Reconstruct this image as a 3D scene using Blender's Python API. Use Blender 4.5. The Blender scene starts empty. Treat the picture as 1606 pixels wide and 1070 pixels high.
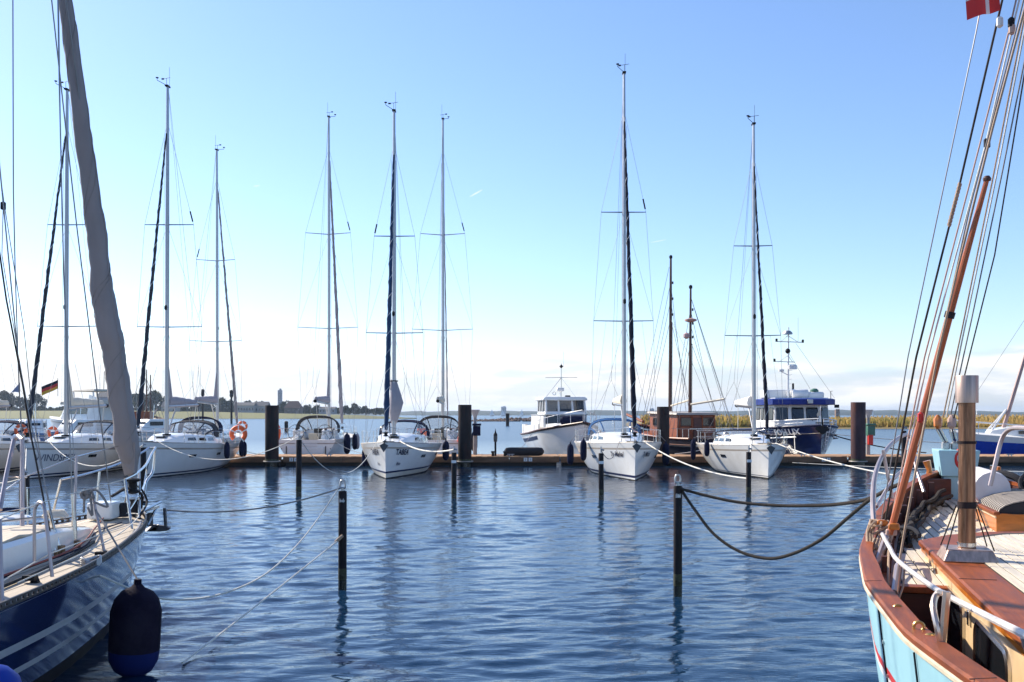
import bpy, math, random
import numpy as np
from mathutils import Vector, Matrix, Quaternion

random.seed(7)
R = math.radians
S = bpy.context.scene
COL = S.collection

# ------------------------------------------------------------------ camera, sky, sun, exposure
CAM_H, HORIZON, FOC = 2.8, 650.0, 35.0 / 36.0 * 1606.0
cd = bpy.data.cameras.new('camera')
cd.lens = 35.0
cd.sensor_width = 36.0
cd.shift_y = (HORIZON - 535.0) / 1606.0
cd.clip_start = 0.1
cd.clip_end = 20000
cam = bpy.data.objects.new('camera', cd)
COL.objects.link(cam)
cam.location = (0, 0, CAM_H)
cam.rotation_euler = (R(90), 0, 0)
S.camera = cam

HAZE = 0.00012
SUN_AZ, SUN_EL = R(-53), R(36)          # azimuth from +Y, negative = to the left
sun_dir = Vector((math.sin(SUN_AZ) * math.cos(SUN_EL), math.cos(SUN_AZ) * math.cos(SUN_EL), math.sin(SUN_EL)))

W = bpy.data.worlds.new('World')
S.world = W
W.use_nodes = True
wn, wl = W.node_tree.nodes, W.node_tree.links
for n in list(wn):
    wn.remove(n)


def wnode(t, **kw):
    n = wn.new(t)
    for k, v in kw.items():
        setattr(n, k, v)
    return n


def wmath(op, a, b=None, c=None, clamp=False):
    n = wn.new('ShaderNodeMath')
    n.operation = op
    n.use_clamp = clamp
    for i, v in enumerate((a, b, c)):
        if v is None:
            continue
        if isinstance(v, (int, float)):
            n.inputs[i].default_value = v
        else:
            wl.new(v, n.inputs[i])
    return n.outputs[0]


sky = wnode('ShaderNodeTexSky', sky_type='NISHITA', sun_disc=False)
sky.sun_elevation = SUN_EL
sky.sun_rotation = SUN_AZ
sky.altitude = 0
sky.air_density = 1.0
sky.dust_density = 0.35
sky.ozone_density = 4.0
tc = wnode('ShaderNodeTexCoord')
sep = wnode('ShaderNodeSeparateXYZ')
wl.new(tc.outputs['Generated'], sep.inputs[0])
mp = wnode('ShaderNodeMapping')
mp.inputs['Scale'].default_value = (5.0, 5.0, 26.0)
mp.inputs['Location'].default_value = (2.3, 0.4, 0.0)
wl.new(tc.outputs['Generated'], mp.inputs[0])
cn = wnode('ShaderNodeTexNoise')
cn.inputs['Scale'].default_value = 1.0
cn.inputs['Detail'].default_value = 7
cn.inputs['Roughness'].default_value = 0.55
wl.new(mp.outputs[0], cn.inputs[0])
cn2 = wnode('ShaderNodeTexNoise')
cn2.inputs['Scale'].default_value = 2.6
cn2.inputs['Detail'].default_value = 6
wl.new(mp.outputs[0], cn2.inputs[0])
# a bank of cloud low over the horizon, its upper edge uneven
edge = wmath('ADD', wmath('MULTIPLY', cn.outputs[0], 0.075), 0.020)
low = wmath('MULTIPLY', wmath('SUBTRACT', edge, sep.outputs[2]), 70.0, clamp=True)
tex = wmath('MULTIPLY', wmath('SUBTRACT', cn2.outputs[0], 0.33), 4.0, clamp=True)
mask = wmath('MULTIPLY', low, wmath('ADD', wmath('MULTIPLY', tex, 0.50), 0.48))
ccol = wnode('ShaderNodeMix', data_type='RGBA')
ccol.inputs['A'].default_value = (2.6, 3.0, 4.0, 1)
ccol.inputs['B'].default_value = (5.6, 5.5, 5.4, 1)
wl.new(tex, ccol.inputs['Factor'])
cm = wnode('ShaderNodeMix', data_type='RGBA')
wl.new(mask, cm.inputs['Factor'])
tint = wnode('ShaderNodeMix', data_type='RGBA', blend_type='MULTIPLY')
tint.inputs['Factor'].default_value = 1.0
tint.inputs['B'].default_value = (1.0, 0.98, 1.05, 1)
hs_ = wnode('ShaderNodeHueSaturation')
hs_.inputs['Saturation'].default_value = 1.03
wl.new(sky.outputs[0], hs_.inputs['Color'])
wl.new(hs_.outputs[0], tint.inputs['A'])
wl.new(tint.outputs['Result'], cm.inputs['A'])
wl.new(ccol.outputs['Result'], cm.inputs['B'])
# two short vapour trails high up
uu = wmath('DIVIDE', sep.outputs[0], wmath('MAXIMUM', sep.outputs[1], 0.05))
vv = wmath('DIVIDE', sep.outputs[2], wmath('MAXIMUM', sep.outputs[1], 0.05))
out_sky = cm.outputs['Result']
for u0, v0, du, dv, wd_, am in ((-0.0425, 0.2185, 0.0130, 0.0072, 0.0010, 0.75), (0.1390, 0.1725, 0.0160, 0.0030, 0.0007, 0.45), (-0.2600, 0.2290, 0.0070, 0.0010, 0.0012, 0.4)):
    ln = math.hypot(du, dv)
    tt = wmath('ADD', wmath('MULTIPLY', wmath('SUBTRACT', uu, u0), du / ln), wmath('MULTIPLY', wmath('SUBTRACT', vv, v0), dv / ln))
    nn = wmath('SUBTRACT', wmath('MULTIPLY', wmath('SUBTRACT', uu, u0), dv / ln), wmath('MULTIPLY', wmath('SUBTRACT', vv, v0), du / ln))
    a_ = wmath('SUBTRACT', 1.0, wmath('DIVIDE', wmath('ABSOLUTE', wmath('SUBTRACT', tt, ln / 2)), ln / 2), clamp=True)
    b_ = wmath('SUBTRACT', 1.0, wmath('DIVIDE', wmath('ABSOLUTE', nn), wd_), clamp=True)
    mk = wmath('MULTIPLY', wmath('MULTIPLY', wmath('POWER', a_, 0.5), b_), am)
    mx_ = wnode('ShaderNodeMix', data_type='RGBA')
    wl.new(mk, mx_.inputs['Factor'])
    wl.new(out_sky, mx_.inputs['A'])
    mx_.inputs['B'].default_value = (5.8, 5.8, 5.8, 1)
    out_sky = mx_.outputs['Result']
bg = wnode('ShaderNodeBackground')
bg.inputs['Strength'].default_value = 0.135
wo = wnode('ShaderNodeOutputWorld')
wl.new(out_sky, bg.inputs['Color'])
wl.new(bg.outputs[0], wo.inputs['Surface'])

sl = bpy.data.lights.new('sun', 'SUN')
sl.energy = 5.0
sl.angle = R(0.55)
sl.color = (1.0, 0.91, 0.77)
so = bpy.data.objects.new('sun', sl)
COL.objects.link(so)
so.rotation_euler = (-sun_dir).to_track_quat('-Z', 'Y').to_euler()
so.location = sun_dir * 200

S.view_settings.view_transform = 'Standard'
S.view_settings.look = 'None'
S.view_settings.exposure = 0.62
S.view_settings.gamma = 1
S.view_settings.use_curve_mapping = False
S.cycles.max_bounces = 8
S.cycles.transparent_max_bounces = 12
S.cycles.volume_bounces = 0


def at(px, py, Y):
    """World point seen in the photograph at (px, py), Y metres away."""
    return Vector(((px - 803.0) / FOC * Y, Y, CAM_H + (HORIZON - py) / FOC * Y))


# ------------------------------------------------------------------ materials
def mat(name, col, rough=0.5, metal=0.0, var=0.12, vscale=2.5, bump=0.0, bscale=30.0, coat=0.0,
        stretch=(1, 1, 1), dirt=None, dirt_amt=0.0, dscale=1.2, spec=0.5):
    m = bpy.data.materials.new(name)
    m.use_nodes = True
    nt = m.node_tree
    N, L = nt.nodes, nt.links
    b = N['Principled BSDF']
    b.inputs['Roughness'].default_value = rough
    b.inputs['Metallic'].default_value = metal
    b.inputs['Specular IOR Level'].default_value = spec
    if coat:
        b.inputs['Coat Weight'].default_value = coat
        b.inputs['Coat Roughness'].default_value = 0.08
    t = N.new('ShaderNodeTexCoord')
    mpn = N.new('ShaderNodeMapping')
    mpn.inputs['Scale'].default_value = stretch
    L.new(t.outputs['Object'], mpn.inputs[0])
    n = N.new('ShaderNodeTexNoise')
    n.inputs['Scale'].default_value = vscale
    n.inputs['Detail'].default_value = 6
    n.inputs['Roughness'].default_value = 0.6
    L.new(mpn.outputs[0], n.inputs[0])
    r = N.new('ShaderNodeValToRGB')
    r.color_ramp.elements[0].position = 0.3
    r.color_ramp.elements[1].position = 0.7
    lo = [max(0, c * (1 - var)) for c in col]
    hi = [min(1, c * (1 + var)) for c in col]
    r.color_ramp.elements[0].color = (*lo, 1)
    r.color_ramp.elements[1].color = (*hi, 1)
    L.new(n.outputs[0], r.inputs[0])
    out = r.outputs[0]
    if dirt:
        n2 = N.new('ShaderNodeTexNoise')
        n2.inputs['Scale'].default_value = dscale
        n2.inputs['Detail'].default_value = 8
        n2.inputs['Roughness'].default_value = 0.7
        L.new(mpn.outputs[0], n2.inputs[0])
        r2 = N.new('ShaderNodeValToRGB')
        r2.color_ramp.elements[0].position = 0.48
        r2.color_ramp.elements[1].position = 0.72
        r2.color_ramp.elements[0].color = (0, 0, 0, 1)
        r2.color_ramp.elements[1].color = (dirt_amt,) * 3 + (1,)
        L.new(n2.outputs[0], r2.inputs[0])
        mx = N.new('ShaderNodeMix')
        mx.data_type = 'RGBA'
        L.new(r2.outputs[0], mx.inputs['Factor'])
        L.new(out, mx.inputs['A'])
        mx.inputs['B'].default_value = (*dirt, 1)
        out = mx.outputs['Result']
    L.new(out, b.inputs['Base Color'])
    mr = N.new('ShaderNodeMapRange')
    mr.inputs['To Min'].default_value = max(0.02, rough * 0.8)
    mr.inputs['To Max'].default_value = min(1, rough * 1.25)
    L.new(n.outputs[0], mr.inputs[0])
    L.new(mr.outputs[0], b.inputs['Roughness'])
    if bump:
        nb = N.new('ShaderNodeTexNoise')
        nb.inputs['Scale'].default_value = bscale
        nb.inputs['Detail'].default_value = 4
        L.new(mpn.outputs[0], nb.inputs[0])
        bp = N.new('ShaderNodeBump')
        bp.inputs['Strength'].default_value = bump
        bp.inputs['Distance'].default_value = 0.02
        L.new(nb.outputs[0], bp.inputs['Height'])
        L.new(bp.outputs[0], b.inputs['Normal'])
    return m


def clear_mat(name, tint_, alpha=0.3, rough=0.08):
    m = bpy.data.materials.new(name)
    m.use_nodes = True
    N, L = m.node_tree.nodes, m.node_tree.links
    b = N['Principled BSDF']
    b.inputs['Base Color'].default_value = (*tint_, 1)
    b.inputs['Roughness'].default_value = rough
    tr = N.new('ShaderNodeBsdfTransparent')
    mx = N.new('ShaderNodeMixShader')
    mx.inputs[0].default_value = alpha
    L.new(tr.outputs[0], mx.inputs[1])
    L.new(b.outputs[0], mx.inputs[2])
    L.new(mx.outputs[0], N['Material Output'].inputs['Surface'])
    return m


GEL = mat('white_gelcoat', (0.81, 0.80, 0.77), 0.22, var=0.04, vscale=0.8, coat=0.3, dirt=(0.5, 0.44, 0.33), dirt_amt=0.25, dscale=0.9)
GELC = mat('cream_gelcoat', (0.70, 0.66, 0.57), 0.3, var=0.06, dirt=(0.40, 0.32, 0.20), dirt_amt=0.5, dscale=3)
DECKW = mat('white_nonskid', (0.72, 0.71, 0.68), 0.55, var=0.05, bump=0.15, bscale=120)
GREYBAND = mat('grey_tan_band', (0.38, 0.33, 0.28), 0.5)
ANTIF = mat('dark_antifouling', (0.028, 0.026, 0.03), 0.6, var=0.3, dirt=(0.10, 0.09, 0.05), dirt_amt=0.6, spec=0.12)
NAVY = mat('navy_paint', (0.012, 0.022, 0.085), 0.16, var=0.12, coat=0.4)
NAVYST = mat('navy_stripe', (0.012, 0.018, 0.07), 0.4, spec=0.15)
ROYAL = mat('royal_blue_paint', (0.012, 0.055, 0.42), 0.25, var=0.15, dirt=(0.03, 0.06, 0.2), dirt_amt=0.5)
ALU = mat('mast_aluminium', (0.42, 0.42, 0.43), 0.34, 0.75, var=0.08)
STEEL = mat('stainless_steel', (0.62, 0.61, 0.59), 0.22, 1.0, var=0.08)
WIRE = mat('rigging_wire', (0.25, 0.25, 0.26), 0.4, 0.6)
BLACKP = mat('black_plastic', (0.016, 0.016, 0.018), 0.5, spec=0.12)
RUBBER = mat('dark_rubber', (0.03, 0.03, 0.035), 0.7, spec=0.12)
GLASS = mat('dark_glass', (0.012, 0.014, 0.018), 0.06, var=0.2, spec=0.7)
CLEARW = clear_mat('clear_hood_window', (0.42, 0.44, 0.46), 0.38)
CABGLASS = clear_mat('wheelhouse_glass', (0.03, 0.033, 0.038), 0.72, 0.04)
FNAVY = mat('navy_canvas', (0.010, 0.013, 0.040), 0.85, var=0.25, bump=0.2, spec=0.12)
FBLUE = mat('blue_canvas', (0.03, 0.10, 0.25), 0.85, var=0.2, bump=0.2, spec=0.12)
FGREY = mat('grey_canvas', (0.26, 0.25, 0.26), 0.85, var=0.12, bump=0.3, bscale=18, spec=0.12)
FLILAC = mat('pale_grey_canvas', (0.36, 0.33, 0.35), 0.85, var=0.1, bump=0.3, bscale=18, spec=0.12)
FDARK = mat('dark_grey_canvas', (0.055, 0.055, 0.062), 0.85, var=0.2, spec=0.12)
FCREAM = mat('cream_canvas', (0.60, 0.55, 0.45), 0.85)
FBLACK = mat('blackish_canvas', (0.018, 0.018, 0.03), 0.8, var=0.3, bump=0.2, spec=0.12)
ORANGE = mat('orange_foam', (0.80, 0.12, 0.025), 0.6, var=0.15)
REDF = mat('red_cloth', (0.70, 0.035, 0.03), 0.75, var=0.08)
WHITEF = mat('white_cloth', (0.78, 0.77, 0.74), 0.8, var=0.05)
GOLDF = mat('gold_cloth', (0.80, 0.42, 0.03), 0.8)
TEAK = mat('bleached_teak', (0.50, 0.43, 0.33), 0.65, var=0.22, vscale=5, stretch=(8, 0.7, 8), bump=0.12, bscale=25)
TEAKG = mat('grey_teak', (0.36, 0.31, 0.26), 0.7, var=0.25, vscale=5, stretch=(6, 0.8, 6), dirt=(0.16, 0.14, 0.12), dirt_amt=0.5)
MAHOG = mat('varnished_mahogany', (0.255, 0.066, 0.018), 0.45, var=0.35, vscale=4, stretch=(5, 0.5, 5), spec=0.25, dirt=(0.15, 0.03, 0.012), dirt_amt=0.75, dscale=2.2, bump=0.12, bscale=20)
MAHOGD = mat('dark_red_wood', (0.095, 0.024, 0.016), 0.45, var=0.35, vscale=4, stretch=(1, 5, 5), dirt=(0.03, 0.012, 0.01), dirt_amt=0.6)
VARNISH = mat('orange_varnish', (0.52, 0.155, 0.018), 0.3, var=0.28, vscale=4, stretch=(1, 4, 4), coat=0.35)
SPAR = mat('spar_varnish', (0.40, 0.10, 0.028), 0.35, var=0.3, vscale=3, stretch=(6, 6, 0.4))
DWOOD = mat('dark_mast_wood', (0.085, 0.035, 0.022), 0.5, var=0.35, stretch=(5, 5, 0.4))
BWOOD = mat('red_brown_wood', (0.30, 0.082, 0.030), 0.45, var=0.3, stretch=(3, 3, 0.6), dirt=(0.05, 0.02, 0.01), dirt_amt=0.5)
LBLUE = mat('light_blue_paint', (0.36, 0.62, 0.68), 0.35, var=0.05, vscale=1.0, coat=0.15, dirt=(0.22, 0.42, 0.48), dirt_amt=0.35, dscale=2.2)
CREAMP = mat('cream_paint', (0.62, 0.52, 0.36), 0.4, var=0.12, dirt=(0.28, 0.17, 0.08), dirt_amt=0.5, dscale=6)
TANP = mat('tan_paint', (0.62, 0.44, 0.25), 0.4, var=0.12)
REDP = mat('red_paint', (0.55, 0.03, 0.02), 0.4)
WHITEP = mat('white_paint', (0.78, 0.77, 0.75), 0.35, var=0.05, dirt=(0.5, 0.45, 0.38), dirt_amt=0.3)
TARROPE = mat('tarred_rope', (0.05, 0.042, 0.036), 0.9, var=0.3, bump=0.4, bscale=60, spec=0.12)
WROPE = mat('white_rope', (0.72, 0.68, 0.60), 0.85, var=0.2, bump=0.3, bscale=80)
BROPE = mat('buff_rope', (0.40, 0.28, 0.19), 0.85, var=0.25, bump=0.3, bscale=80)
PINKROPE = mat('pale_red_rope', (0.50, 0.34, 0.28), 0.85, var=0.2)
GROPE = mat('grey_rope', (0.24, 0.22, 0.21), 0.9, var=0.25)
PILE = mat('black_steel_pile', (0.022, 0.019, 0.021), 0.55, var=0.35, vscale=1.4, dirt=(0.075, 0.028, 0.02), dirt_amt=0.8, stretch=(2, 2, 0.6), bump=0.15, spec=0.12)
PILER = mat('rusty_steel_pile', (0.075, 0.042, 0.045), 0.6, var=0.35, vscale=1.6, dirt=(0.14, 0.045, 0.025), dirt_amt=0.8, stretch=(2, 2, 0.5), bump=0.15, spec=0.12)
WEED = mat('wet_pile_foot', (0.012, 0.013, 0.010), 0.25, var=0.4)
TIDE = mat('dried_weed_band', (0.060, 0.062, 0.036), 0.8, var=0.6, vscale=6, dirt=(0.16, 0.15, 0.12), dirt_amt=0.6, dscale=14, bump=0.5, bscale=60, spec=0.15)
GALV = mat('galvanised_steel', (0.42, 0.42, 0.42), 0.45, 0.8, var=0.2)
RUSTY = mat('heat_stained_steel', (0.25, 0.13, 0.075), 0.35, 0.75, var=0.6, vscale=3.2, stretch=(9, 9, 0.6), dirt=(0.07, 0.022, 0.012), dirt_amt=0.85, dscale=4)
BRUSHED = mat('brushed_steel', (0.50, 0.36, 0.29), 0.42, 0.85, var=0.3, vscale=3, stretch=(10, 10, 0.3))
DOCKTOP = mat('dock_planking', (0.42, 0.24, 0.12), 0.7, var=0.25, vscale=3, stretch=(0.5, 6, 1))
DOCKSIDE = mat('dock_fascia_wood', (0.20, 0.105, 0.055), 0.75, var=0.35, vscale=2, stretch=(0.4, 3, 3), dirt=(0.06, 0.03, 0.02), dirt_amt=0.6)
FLOATM = mat('dark_float', (0.03, 0.024, 0.02), 0.7, var=0.3)
CONCR = mat('pale_concrete', (0.33, 0.30, 0.28), 0.8, var=0.15)
GREENP = mat('green_paint', (0.05, 0.15, 0.11), 0.5)
LETTER = mat('dark_lettering', (0.025, 0.03, 0.06), 0.5, spec=0.12)
LETTERW = mat('white_lettering', (0.75, 0.75, 0.75), 0.5, spec=0.12)
LETTERG = mat('grey_lettering', (0.12, 0.13, 0.18), 0.5, spec=0.12)


# ------------------------------------------------------------------ mesh builder
class MB:
    def __init__(s):
        s.v, s.f, s.m = [], [], []

    def add(s, vs, fs, mi=0):
        o = len(s.v)
        s.v.extend([tuple(p) for p in vs])
        for f in fs:
            s.f.append([i + o for i in f])
            s.m.append(mi)

    def box(s, c, sz, mi=0, rot=None):
        x, y, z = [k / 2 for k in sz]
        P = [Vector(p) for p in ((-x, -y, -z), (x, -y, -z), (x, y, -z), (-x, y, -z), (-x, -y, z), (x, -y, z), (x, y, z), (-x, y, z))]
        if rot is not None:
            P = [rot @ p for p in P]
        c = Vector(c)
        s.add([p + c for p in P], [(3, 2, 1, 0), (4, 5, 6, 7), (0, 1, 5, 4), (1, 2, 6, 5), (2, 3, 7, 6), (3, 0, 4, 7)], mi)

    def hexa(s, P, mi=0):
        s.add(P, [(3, 2, 1, 0), (4, 5, 6, 7), (0, 1, 5, 4), (1, 2, 6, 5), (2, 3, 7, 6), (3, 0, 4, 7)], mi)

    def loft(s, rings, closed=True, cap=True, mi=0, mis=None):
        n = len(rings[0])
        vs = [p for r_ in rings for p in r_]
        fs, o = [], len(s.v)
        s.v.extend([tuple(p) for p in vs])
        for i in range(len(rings) - 1):
            for j in range(n if closed else n - 1):
                k = (j + 1) % n
                s.f.append([o + i * n + j, o + i * n + k, o + (i + 1) * n + k, o + (i + 1) * n + j])
                s.m.append(mis[j] if mis else mi)
        if cap and closed:
            s.f.append([o + j for j in range(n)][::-1])
            s.m.append(mi)
            s.f.append([o + (len(rings) - 1) * n + j for j in range(n)])
            s.m.append(mi)

    def tube(s, pts, r, n=6, cap=True, mi=0, ry=None):
        pts = [Vector(p) for p in pts]
        k = len(pts)
        rs = r if isinstance(r, (list, tuple)) else [r] * k
        T = []
        for i in range(k):
            a, b = pts[max(0, i - 1)], pts[min(k - 1, i + 1)]
            d = b - a
            T.append(d.normalized() if d.length > 1e-9 else Vector((0, 0, 1)))
        up = Vector((1, 0, 0)) if abs(T[0].x) < 0.9 else Vector((0, 1, 0))
        nrm = (up - T[0] * up.dot(T[0])).normalized()
        rings = []
        for i in range(k):
            if i:
                nrm = nrm - T[i] * nrm.dot(T[i])
                if nrm.length < 1e-6:
                    nrm = T[i].orthogonal()
                nrm.normalize()
            bn = T[i].cross(nrm)
            q = (ry[i] if isinstance(ry, (list, tuple)) else ry) if ry else rs[i]
            rings.append([pts[i] + nrm * (rs[i] * math.cos(2 * math.pi * j / n)) + bn * (q * math.sin(2 * math.pi * j / n)) for j in range(n)])
        s.loft(rings, True, cap, mi)

    def lathe(s, prof, n=12, c=(0, 0, 0), mi=0, axis='z', cap=True):
        c = Vector(c)
        rings = []
        for r_, h in prof:
            ring = []
            for j in range(n):
                a = 2 * math.pi * j / n
                p = (r_ * math.cos(a), r_ * math.sin(a), h)
                if axis == 'y':
                    p = (p[0], h, p[1])
                elif axis == 'x':
                    p = (h, p[0], p[1])
                ring.append(c + Vector(p))
            rings.append(ring)
        s.loft(rings, True, cap, mi)

    def torus(s, c, Rr, r, n=20, k=8, axis='z', a0=0, a1=2 * math.pi, mi=0):
        c = Vector(c)
        full = abs(a1 - a0 - 2 * math.pi) < 1e-6
        pts = []
        for i in range(n + 1):
            a = a0 + (a1 - a0) * i / n
            p = {'z': (math.cos(a), math.sin(a), 0), 'y': (math.cos(a), 0, math.sin(a)), 'x': (0, math.cos(a), math.sin(a))}[axis]
            pts.append(c + Vector(p) * Rr)
        s.tube(pts, r, k, not full, mi)

    def prism(s, poly, d, mi=0):
        """poly: list of 3D points; d: extrusion vector."""
        d = Vector(d)
        n = len(poly)
        a = [Vector(p) for p in poly]
        s.add(a + [p + d for p in a], [tuple(range(n))[::-1], tuple(range(n, 2 * n))] + [(i, (i + 1) % n, n + (i + 1) % n, n + i) for i in range(n)], mi)

    def build(s, name, mats, parent=None, smooth=35, loc=None, bevel=0):
        me = bpy.data.meshes.new(name)
        me.from_pydata(s.v, [], s.f)
        if not isinstance(mats, (list, tuple)):
            mats = [mats]
        for m in mats:
            me.materials.append(m)
        if len(mats) > 1:
            me.polygons.foreach_set('material_index', s.m)
        me.validate()
        import bmesh
        bm = bmesh.new()
        bm.from_mesh(me)
        bmesh.ops.recalc_face_normals(bm, faces=bm.faces)
        bm.to_mesh(me)
        bm.free()
        if smooth:
            me.polygons.foreach_set('use_smooth', [True] * len(me.polygons))
            me.set_sharp_from_angle(angle=R(smooth))
        o = bpy.data.objects.new(name, me)
        COL.objects.link(o)
        if parent is not None:
            o.parent = parent
        if loc is not None:
            o.location = loc
        if bevel:
            b = o.modifiers.new('bevel', 'BEVEL')
            b.width = bevel
            b.segments = 2
            b.limit_method = 'ANGLE'
        return o


def tag(o, label=None, cat=None, group=None, kind=None):
    if label:
        o['label'] = label
    if cat:
        o['category'] = cat
    if group:
        o['group'] = group
    if kind:
        o['kind'] = kind
    return o


def empty(name, loc, rz=0, label=None, cat=None, group=None):
    o = bpy.data.objects.new(name, None)
    COL.objects.link(o)
    o.location = loc
    o.rotation_euler = (0, 0, rz)
    o.empty_display_size = 0.3
    return tag(o, label, cat, group)


def copy_tree(o, parent=None):
    c = o.copy()
    COL.objects.link(c)
    c.parent = parent
    for ch in list(o.children):
        copy_tree(ch, c)
    return c


def tb(name, pts, r, m, parent=None, n=6, **kw):
    b = MB()
    b.tube(pts, r, n, **kw)
    return b.build(name, m, parent)


def bx(name, c, sz, m, parent=None, bevel=0, rot=None):
    b = MB()
    b.box(c, sz, 0, rot)
    return b.build(name, m, parent, smooth=30, bevel=bevel)


def sag(a, b, drop, n=24):
    a, b = Vector(a), Vector(b)
    return [a.lerp(b, i / n) - Vector((0, 0, drop * 4 * (i / n) * (1 - i / n))) for i in range(n + 1)]


def spline(P, n=8):
    P = [Vector(p) for p in P]
    Q = [P[0] * 2 - P[1]] + P + [P[-1] * 2 - P[-2]]
    out = []
    for i in range(1, len(Q) - 2):
        for k in range(n):
            t = k / n
            out.append(0.5 * ((2 * Q[i]) + (Q[i + 1] - Q[i - 1]) * t + (2 * Q[i - 1] - 5 * Q[i] + 4 * Q[i + 1] - Q[i + 2]) * t * t + (3 * Q[i] - Q[i - 1] - 3 * Q[i + 1] + Q[i + 2]) * t ** 3))
    out.append(P[-1])
    return out


def strands(pts, r, turns, k=3, per=10):
    """Three-strand rope: helices round a path."""
    P = spline(pts, 3) if len(pts) < 60 else [Vector(p) for p in pts]
    L = [0]
    for i in range(1, len(P)):
        L.append(L[-1] + (P[i] - P[i - 1]).length)
    tot = L[-1]
    n = int(turns * per)
    b = MB()
    path, j = [], 0
    for i in range(n + 1):
        d = tot * i / n
        while j < len(L) - 2 and L[j + 1] < d:
            j += 1
        t = (d - L[j]) / max(1e-9, L[j + 1] - L[j])
        path.append(P[j].lerp(P[j + 1], min(1, t)))
    for q in range(k):
        H = []
        for i, p in enumerate(path):
            T = (path[min(n, i + 1)] - path[max(0, i - 1)]).normalized()
            u = T.cross(Vector((0, 0, 1)))
            u = u.normalized() if u.length > 1e-4 else Vector((1, 0, 0))
            w = T.cross(u)
            a = 2 * math.pi * (turns * i / n + q / k)
            H.append(p + (u * math.cos(a) + w * math.sin(a)) * r * 0.55)
        b.tube(H, r * 0.56, 5)
    return b


def text_mesh(s, size, shear=0.0, depth=0.0, bold=0.0):
    cu = bpy.data.curves.new('lettering', 'FONT')
    cu.body = s
    cu.size = size
    cu.shear = shear
    cu.resolution_u = 3
    cu.align_x = 'CENTER'
    cu.extrude = depth
    cu.offset = bold * size
    o = bpy.data.objects.new('lettering', cu)
    COL.objects.link(o)
    bpy.context.view_layer.update()
    dg = bpy.context.evaluated_depsgraph_get()
    me = bpy.data.meshes.new_from_object(o.evaluated_get(dg))
    COL.objects.unlink(o)
    bpy.data.objects.remove(o)
    return me
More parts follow.
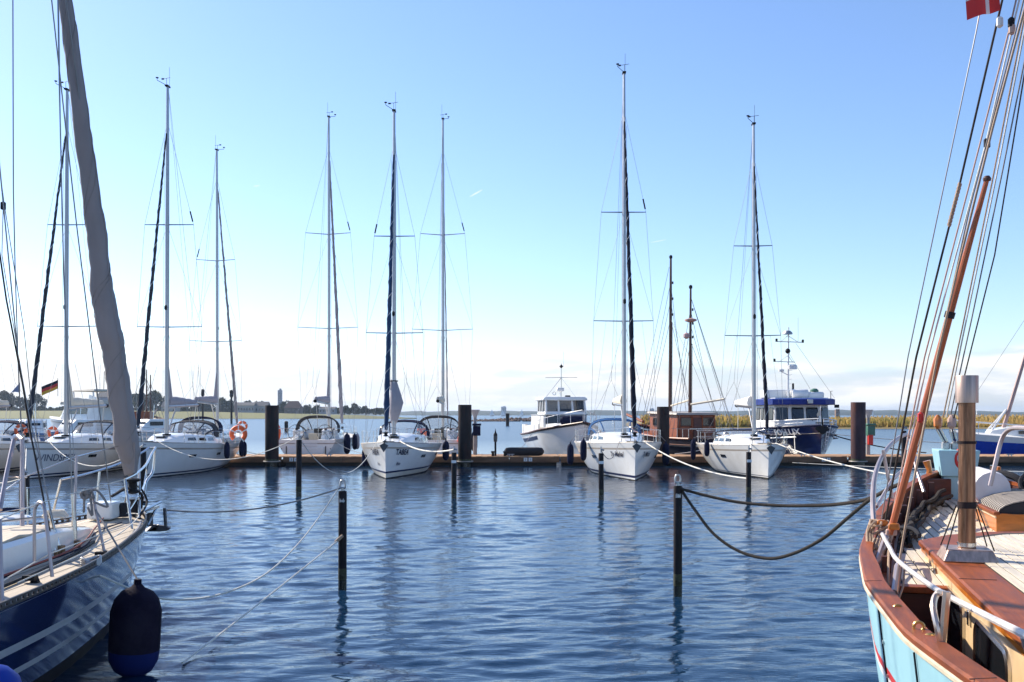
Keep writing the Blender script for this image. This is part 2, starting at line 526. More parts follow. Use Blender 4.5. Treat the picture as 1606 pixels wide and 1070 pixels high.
# ------------------------------------------------------------------ water
def water():
    rng = np.random.default_rng(11)
    ys = [2.5]
    while ys[-1] < 120:
        y = ys[-1]
        ys.append(y + 0.05 * max(1.0, y / 17) ** 1.35)
    ys = np.array(ys)
    nc = 640
    ang = np.linspace(-0.66, 0.66, nc)
    X = ang[None, :] * (ys[:, None] + 2.0)
    Y = np.repeat(ys[:, None], nc, 1)
    dy = np.gradient(ys)[:, None]
    dx = (ang[1] - ang[0]) * (ys[:, None] + 2)
    Z = np.zeros_like(X)
    N = 90
    lam = np.exp(rng.uniform(np.log(0.17), np.log(1.15), N))
    th = rng.normal(R(95), R(27), N)
    slope = 0.108 * math.sqrt(2.0 / N) * (0.7 + 0.6 * rng.random(N)) * np.where(lam < 0.35, 0.8, 1.0)
    ph = rng.random(N) * 6.283
    # gusts: the chop is not equally strong everywhere
    gust = 1.0 + 0.28 * np.sin(X * 0.31 + 1.2 * np.sin(Y * 0.11)) * np.sin(Y * 0.23 + 0.6) + 0.18 * np.sin(X * 0.9 - Y * 0.55 + 2)
    wx = 0.25 * np.sin(0.45 * X + 0.3 * Y)
    wy = 0.25 * np.sin(0.38 * Y - 0.27 * X + 1)
    for i in range(N):
        k = 2 * math.pi / lam[i]
        kx, ky = k * math.cos(th[i]), k * math.sin(th[i])
        step = np.maximum(dy * abs(math.sin(th[i])), dx * abs(math.cos(th[i])))
        fade = np.clip((lam[i] / step - 3.0) / 4.0, 0, 1)
        p = kx * (X + wx) + ky * (Y + wy) + ph[i]
        s_ = np.sin(p)
        Z += fade * slope[i] / k * (s_ + 0.22 * np.cos(2 * p)) 
    edge = np.clip((120 - Y) / 30, 0, 1) * np.clip((0.66 - np.abs(ang))[None, :] / 0.03, 0, 1)
    Z = Z * gust * edge
    nr = len(ys)
    V = np.stack([X, Y, Z], -1).reshape(-1, 3)
    idx = np.arange(nr * nc).reshape(nr, nc)
    F = np.stack([idx[:-1, :-1], idx[:-1, 1:], idx[1:, 1:], idx[1:, :-1]], -1).reshape(-1, 4)
    # still sheet reaching the horizon, 6 cm lower
    o = len(V)
    big = np.array([(-6000, -300, -.06), (6000, -300, -.06), (6000, 6000, -.06), (-6000, 6000, -.06)], float)
    V = np.vstack([V, big])
    F = np.vstack([F, [[o, o + 1, o + 2, o + 3]]])
    me = bpy.data.meshes.new('water')
    me.vertices.add(len(V))
    me.vertices.foreach_set('co', V.astype(np.float32).ravel())
    me.loops.add(F.size)
    me.loops.foreach_set('vertex_index', F.ravel().astype(np.int32))
    me.polygons.add(len(F))
    me.polygons.foreach_set('loop_start', np.arange(0, F.size, 4, dtype=np.int32))
    me.update(calc_edges=True)
    me.polygons.foreach_set('use_smooth', [True] * len(F))
    m = bpy.data.materials.new('sea_water')
    m.use_nodes = True
    n, l = m.node_tree.nodes, m.node_tree.links
    b = n['Principled BSDF']
    b.inputs['Base Color'].default_value = (0.005, 0.025, 0.060, 1)
    b.inputs['Roughness'].default_value = 0.03
    b.inputs['IOR'].default_value = 1.38
    t = n.new('ShaderNodeNewGeometry')
    hs = []
    for sc, st, rot in ((3.4, (0.55, 1.6, 1), 0.15), (9.0, (0.6, 1.7, 1), -0.25), (0.35, (0.5, 1.6, 1), 0.1)):
        mp_ = n.new('ShaderNodeMapping')
        mp_.inputs['Scale'].default_value = st
        mp_.inputs['Rotation'].default_value = (0, 0, rot)
        l.new(t.outputs['Position'], mp_.inputs[0])
        q = n.new('ShaderNodeTexNoise')
        q.inputs['Scale'].default_value = sc
        q.inputs['Detail'].default_value = 3
        l.new(mp_.outputs[0], q.inputs[0])
        hs.append(q)
    # far off, the ripples are finer than the eye can part: they become roughness
    sx = n.new('ShaderNodeSeparateXYZ')
    l.new(t.outputs['Position'], sx.inputs[0])
    near = n.new('ShaderNodeMapRange')
    near.inputs['From Min'].default_value = 25
    near.inputs['From Max'].default_value = 110
    near.inputs['To Min'].default_value = 1.0
    near.inputs['To Max'].default_value = 0.25
    l.new(sx.outputs[1], near.inputs[0])
    rg_ = n.new('ShaderNodeMapRange')
    rg_.inputs['From Min'].default_value = 22
    rg_.inputs['From Max'].default_value = 110
    rg_.inputs['To Min'].default_value = 0.04
    rg_.inputs['To Max'].default_value = 0.26
    l.new(sx.outputs[1], rg_.inputs[0])
    l.new(rg_.outputs[0], b.inputs['Roughness'])
    b0 = None
    for q, s_, d in ((hs[0], 0.15, 0.06), (hs[1], 0.30, 0.022), (hs[2], 0.06, 0.5)):
        bp = n.new('ShaderNodeBump')
        bp.inputs['Distance'].default_value = d
        k_ = n.new('ShaderNodeMath')
        k_.operation = 'MULTIPLY'
        k_.inputs[1].default_value = s_
        l.new(near.outputs[0], k_.inputs[0])
        l.new(k_.outputs[0], bp.inputs['Strength'])
        l.new(q.outputs[0], bp.inputs['Height'])
        if b0:
            l.new(b0.outputs[0], bp.inputs['Normal'])
        b0 = bp
    l.new(b0.outputs[0], b.inputs['Normal'])
    me.materials.append(m)
    ob = bpy.data.objects.new('water', me)
    COL.objects.link(ob)
    tag(ob, 'rippled blue harbour water reflecting sky, poles and hulls', kind='structure')


water()


# ------------------------------------------------------------------ far land
def fbm(x, seed=0):
    v, a, f = 0, 1, 1
    for i in range(5):
        v += a * math.sin(x * f + seed * 1.7 + i * 2.1 + 1.3 * math.sin(x * f * 0.61 + i + seed))
        a *= 0.55
        f *= 2.13
    return v


def leafy(name, col, var=0.3, vscale=0.3, through=0.5):
    m = mat(name, col, 0.9, var=var, vscale=vscale, spec=0.05)
    N, L = m.node_tree.nodes, m.node_tree.links
    b = N['Principled BSDF']
    src = b.inputs['Base Color'].links[0].from_socket
    tr = N.new('ShaderNodeBsdfTranslucent')
    L.new(src, tr.inputs['Color'])
    mx = N.new('ShaderNodeMixShader')
    mx.inputs[0].default_value = through
    L.new(b.outputs[0], mx.inputs[1])
    L.new(tr.outputs[0], mx.inputs[2])
    L.new(mx.outputs[0], N['Material Output'].inputs['Surface'])
    return m


HILLM = mat('wooded_hill', (0.030, 0.040, 0.026), 0.95, var=0.5, vscale=0.02, dirt=(0.07, 0.08, 0.05), dirt_amt=0.7, dscale=0.008)
mb = MB()
rings = []
for i in range(221):
    x = -1900 + i * 20
    hz = 13.0 + 1.7 * fbm(x * 0.0035, 3) + 0.8 * fbm(x * 0.05, 1) - 3.2 * (1 if x > 800 else 0) * min(1, (x - 800) / 300)
    rings.append([(x, 2450, -1), (x, 2455, 1.2), (x, 2490, hz * 0.55), (x, 2600, hz), (x, 2800, hz * 0.9), (x, 2900, -1)])
mb.loft(rings, True, True)
tag(mb.build('far_hills', HILLM), 'low wooded shore along the horizon across the bay', kind='structure')


def bank(name, x0, x1, y0, y1, z, m, taper0=0, taper1=0, label=None, seed=0):
    """low land with an uneven front edge; z = height of the ground behind the shore"""
    n = 60
    rings = []
    for i in range(n + 1):
        t = i / n
        x = x0 + (x1 - x0) * t
        w = 1.0
        if taper0:
            w *= min(1, t / taper0)
        if taper1:
            w *= min(1, (1 - t) / taper1)
        w = max(0.02, w) ** 0.6
        f = y0 + 0.03 * (y1 - y0) * fbm(x * 0.03, seed)
        b = f + (y1 - f) * w
        rings.append([(x, f, -0.6), (x, f + 1.5, 0.12), (x, f + (b - f) * 0.1, 0.25 + 0.1 * z * w), (x, f + (b - f) * 0.55, z * w), (x, b, z * w), (x, b + 1, -0.6)])
    q = MB()
    q.loft(rings, True, True)
    o = q.build(name, m)
    return tag(o, label, kind='structure')


MARSH = mat('marsh_ground', (0.26, 0.19, 0.07), 0.95, var=0.35, vscale=0.05, stretch=(0.3, 1, 1))
DIKE = mat('grassy_dike', (0.145, 0.14, 0.028), 0.95, var=0.3, vscale=0.03, stretch=(0.25, 1, 3), dirt=(0.09, 0.075, 0.025), dirt_amt=0.7, dscale=0.03)
bank('marsh_bank', 25, 330, 200, 330, 0.6, MARSH, taper0=0.05, label='low reed marsh across the water behind the dock', seed=1)
bank('grass_dike', -520, -62, 640, 760, 5.4, DIKE, taper1=0.45, label='green and yellow grass dike below the far trees', seed=4)


def reeds(name, x0, x1, y0, y1, n, h0, h1, w, label, seed, taper=0.0):
    rng = np.random.default_rng(seed)
    x = rng.uniform(x0, x1, n)
    y = y0 + (y1 - y0) * rng.random(n) ** 1.6
    if taper:
        y = y0 + (y - y0) * np.clip((x - x0) / ((x1 - x0) * taper), 0.03, 1)
    hh = (h0 + (h1 - h0) * rng.random(n)) * (0.82 + 0.18 * np.sin(x * 0.05 + 1.1 * np.sin(y * 0.09)) + 0.12 * np.sin(x * 0.23 + y * 0.13))
    hh *= np.clip(0.5 + (y - y0) / 5.0, 0.45, 1)
    a = rng.uniform(0, math.pi, n)
    lean = rng.normal(0, 0.22, (n, 2))
    ww = w * (0.6 + 0.8 * rng.random(n))
    z0 = np.full(n, 0.1)
    dx, dy = np.cos(a) * ww / 2, np.sin(a) * ww / 2
    tx, ty = x + lean[:, 0] * hh, y + lean[:, 1] * hh
    V = np.stack([np.stack([x - dx, y - dy, z0], -1), np.stack([x + dx, y + dy, z0], -1),
                  np.stack([tx + dx * .35, ty + dy * .35, z0 + hh], -1), np.stack([tx - dx * .35, ty - dy * .35, z0 + hh], -1)], 1).reshape(-1, 3)
    me = bpy.data.meshes.new(name)
    F = np.arange(n * 4).reshape(n, 4)
    me.from_pydata(V.tolist(), [], F.tolist())
    cols = [leafy('reed_gold', (0.50, 0.34, 0.11), 0.2, 0.2), leafy('reed_olive', (0.41, 0.29, 0.085), 0.2, 0.2), leafy('reed_green', (0.28, 0.235, 0.065), 0.25, 0.2)]
    for c in cols:
        me.materials.append(c)
    s_ = 0.6 * np.sin(x * 0.045 + 2) + 0.5 * np.sin(x * 0.15 + y * 0.21) + 0.35 * np.sin(y * 0.6) + rng.normal(0, 0.55, n)
    s_ -= np.clip(1.2 - (y - y0) / 6.0, 0, 1.2)
    me.polygons.foreach_set('material_index', np.where(s_ > -0.35, 0, np.where(s_ > -1.3, 1, 2)).astype(np.int32))
    me.update()
    o = bpy.data.objects.new(name, me)
    COL.objects.link(o)
    tag(o, label, kind='stuff')


reeds('reeds', 27, 330, 201, 320, 42000, 1.5, 2.6, 0.55, 'golden and olive reeds covering the marsh across the water', 5, 0.08)


# breakwater of stones
rng = random.Random(4)
STONE = mat('breakwater_stone', (0.17, 0.10, 0.07), 0.9, var=0.5, vscale=0.7, bump=0.3, bscale=3)
q = MB()
for i in range(520):
    t = rng.random()
    x = -18 + 34 * t ** 0.8
    hgt = 0.55 + 1.7 * t
    y = 400 + rng.uniform(0, 7)
    z = rng.random() * hgt * (1 - abs(y - 403.5) / 5)
    r = rng.uniform(0.35, 0.75)
    ring = []
    P = [Vector((rng.uniform(.7, 1.1) * r * math.cos(a), rng.uniform(.7, 1.1) * r * math.sin(a), rng.uniform(-.15, .15) * r)) + Vector((x, y, z)) for a in [k * 2 * math.pi / 6 for k in range(6)]]
    top = Vector((x, y, z + r * rng.uniform(.5, .8)))
    bot = Vector((x, y, z - r * .7))
    q.add(P + [top, bot], [(k, (k + 1) % 6, 6) for k in range(6)] + [((k + 1) % 6, k, 7) for k in range(6)])
o = q.build('breakwater', STONE, smooth=0)
tag(o, 'reddish stone breakwater reaching into the bay behind the motor yacht', kind='stuff')

# ------------------------------------------------------------------ trees and houses on the far left shore
LEAF = [leafy('leaf_dark', (0.026, 0.029, 0.012), through=.3), leafy('leaf_mid', (0.043, 0.043, 0.016), through=.3), leafy('leaf_russet', (0.060, 0.036, 0.020), through=.3)]
BARK = mat('bark', (0.06, 0.045, 0.035), 0.95)


def tree_meshes(seed, leaf):
    rg = random.Random(seed)
    q = MB()
    lobes = []
    for i in range(16):
        a, h_ = rg.uniform(0, 6.28), rg.uniform(0.22, 0.84)
        d = rg.uniform(0.1, 0.50) * math.sin(math.pi * min(1, 0.25 + 0.72 * h_)) * 1.1
        lobes.append((Vector((d * math.cos(a), d * math.sin(a), h_)), rg.uniform(0.15, 0.26)))
    for i in range(1100):
        c, r = rg.choice(lobes)
        v = Vector((rg.gauss(0, 1), rg.gauss(0, 1), rg.gauss(0, 1))).normalized() * r * rg.uniform(0.6, 1.05)
        p = c + Vector((v.x, v.y, v.z * 0.85))
        s_ = rg.uniform(0.028, 0.06)
        u = Vector((rg.gauss(0, 1), rg.gauss(0, 1), rg.gauss(0, 1))).normalized()
        w = u.orthogonal().normalized()
        q.add([p - u * s_ - w * s_ * .6, p + u * s_ - w * s_ * .5, p + u * s_ * .7 + w * s_ * .8, p - u * s_ * .8 + w * s_ * .6], [(0, 1, 2, 3)])
    crown = q.build('crown', leaf, smooth=0)
    t = MB()
    t.tube([(0, 0, -0.02), (0.01, 0, 0.2), (0, 0.01, 0.45), (0.02, 0, 0.7)], [0.03, 0.024, 0.018, 0.006], 7)
    for k in range(5):
        a = k * 1.26 + rg.uniform(-.3, .3)
        t.tube([(0, 0, 0.3 + 0.05 * k), (0.15 * math.cos(a), 0.15 * math.sin(a), 0.48 + 0.05 * k), (0.32 * math.cos(a), 0.32 * math.sin(a), 0.6 + 0.05 * k)], [0.014, 0.009, 0.003], 5)
    trunk = t.build('trunk', BARK)
    return crown, trunk


protos = [tree_meshes(k, LEAF[k % 3]) for k in range(5)]


def far_tree(px, Y, z0, h, wfac, k, label):
    c, t = protos[k]
    x = (px - 803) / FOC * Y
    e = empty('tree', (x, Y, z0), random.uniform(0, 6), label, 'tree', 'trees on the far left shore')
    for src in (c, t):
        o = src.copy()
        COL.objects.link(o)
        o.parent = e
        o.scale = (h * wfac, h * wfac, h)
    return e


tl = [  # px, top py, width factor, kind, label
    (8, 613, 0.75, 2, 'russet broad tree on the far shore at the left picture edge'),
    (32, 622, 0.8, 2, 'russet tree on the far shore behind the blue and white pennant'),
    (57, 617, 0.7, 0, 'dark rounded tree just left of the white flybridge yacht'),
    (-12, 618, 0.8, 1, 'green tree on the far shore cut by the left picture edge'),
    (200, 622, 0.75, 1, 'green tree partly behind the grey furled sail'),
    (219, 617, 0.85, 0, 'dark tree right of the grey furled sail, in front of a bigger one'),
    (239, 611, 0.95, 1, 'biggest broad green tree behind the masts of the wooden ship'),
    (283, 625, 0.8, 0, 'low dark tree above the sail bag of the second yacht'),
    (307, 627, 0.9, 1, 'low green tree left of the slim mast with swept spreaders'),
    (322, 627, 0.8, 0, 'low dark tree behind the slim mast with swept spreaders'),
    (347, 622, 0.75, 1, 'taller green tree right of the slim mast with swept spreaders'),
    (359, 628, 0.8, 0, 'small dark tree left of the pale row of houses'),
    (390, 629, 0.95, 0, 'low dark tree above the pale row of houses'),
    (405, 628, 0.95, 1, 'low green tree between the houses and the first big pile'),
    (447, 629, 0.85, 0, 'dark tree at the left end of the brown roofed hall'),
    (482, 635, 0.9, 0, 'low dark tree right of the brown roofed hall'),
    (498, 634, 0.9, 1, 'low green tree behind the stern facing yacht'),
    (541, 635, 0.8, 1, 'green tree between the striped furled sails'),
    (557, 633, 0.75, 0, 'dark pointed tree left of the blue and white furled sail'),
    (573, 637, 0.95, 0, 'low dark tree behind the blue and white furled sail'),
    (590, 639, 0.95, 1, 'last low tree toward the end of the dike')]
for px, py, wf, k, lb in tl:
    Y = 720 + 30 * ((int(px) * 7) % 5) / 5
    top = CAM_H + (HORIZON - py) / FOC * Y
    far_tree(px, Y, 2.0, (top - 2.0) / 0.98, wf, k, lb)
for c, t in protos:
    for o in (c, t):
        bpy.data.objects.remove(o)
# continuous scrub that reads as one mass between the trees
rg = random.Random(9)
q = MB()
for i in range(9000):
    px = rg.choice([rg.uniform(-30, 200), rg.uniform(200, 480), rg.uniform(300, 620)])
    Y = 765 + rg.uniform(0, 20)
    x = (px - 803) / FOC * Y
    top = 4.5 + (6.0 if px < 470 else 4.2) * (0.62 + 0.22 * fbm(px * 0.09, 2) * 0.6)
    z = 3.5 + rg.random() ** 0.8 * max(1, top - 3.5)
    p = Vector((x, Y, z))
    s_ = rg.uniform(0.5, 1.1)
    u = Vector((rg.gauss(0, 1), rg.gauss(0, 1), rg.gauss(0, 1))).normalized()
    w = u.orthogonal().normalized()
    q.add([p - u * s_ - w * s_ * .6, p + u * s_ - w * s_ * .5, p + u * s_ * .7 + w * s_ * .8, p - u * s_ * .8 + w * s_ * .6], [(0, 1, 2, 3)], rg.randrange(2))
tag(q.build('shore_scrub', [LEAF[0], LEAF[1]], smooth=0), 'dark mass of bushes and woods behind the dike', kind='stuff')

HWALL = mat('house_wall', (0.36, 0.34, 0.33), 0.8)
HROOF = mat('slate_roof', (0.10, 0.095, 0.10), 0.8)
HROOFR = mat('brown_roof', (0.115, 0.06, 0.048), 0.8)
HBRICK = mat('tower_brick', (0.22, 0.13, 0.09), 0.85)


def house(px0, px1, py_eave, py_ridge, Y, wall, roof, label, nw=4, hip=False):
    x0, x1 = (px0 - 803) / FOC * Y, (px1 - 803) / FOC * Y
    ze, zr = CAM_H + (HORIZON - py_eave) / FOC * Y, CAM_H + (HORIZON - py_ridge) / FOC * Y
    d = 9.0
    e = empty('house', ((x0 + x1) / 2, Y, 3), 0, label, 'house', 'houses on the far shore')
    hw = (x1 - x0) / 2
    b = MB()
    b.box((0, d / 2, (ze - 3) / 2), (2 * hw, d, ze - 3))
    b.build('wall', wall, e)
    b = MB()
    o = 0.4
    hx = hw * 0.6 if hip else hw + o
    b.add([(-hw - o, -o, ze - 3), (hw + o, -o, ze - 3), (hw + o, d + o, ze - 3), (-hw - o, d + o, ze - 3), (-hx, d / 2, zr - 3), (hx, d / 2, zr - 3)], [(0, 1, 5, 4), (2, 3, 4, 5), (0, 4, 3), (1, 2, 5), (3, 2, 1, 0)])
    b.build('roof', roof, e, smooth=0)
    w0 = None
    for i in range(nw):
        xx = -hw + 2 * hw * (i + 0.5) / nw
        if w0 is None:
            w0 = bx('window', (xx, -0.02, (ze - 3) * 0.55), (min(1.4, hw / nw), 0.1, (ze - 3) * 0.32), GLASS, e)
        else:
            o2 = w0.copy()
            COL.objects.link(o2)
            o2.location.x = 2 * hw * i / nw
    return e


house(253, 276, 639, 630, 700, HWALL, HROOF, 'pale house with steep grey gable behind the second yacht', 3)
house(368, 398, 636, 631, 700, HWALL, HROOF, 'long pale row house with slate roof above the dike', 7)
house(400, 419, 637, 630, 705, HWALL, HROOF, 'grey roofed house just left of the first big pile', 4)
house(446, 471, 640, 629, 700, mat('hall_wall', (0.13, 0.10, 0.09), 0.8), HROOFR, 'dark brown hall with a big hipped roof', 4, True)
house(152, 178, 623, 615, 600, mat('pink_render', (0.46, 0.38, 0.37), 0.8), HROOF, 'pinkish grey apartment house behind the flybridge yacht', 6)
house(500, 525, 641, 638, 720, HWALL, HROOF, 'low pale house behind the stern facing yacht', 5)


def tower(px0, px1, py, Y, m, label, name='tower', floors=0, cap=0):
    x0, x1 = (px0 - 803) / FOC * Y, (px1 - 803) / FOC * Y
    zt = CAM_H + (HORIZON - py) / FOC * Y
    e = empty(name, ((x0 + x1) / 2, Y, 0), 0, label, name)
    w = x1 - x0
    b = MB()
    b.box((0, w / 2, zt / 2), (w, w, zt))
    b.build('wall', m, e)
    b = MB()
    if cap:
        n = 4
        for i in range(n):
            b.box((-w / 2 + w * (i + .5) / n, 0.3, zt + cap / 2), (w / n * .55, .6, cap))
        b.box((0, w * .5, zt + 0.02 + cap * .1), (w * 1.06, w * 1.06, cap * .2))
    else:
        b.box((w * 0.1, w / 2, zt + zt * 0.03), (w * 0.45, w * 0.5, zt * 0.06))
    b.build('parapet', m, e)
    w0 = None
    for f in range(floors):
        for i in range(3):
            p = (-w / 2 + w * (i + .5) / 3, -0.03, zt * (0.25 + 0.7 * f / floors))
            if w0 is None:
                w0 = bx('window', (0, 0, 0), (w * .2, .1, zt * .4 / floors), GLASS, e)
                w0.location = p
            else:
                o2 = w0.copy()
                COL.objects.link(o2)
                o2.location = p
    return e


tower(435.5, 441.5, 612, 1500, mat('tower_grey', (0.25, 0.22, 0.24), 0.8), 'tall grey tower block rising above the left tree line', 'tower_block', 8)
tower(1019, 1026, 641, 2300, mat('silo_grey', (0.36, 0.36, 0.40), 0.8), 'pale grey tower on the hills between cutter and the navy genoa', 'tower', 4)
tower(786, 794, 638, 2300, mat('hotel_white', (0.5, 0.48, 0.48), 0.8), 'pale high building on the hill left of the motor yacht', 'high_rise', 5)
tower(1311, 1317, 643, 900, HBRICK, 'square brick tower beyond the marsh right of the blue workboat', 'brick_tower', 2, 1.0)

SAILM = mat('distant_sail', (0.8, 0.8, 0.8), 0.8, var=0.02)
for i, (px, lb) in enumerate(((771, 'tiny sailing boat farthest left, near the breakwater'), (788, 'tiny sailing boat just left of the channel pile'), (818, 'tiny sailing boat close to the motor yacht'), (1369, 'tiny white sail above the reeds right of the reddish pile'), (1532, 'tiny white sail above the reeds beside the stove pipe'))):
    Y = 1500
    x = (px - 803) / FOC * Y
    e = empty('sailing_boat', (x, Y, 0), 0.3 * i, lb, 'sailing boat', 'sailing boats far out on the bay')
    b = MB()
    b.loft([[(-3.5, 0, .9), (-3.3, 0.1, .1), (-3.3, -0.1, .1)], [(0, 0.9, .8), (0, 0.5, -.1), (0, -0.9, .8)], [(3.5, .7, .8), (3.4, .3, 0), (3.5, -.7, .8)]], True, True)
    b.build('hull', WHITEP, e)
    b = MB()
    b.prism([(0, 0, 1.6), (4, 0.3, 1.8), (0.2, 0, 11)], (0, 0.05, 0))
    b.prism([(-0.2, 0, 1.2), (-3.3, 0, 1), (-0.1, 0, 9)], (0, 0.05, 0))
    b.build('sail', SAILM, e)


# ------------------------------------------------------------------ hull
class Hull:
    def __init__(s, L, B, zb, zs, sm=0.6, p=2.0, tr=0.85, rake=0.15, d=0.5, sagz=0.05, table=None, ztab=None, wl=0.0, flare=0.0, full=0.34, bow=0.66):
        s.bow = bow
        s.L, s.B, s.zb, s.zst, s.sm, s.p, s.tr, s.rake, s.d, s.sg, s.table, s.ztab, s.wl, s.flare, s.full = L, B, zb, zs, sm, p, tr, rake, d, sagz, table, ztab, wl, flare, full

    def _lerp(s, T, x):
        if x <= T[0][0]:
            return T[0][1]
        for (a, b), (c, e) in zip(T, T[1:]):
            if x <= c:
                t = (x - a) / (c - a)
                return b + (e - b) * t
        return T[-1][1]

    def bs(s, y):
        if s.table:
            a = -y
            return (s._lerp(s.table, a - 0.25) + 2 * s._lerp(s.table, a) + s._lerp(s.table, a + 0.25)) / 4
        q = min(1, max(0, -y / s.L))
        f = 1 - (1 - q / s.sm) ** s.p if q < s.sm else 1 - (1 - s.tr) * ((q - s.sm) / (1 - s.sm)) ** 2
        return s.B / 2 * f + 0.03

    def zs(s, y):
        if s.ztab:
            return s._lerp(s.ztab, -y)
        q = min(1, max(0, -y / s.L))
        return s.zb + (s.zst - s.zb) * q ** 0.85 - s.sg * 4 * q * (1 - q)

    def dd(s, y):
        q = min(1, max(0, -y / s.L))
        return s.d if q < 0.5 else s.d + (0.05 - s.d) * ((q - 0.5) / 0.5) ** 1.5

    def half(s, y, z):
        q = min(1, max(0, -y / s.L))
        zt, d = s.zs(y), s.dd(y)
        u = min(1, max(0, (z + d) / (zt + d)))
        e = s.full + (s.bow - s.full) * max(0, 1 - q / 0.5) ** 1.3 + s.flare * max(0, 1 - q / 0.4)
        return s.bs(y) * u ** e

    def stem(s, y, z):
        q = min(1, max(0, -y / s.L))
        return -(max(0, s.zs(0) - z)) * s.rake * max(0, 1 - q / 0.3) ** 2

    def pt(s, y, z, side, out=0.0):
        return Vector((side * (s.half(y, z) + out), y + s.stem(y, z), z))

    def edge(s, y, side, inset=0.0, dz=0.0):
        return Vector((side * max(0.005, s.bs(y) - inset), y, s.zs(y) + dz))

    def mesh(s, bands, nst=26):
        """bands: list of (upper z, material index) below the topsides, then ('top', idx) rows given relative to sheer."""
        b = MB()
        ys = [-s.L * (i / nst) ** 1.25 for i in range(nst + 1)]
        rows = []
        zr = [('d', 1.0, bands[0][1]), ('d', 0.5, bands[0][1])]
        for z, mi in bands:
            zr.append(('z', z, mi))
        ztop0 = bands[-1][0]
        for f, mi in s.toprows:
            zr.append(('t', f, mi))
        for sd in (-1, 1):
            rings = []
            for y in ys:
                ring = []
                for k, v, _ in zr:
                    if k == 'd':
                        z = -s.dd(y) * v
                    elif k == 'z':
                        z = v
                    else:
                        z = ztop0 + (s.zs(y) - ztop0) * v
                    q_ = s.pt(y, z, sd)
                    if y == 0:
                        q_.x = 0
                    ring.append(q_)
                rings.append(ring)
            n = len(zr)
            o = len(b.v)
            b.v.extend([tuple(p) for r_ in rings for p in r_])
            for i in range(len(rings) - 1):
                for j in range(n - 1):
                    q = [o + i * n + j, o + i * n + j + 1, o + (i + 1) * n + j + 1, o + (i + 1) * n + j]
                    b.f.append(q)
                    b.m.append(zr[j + 1][2])
            last = [o + (len(rings) - 1) * n + j for j in range(n)]
            cidx = len(b.v)
            b.v.extend([(0, b.v[k][1], b.v[k][2]) for k in last])
            for j in range(n - 1):
                b.f.append([last[j], last[j + 1], cidx + j + 1, cidx + j])
                b.m.append(zr[j + 1][2])
        # weld the stem and the keel
        import bmesh
        return b

    toprows = [(0.2, 0), (0.4, 0), (0.6, 0), (0.78, 0), (0.84, 1), (1.0, 0)]


def weld(o, d=0.004):
    import bmesh
    bm = bmesh.new()
    bm.from_mesh(o.data)
    bmesh.ops.remove_doubles(bm, verts=bm.verts, dist=d)
    bmesh.ops.recalc_face_normals(bm, faces=bm.faces)
    bm.to_mesh(o.data)
    bm.free()
    o.data.polygons.foreach_set('use_smooth', [True] * len(o.data.polygons))
    o.data.set_sharp_from_angle(angle=R(38))
    return o


def deck_mesh(h, y0, y1, camber=0.06, inset=0.0, dz=-0.02, n=20, hole=None):
    """deck between stations; hole = (y, halfwidth) -> from y aft only the side decks"""
    b = MB()
    ys = [y0 + (y1 - y0) * i / n for i in range(n + 1)]
    if hole:
        ys = sorted(set(ys + [hole[0], hole[0] - 0.001]), reverse=True)
    prev = None
    for y in ys:
        w, z = max(0.01, h.bs(y) - inset), h.zs(y) + dz
        if hole and y < hole[0]:
            hw = min(hole[1], w - 0.02)
            row = [(-w, y, z), (-hw, y, z + camber * .5), (hw, y, z + camber * .5), (w, y, z)]
            k = 'h'
        else:
            row = [(-w, y, z), (-w * .5, y, z + camber * .75), (w * .5, y, z + camber * .75), (w, y, z)]
            k = 'd'
        i0 = len(b.v)
        b.v.extend(row)
        if prev is not None:
            p0, pk = prev
            for j in range(3):
                if j == 1 and k == 'h' and pk == 'h':
                    continue
                b.f.append([p0 + j, p0 + j + 1, i0 + j + 1, i0 + j])
                b.m.append(0)
        prev = (i0, k)
    return b


def strip(h, y0, y1, side, r, m, parent, name, inset=0.0, dz=0.0, n=24, ry=None):
    pts = [h.edge(y0 + (y1 - y0) * i / n, side, inset, dz) for i in range(n + 1)]
    b = MB()
    b.tube(pts, r, 6, ry=ry)
    return b.build(name, m, parent)


def hull_text(h, s, yc, z0, size, side, m, parent, shear=0.0, name='name_lettering'):
    me = text_mesh(s, size, shear, 0.0, 0.004 if len(s) > 6 and shear == 0 else 0.028 if shear == 0 else 0.018)
    for v in me.vertices:
        u, w = v.co.x, v.co.y
        y = yc + side * u
        z = z0 + w + (h.zs(y) - h.zs(yc)) * 0.8
        v.co = h.pt(y - h.stem(y, z), z, side, 0.022)
    me.materials.clear()
    me.materials.append(m)
    o = bpy.data.objects.new(name, me)
    COL.objects.link(o)
    o.parent = parent
    return o


def flat_text(s, size, loc, rot, m, parent, name='lettering', shear=0):
    me = text_mesh(s, size, shear, 0.002)
    me.materials.clear()
    me.materials.append(m)
    o = bpy.data.objects.new(name, me)
    COL.objects.link(o)
    o.location = loc
    o.rotation_euler = rot
    o.parent = parent
    return o


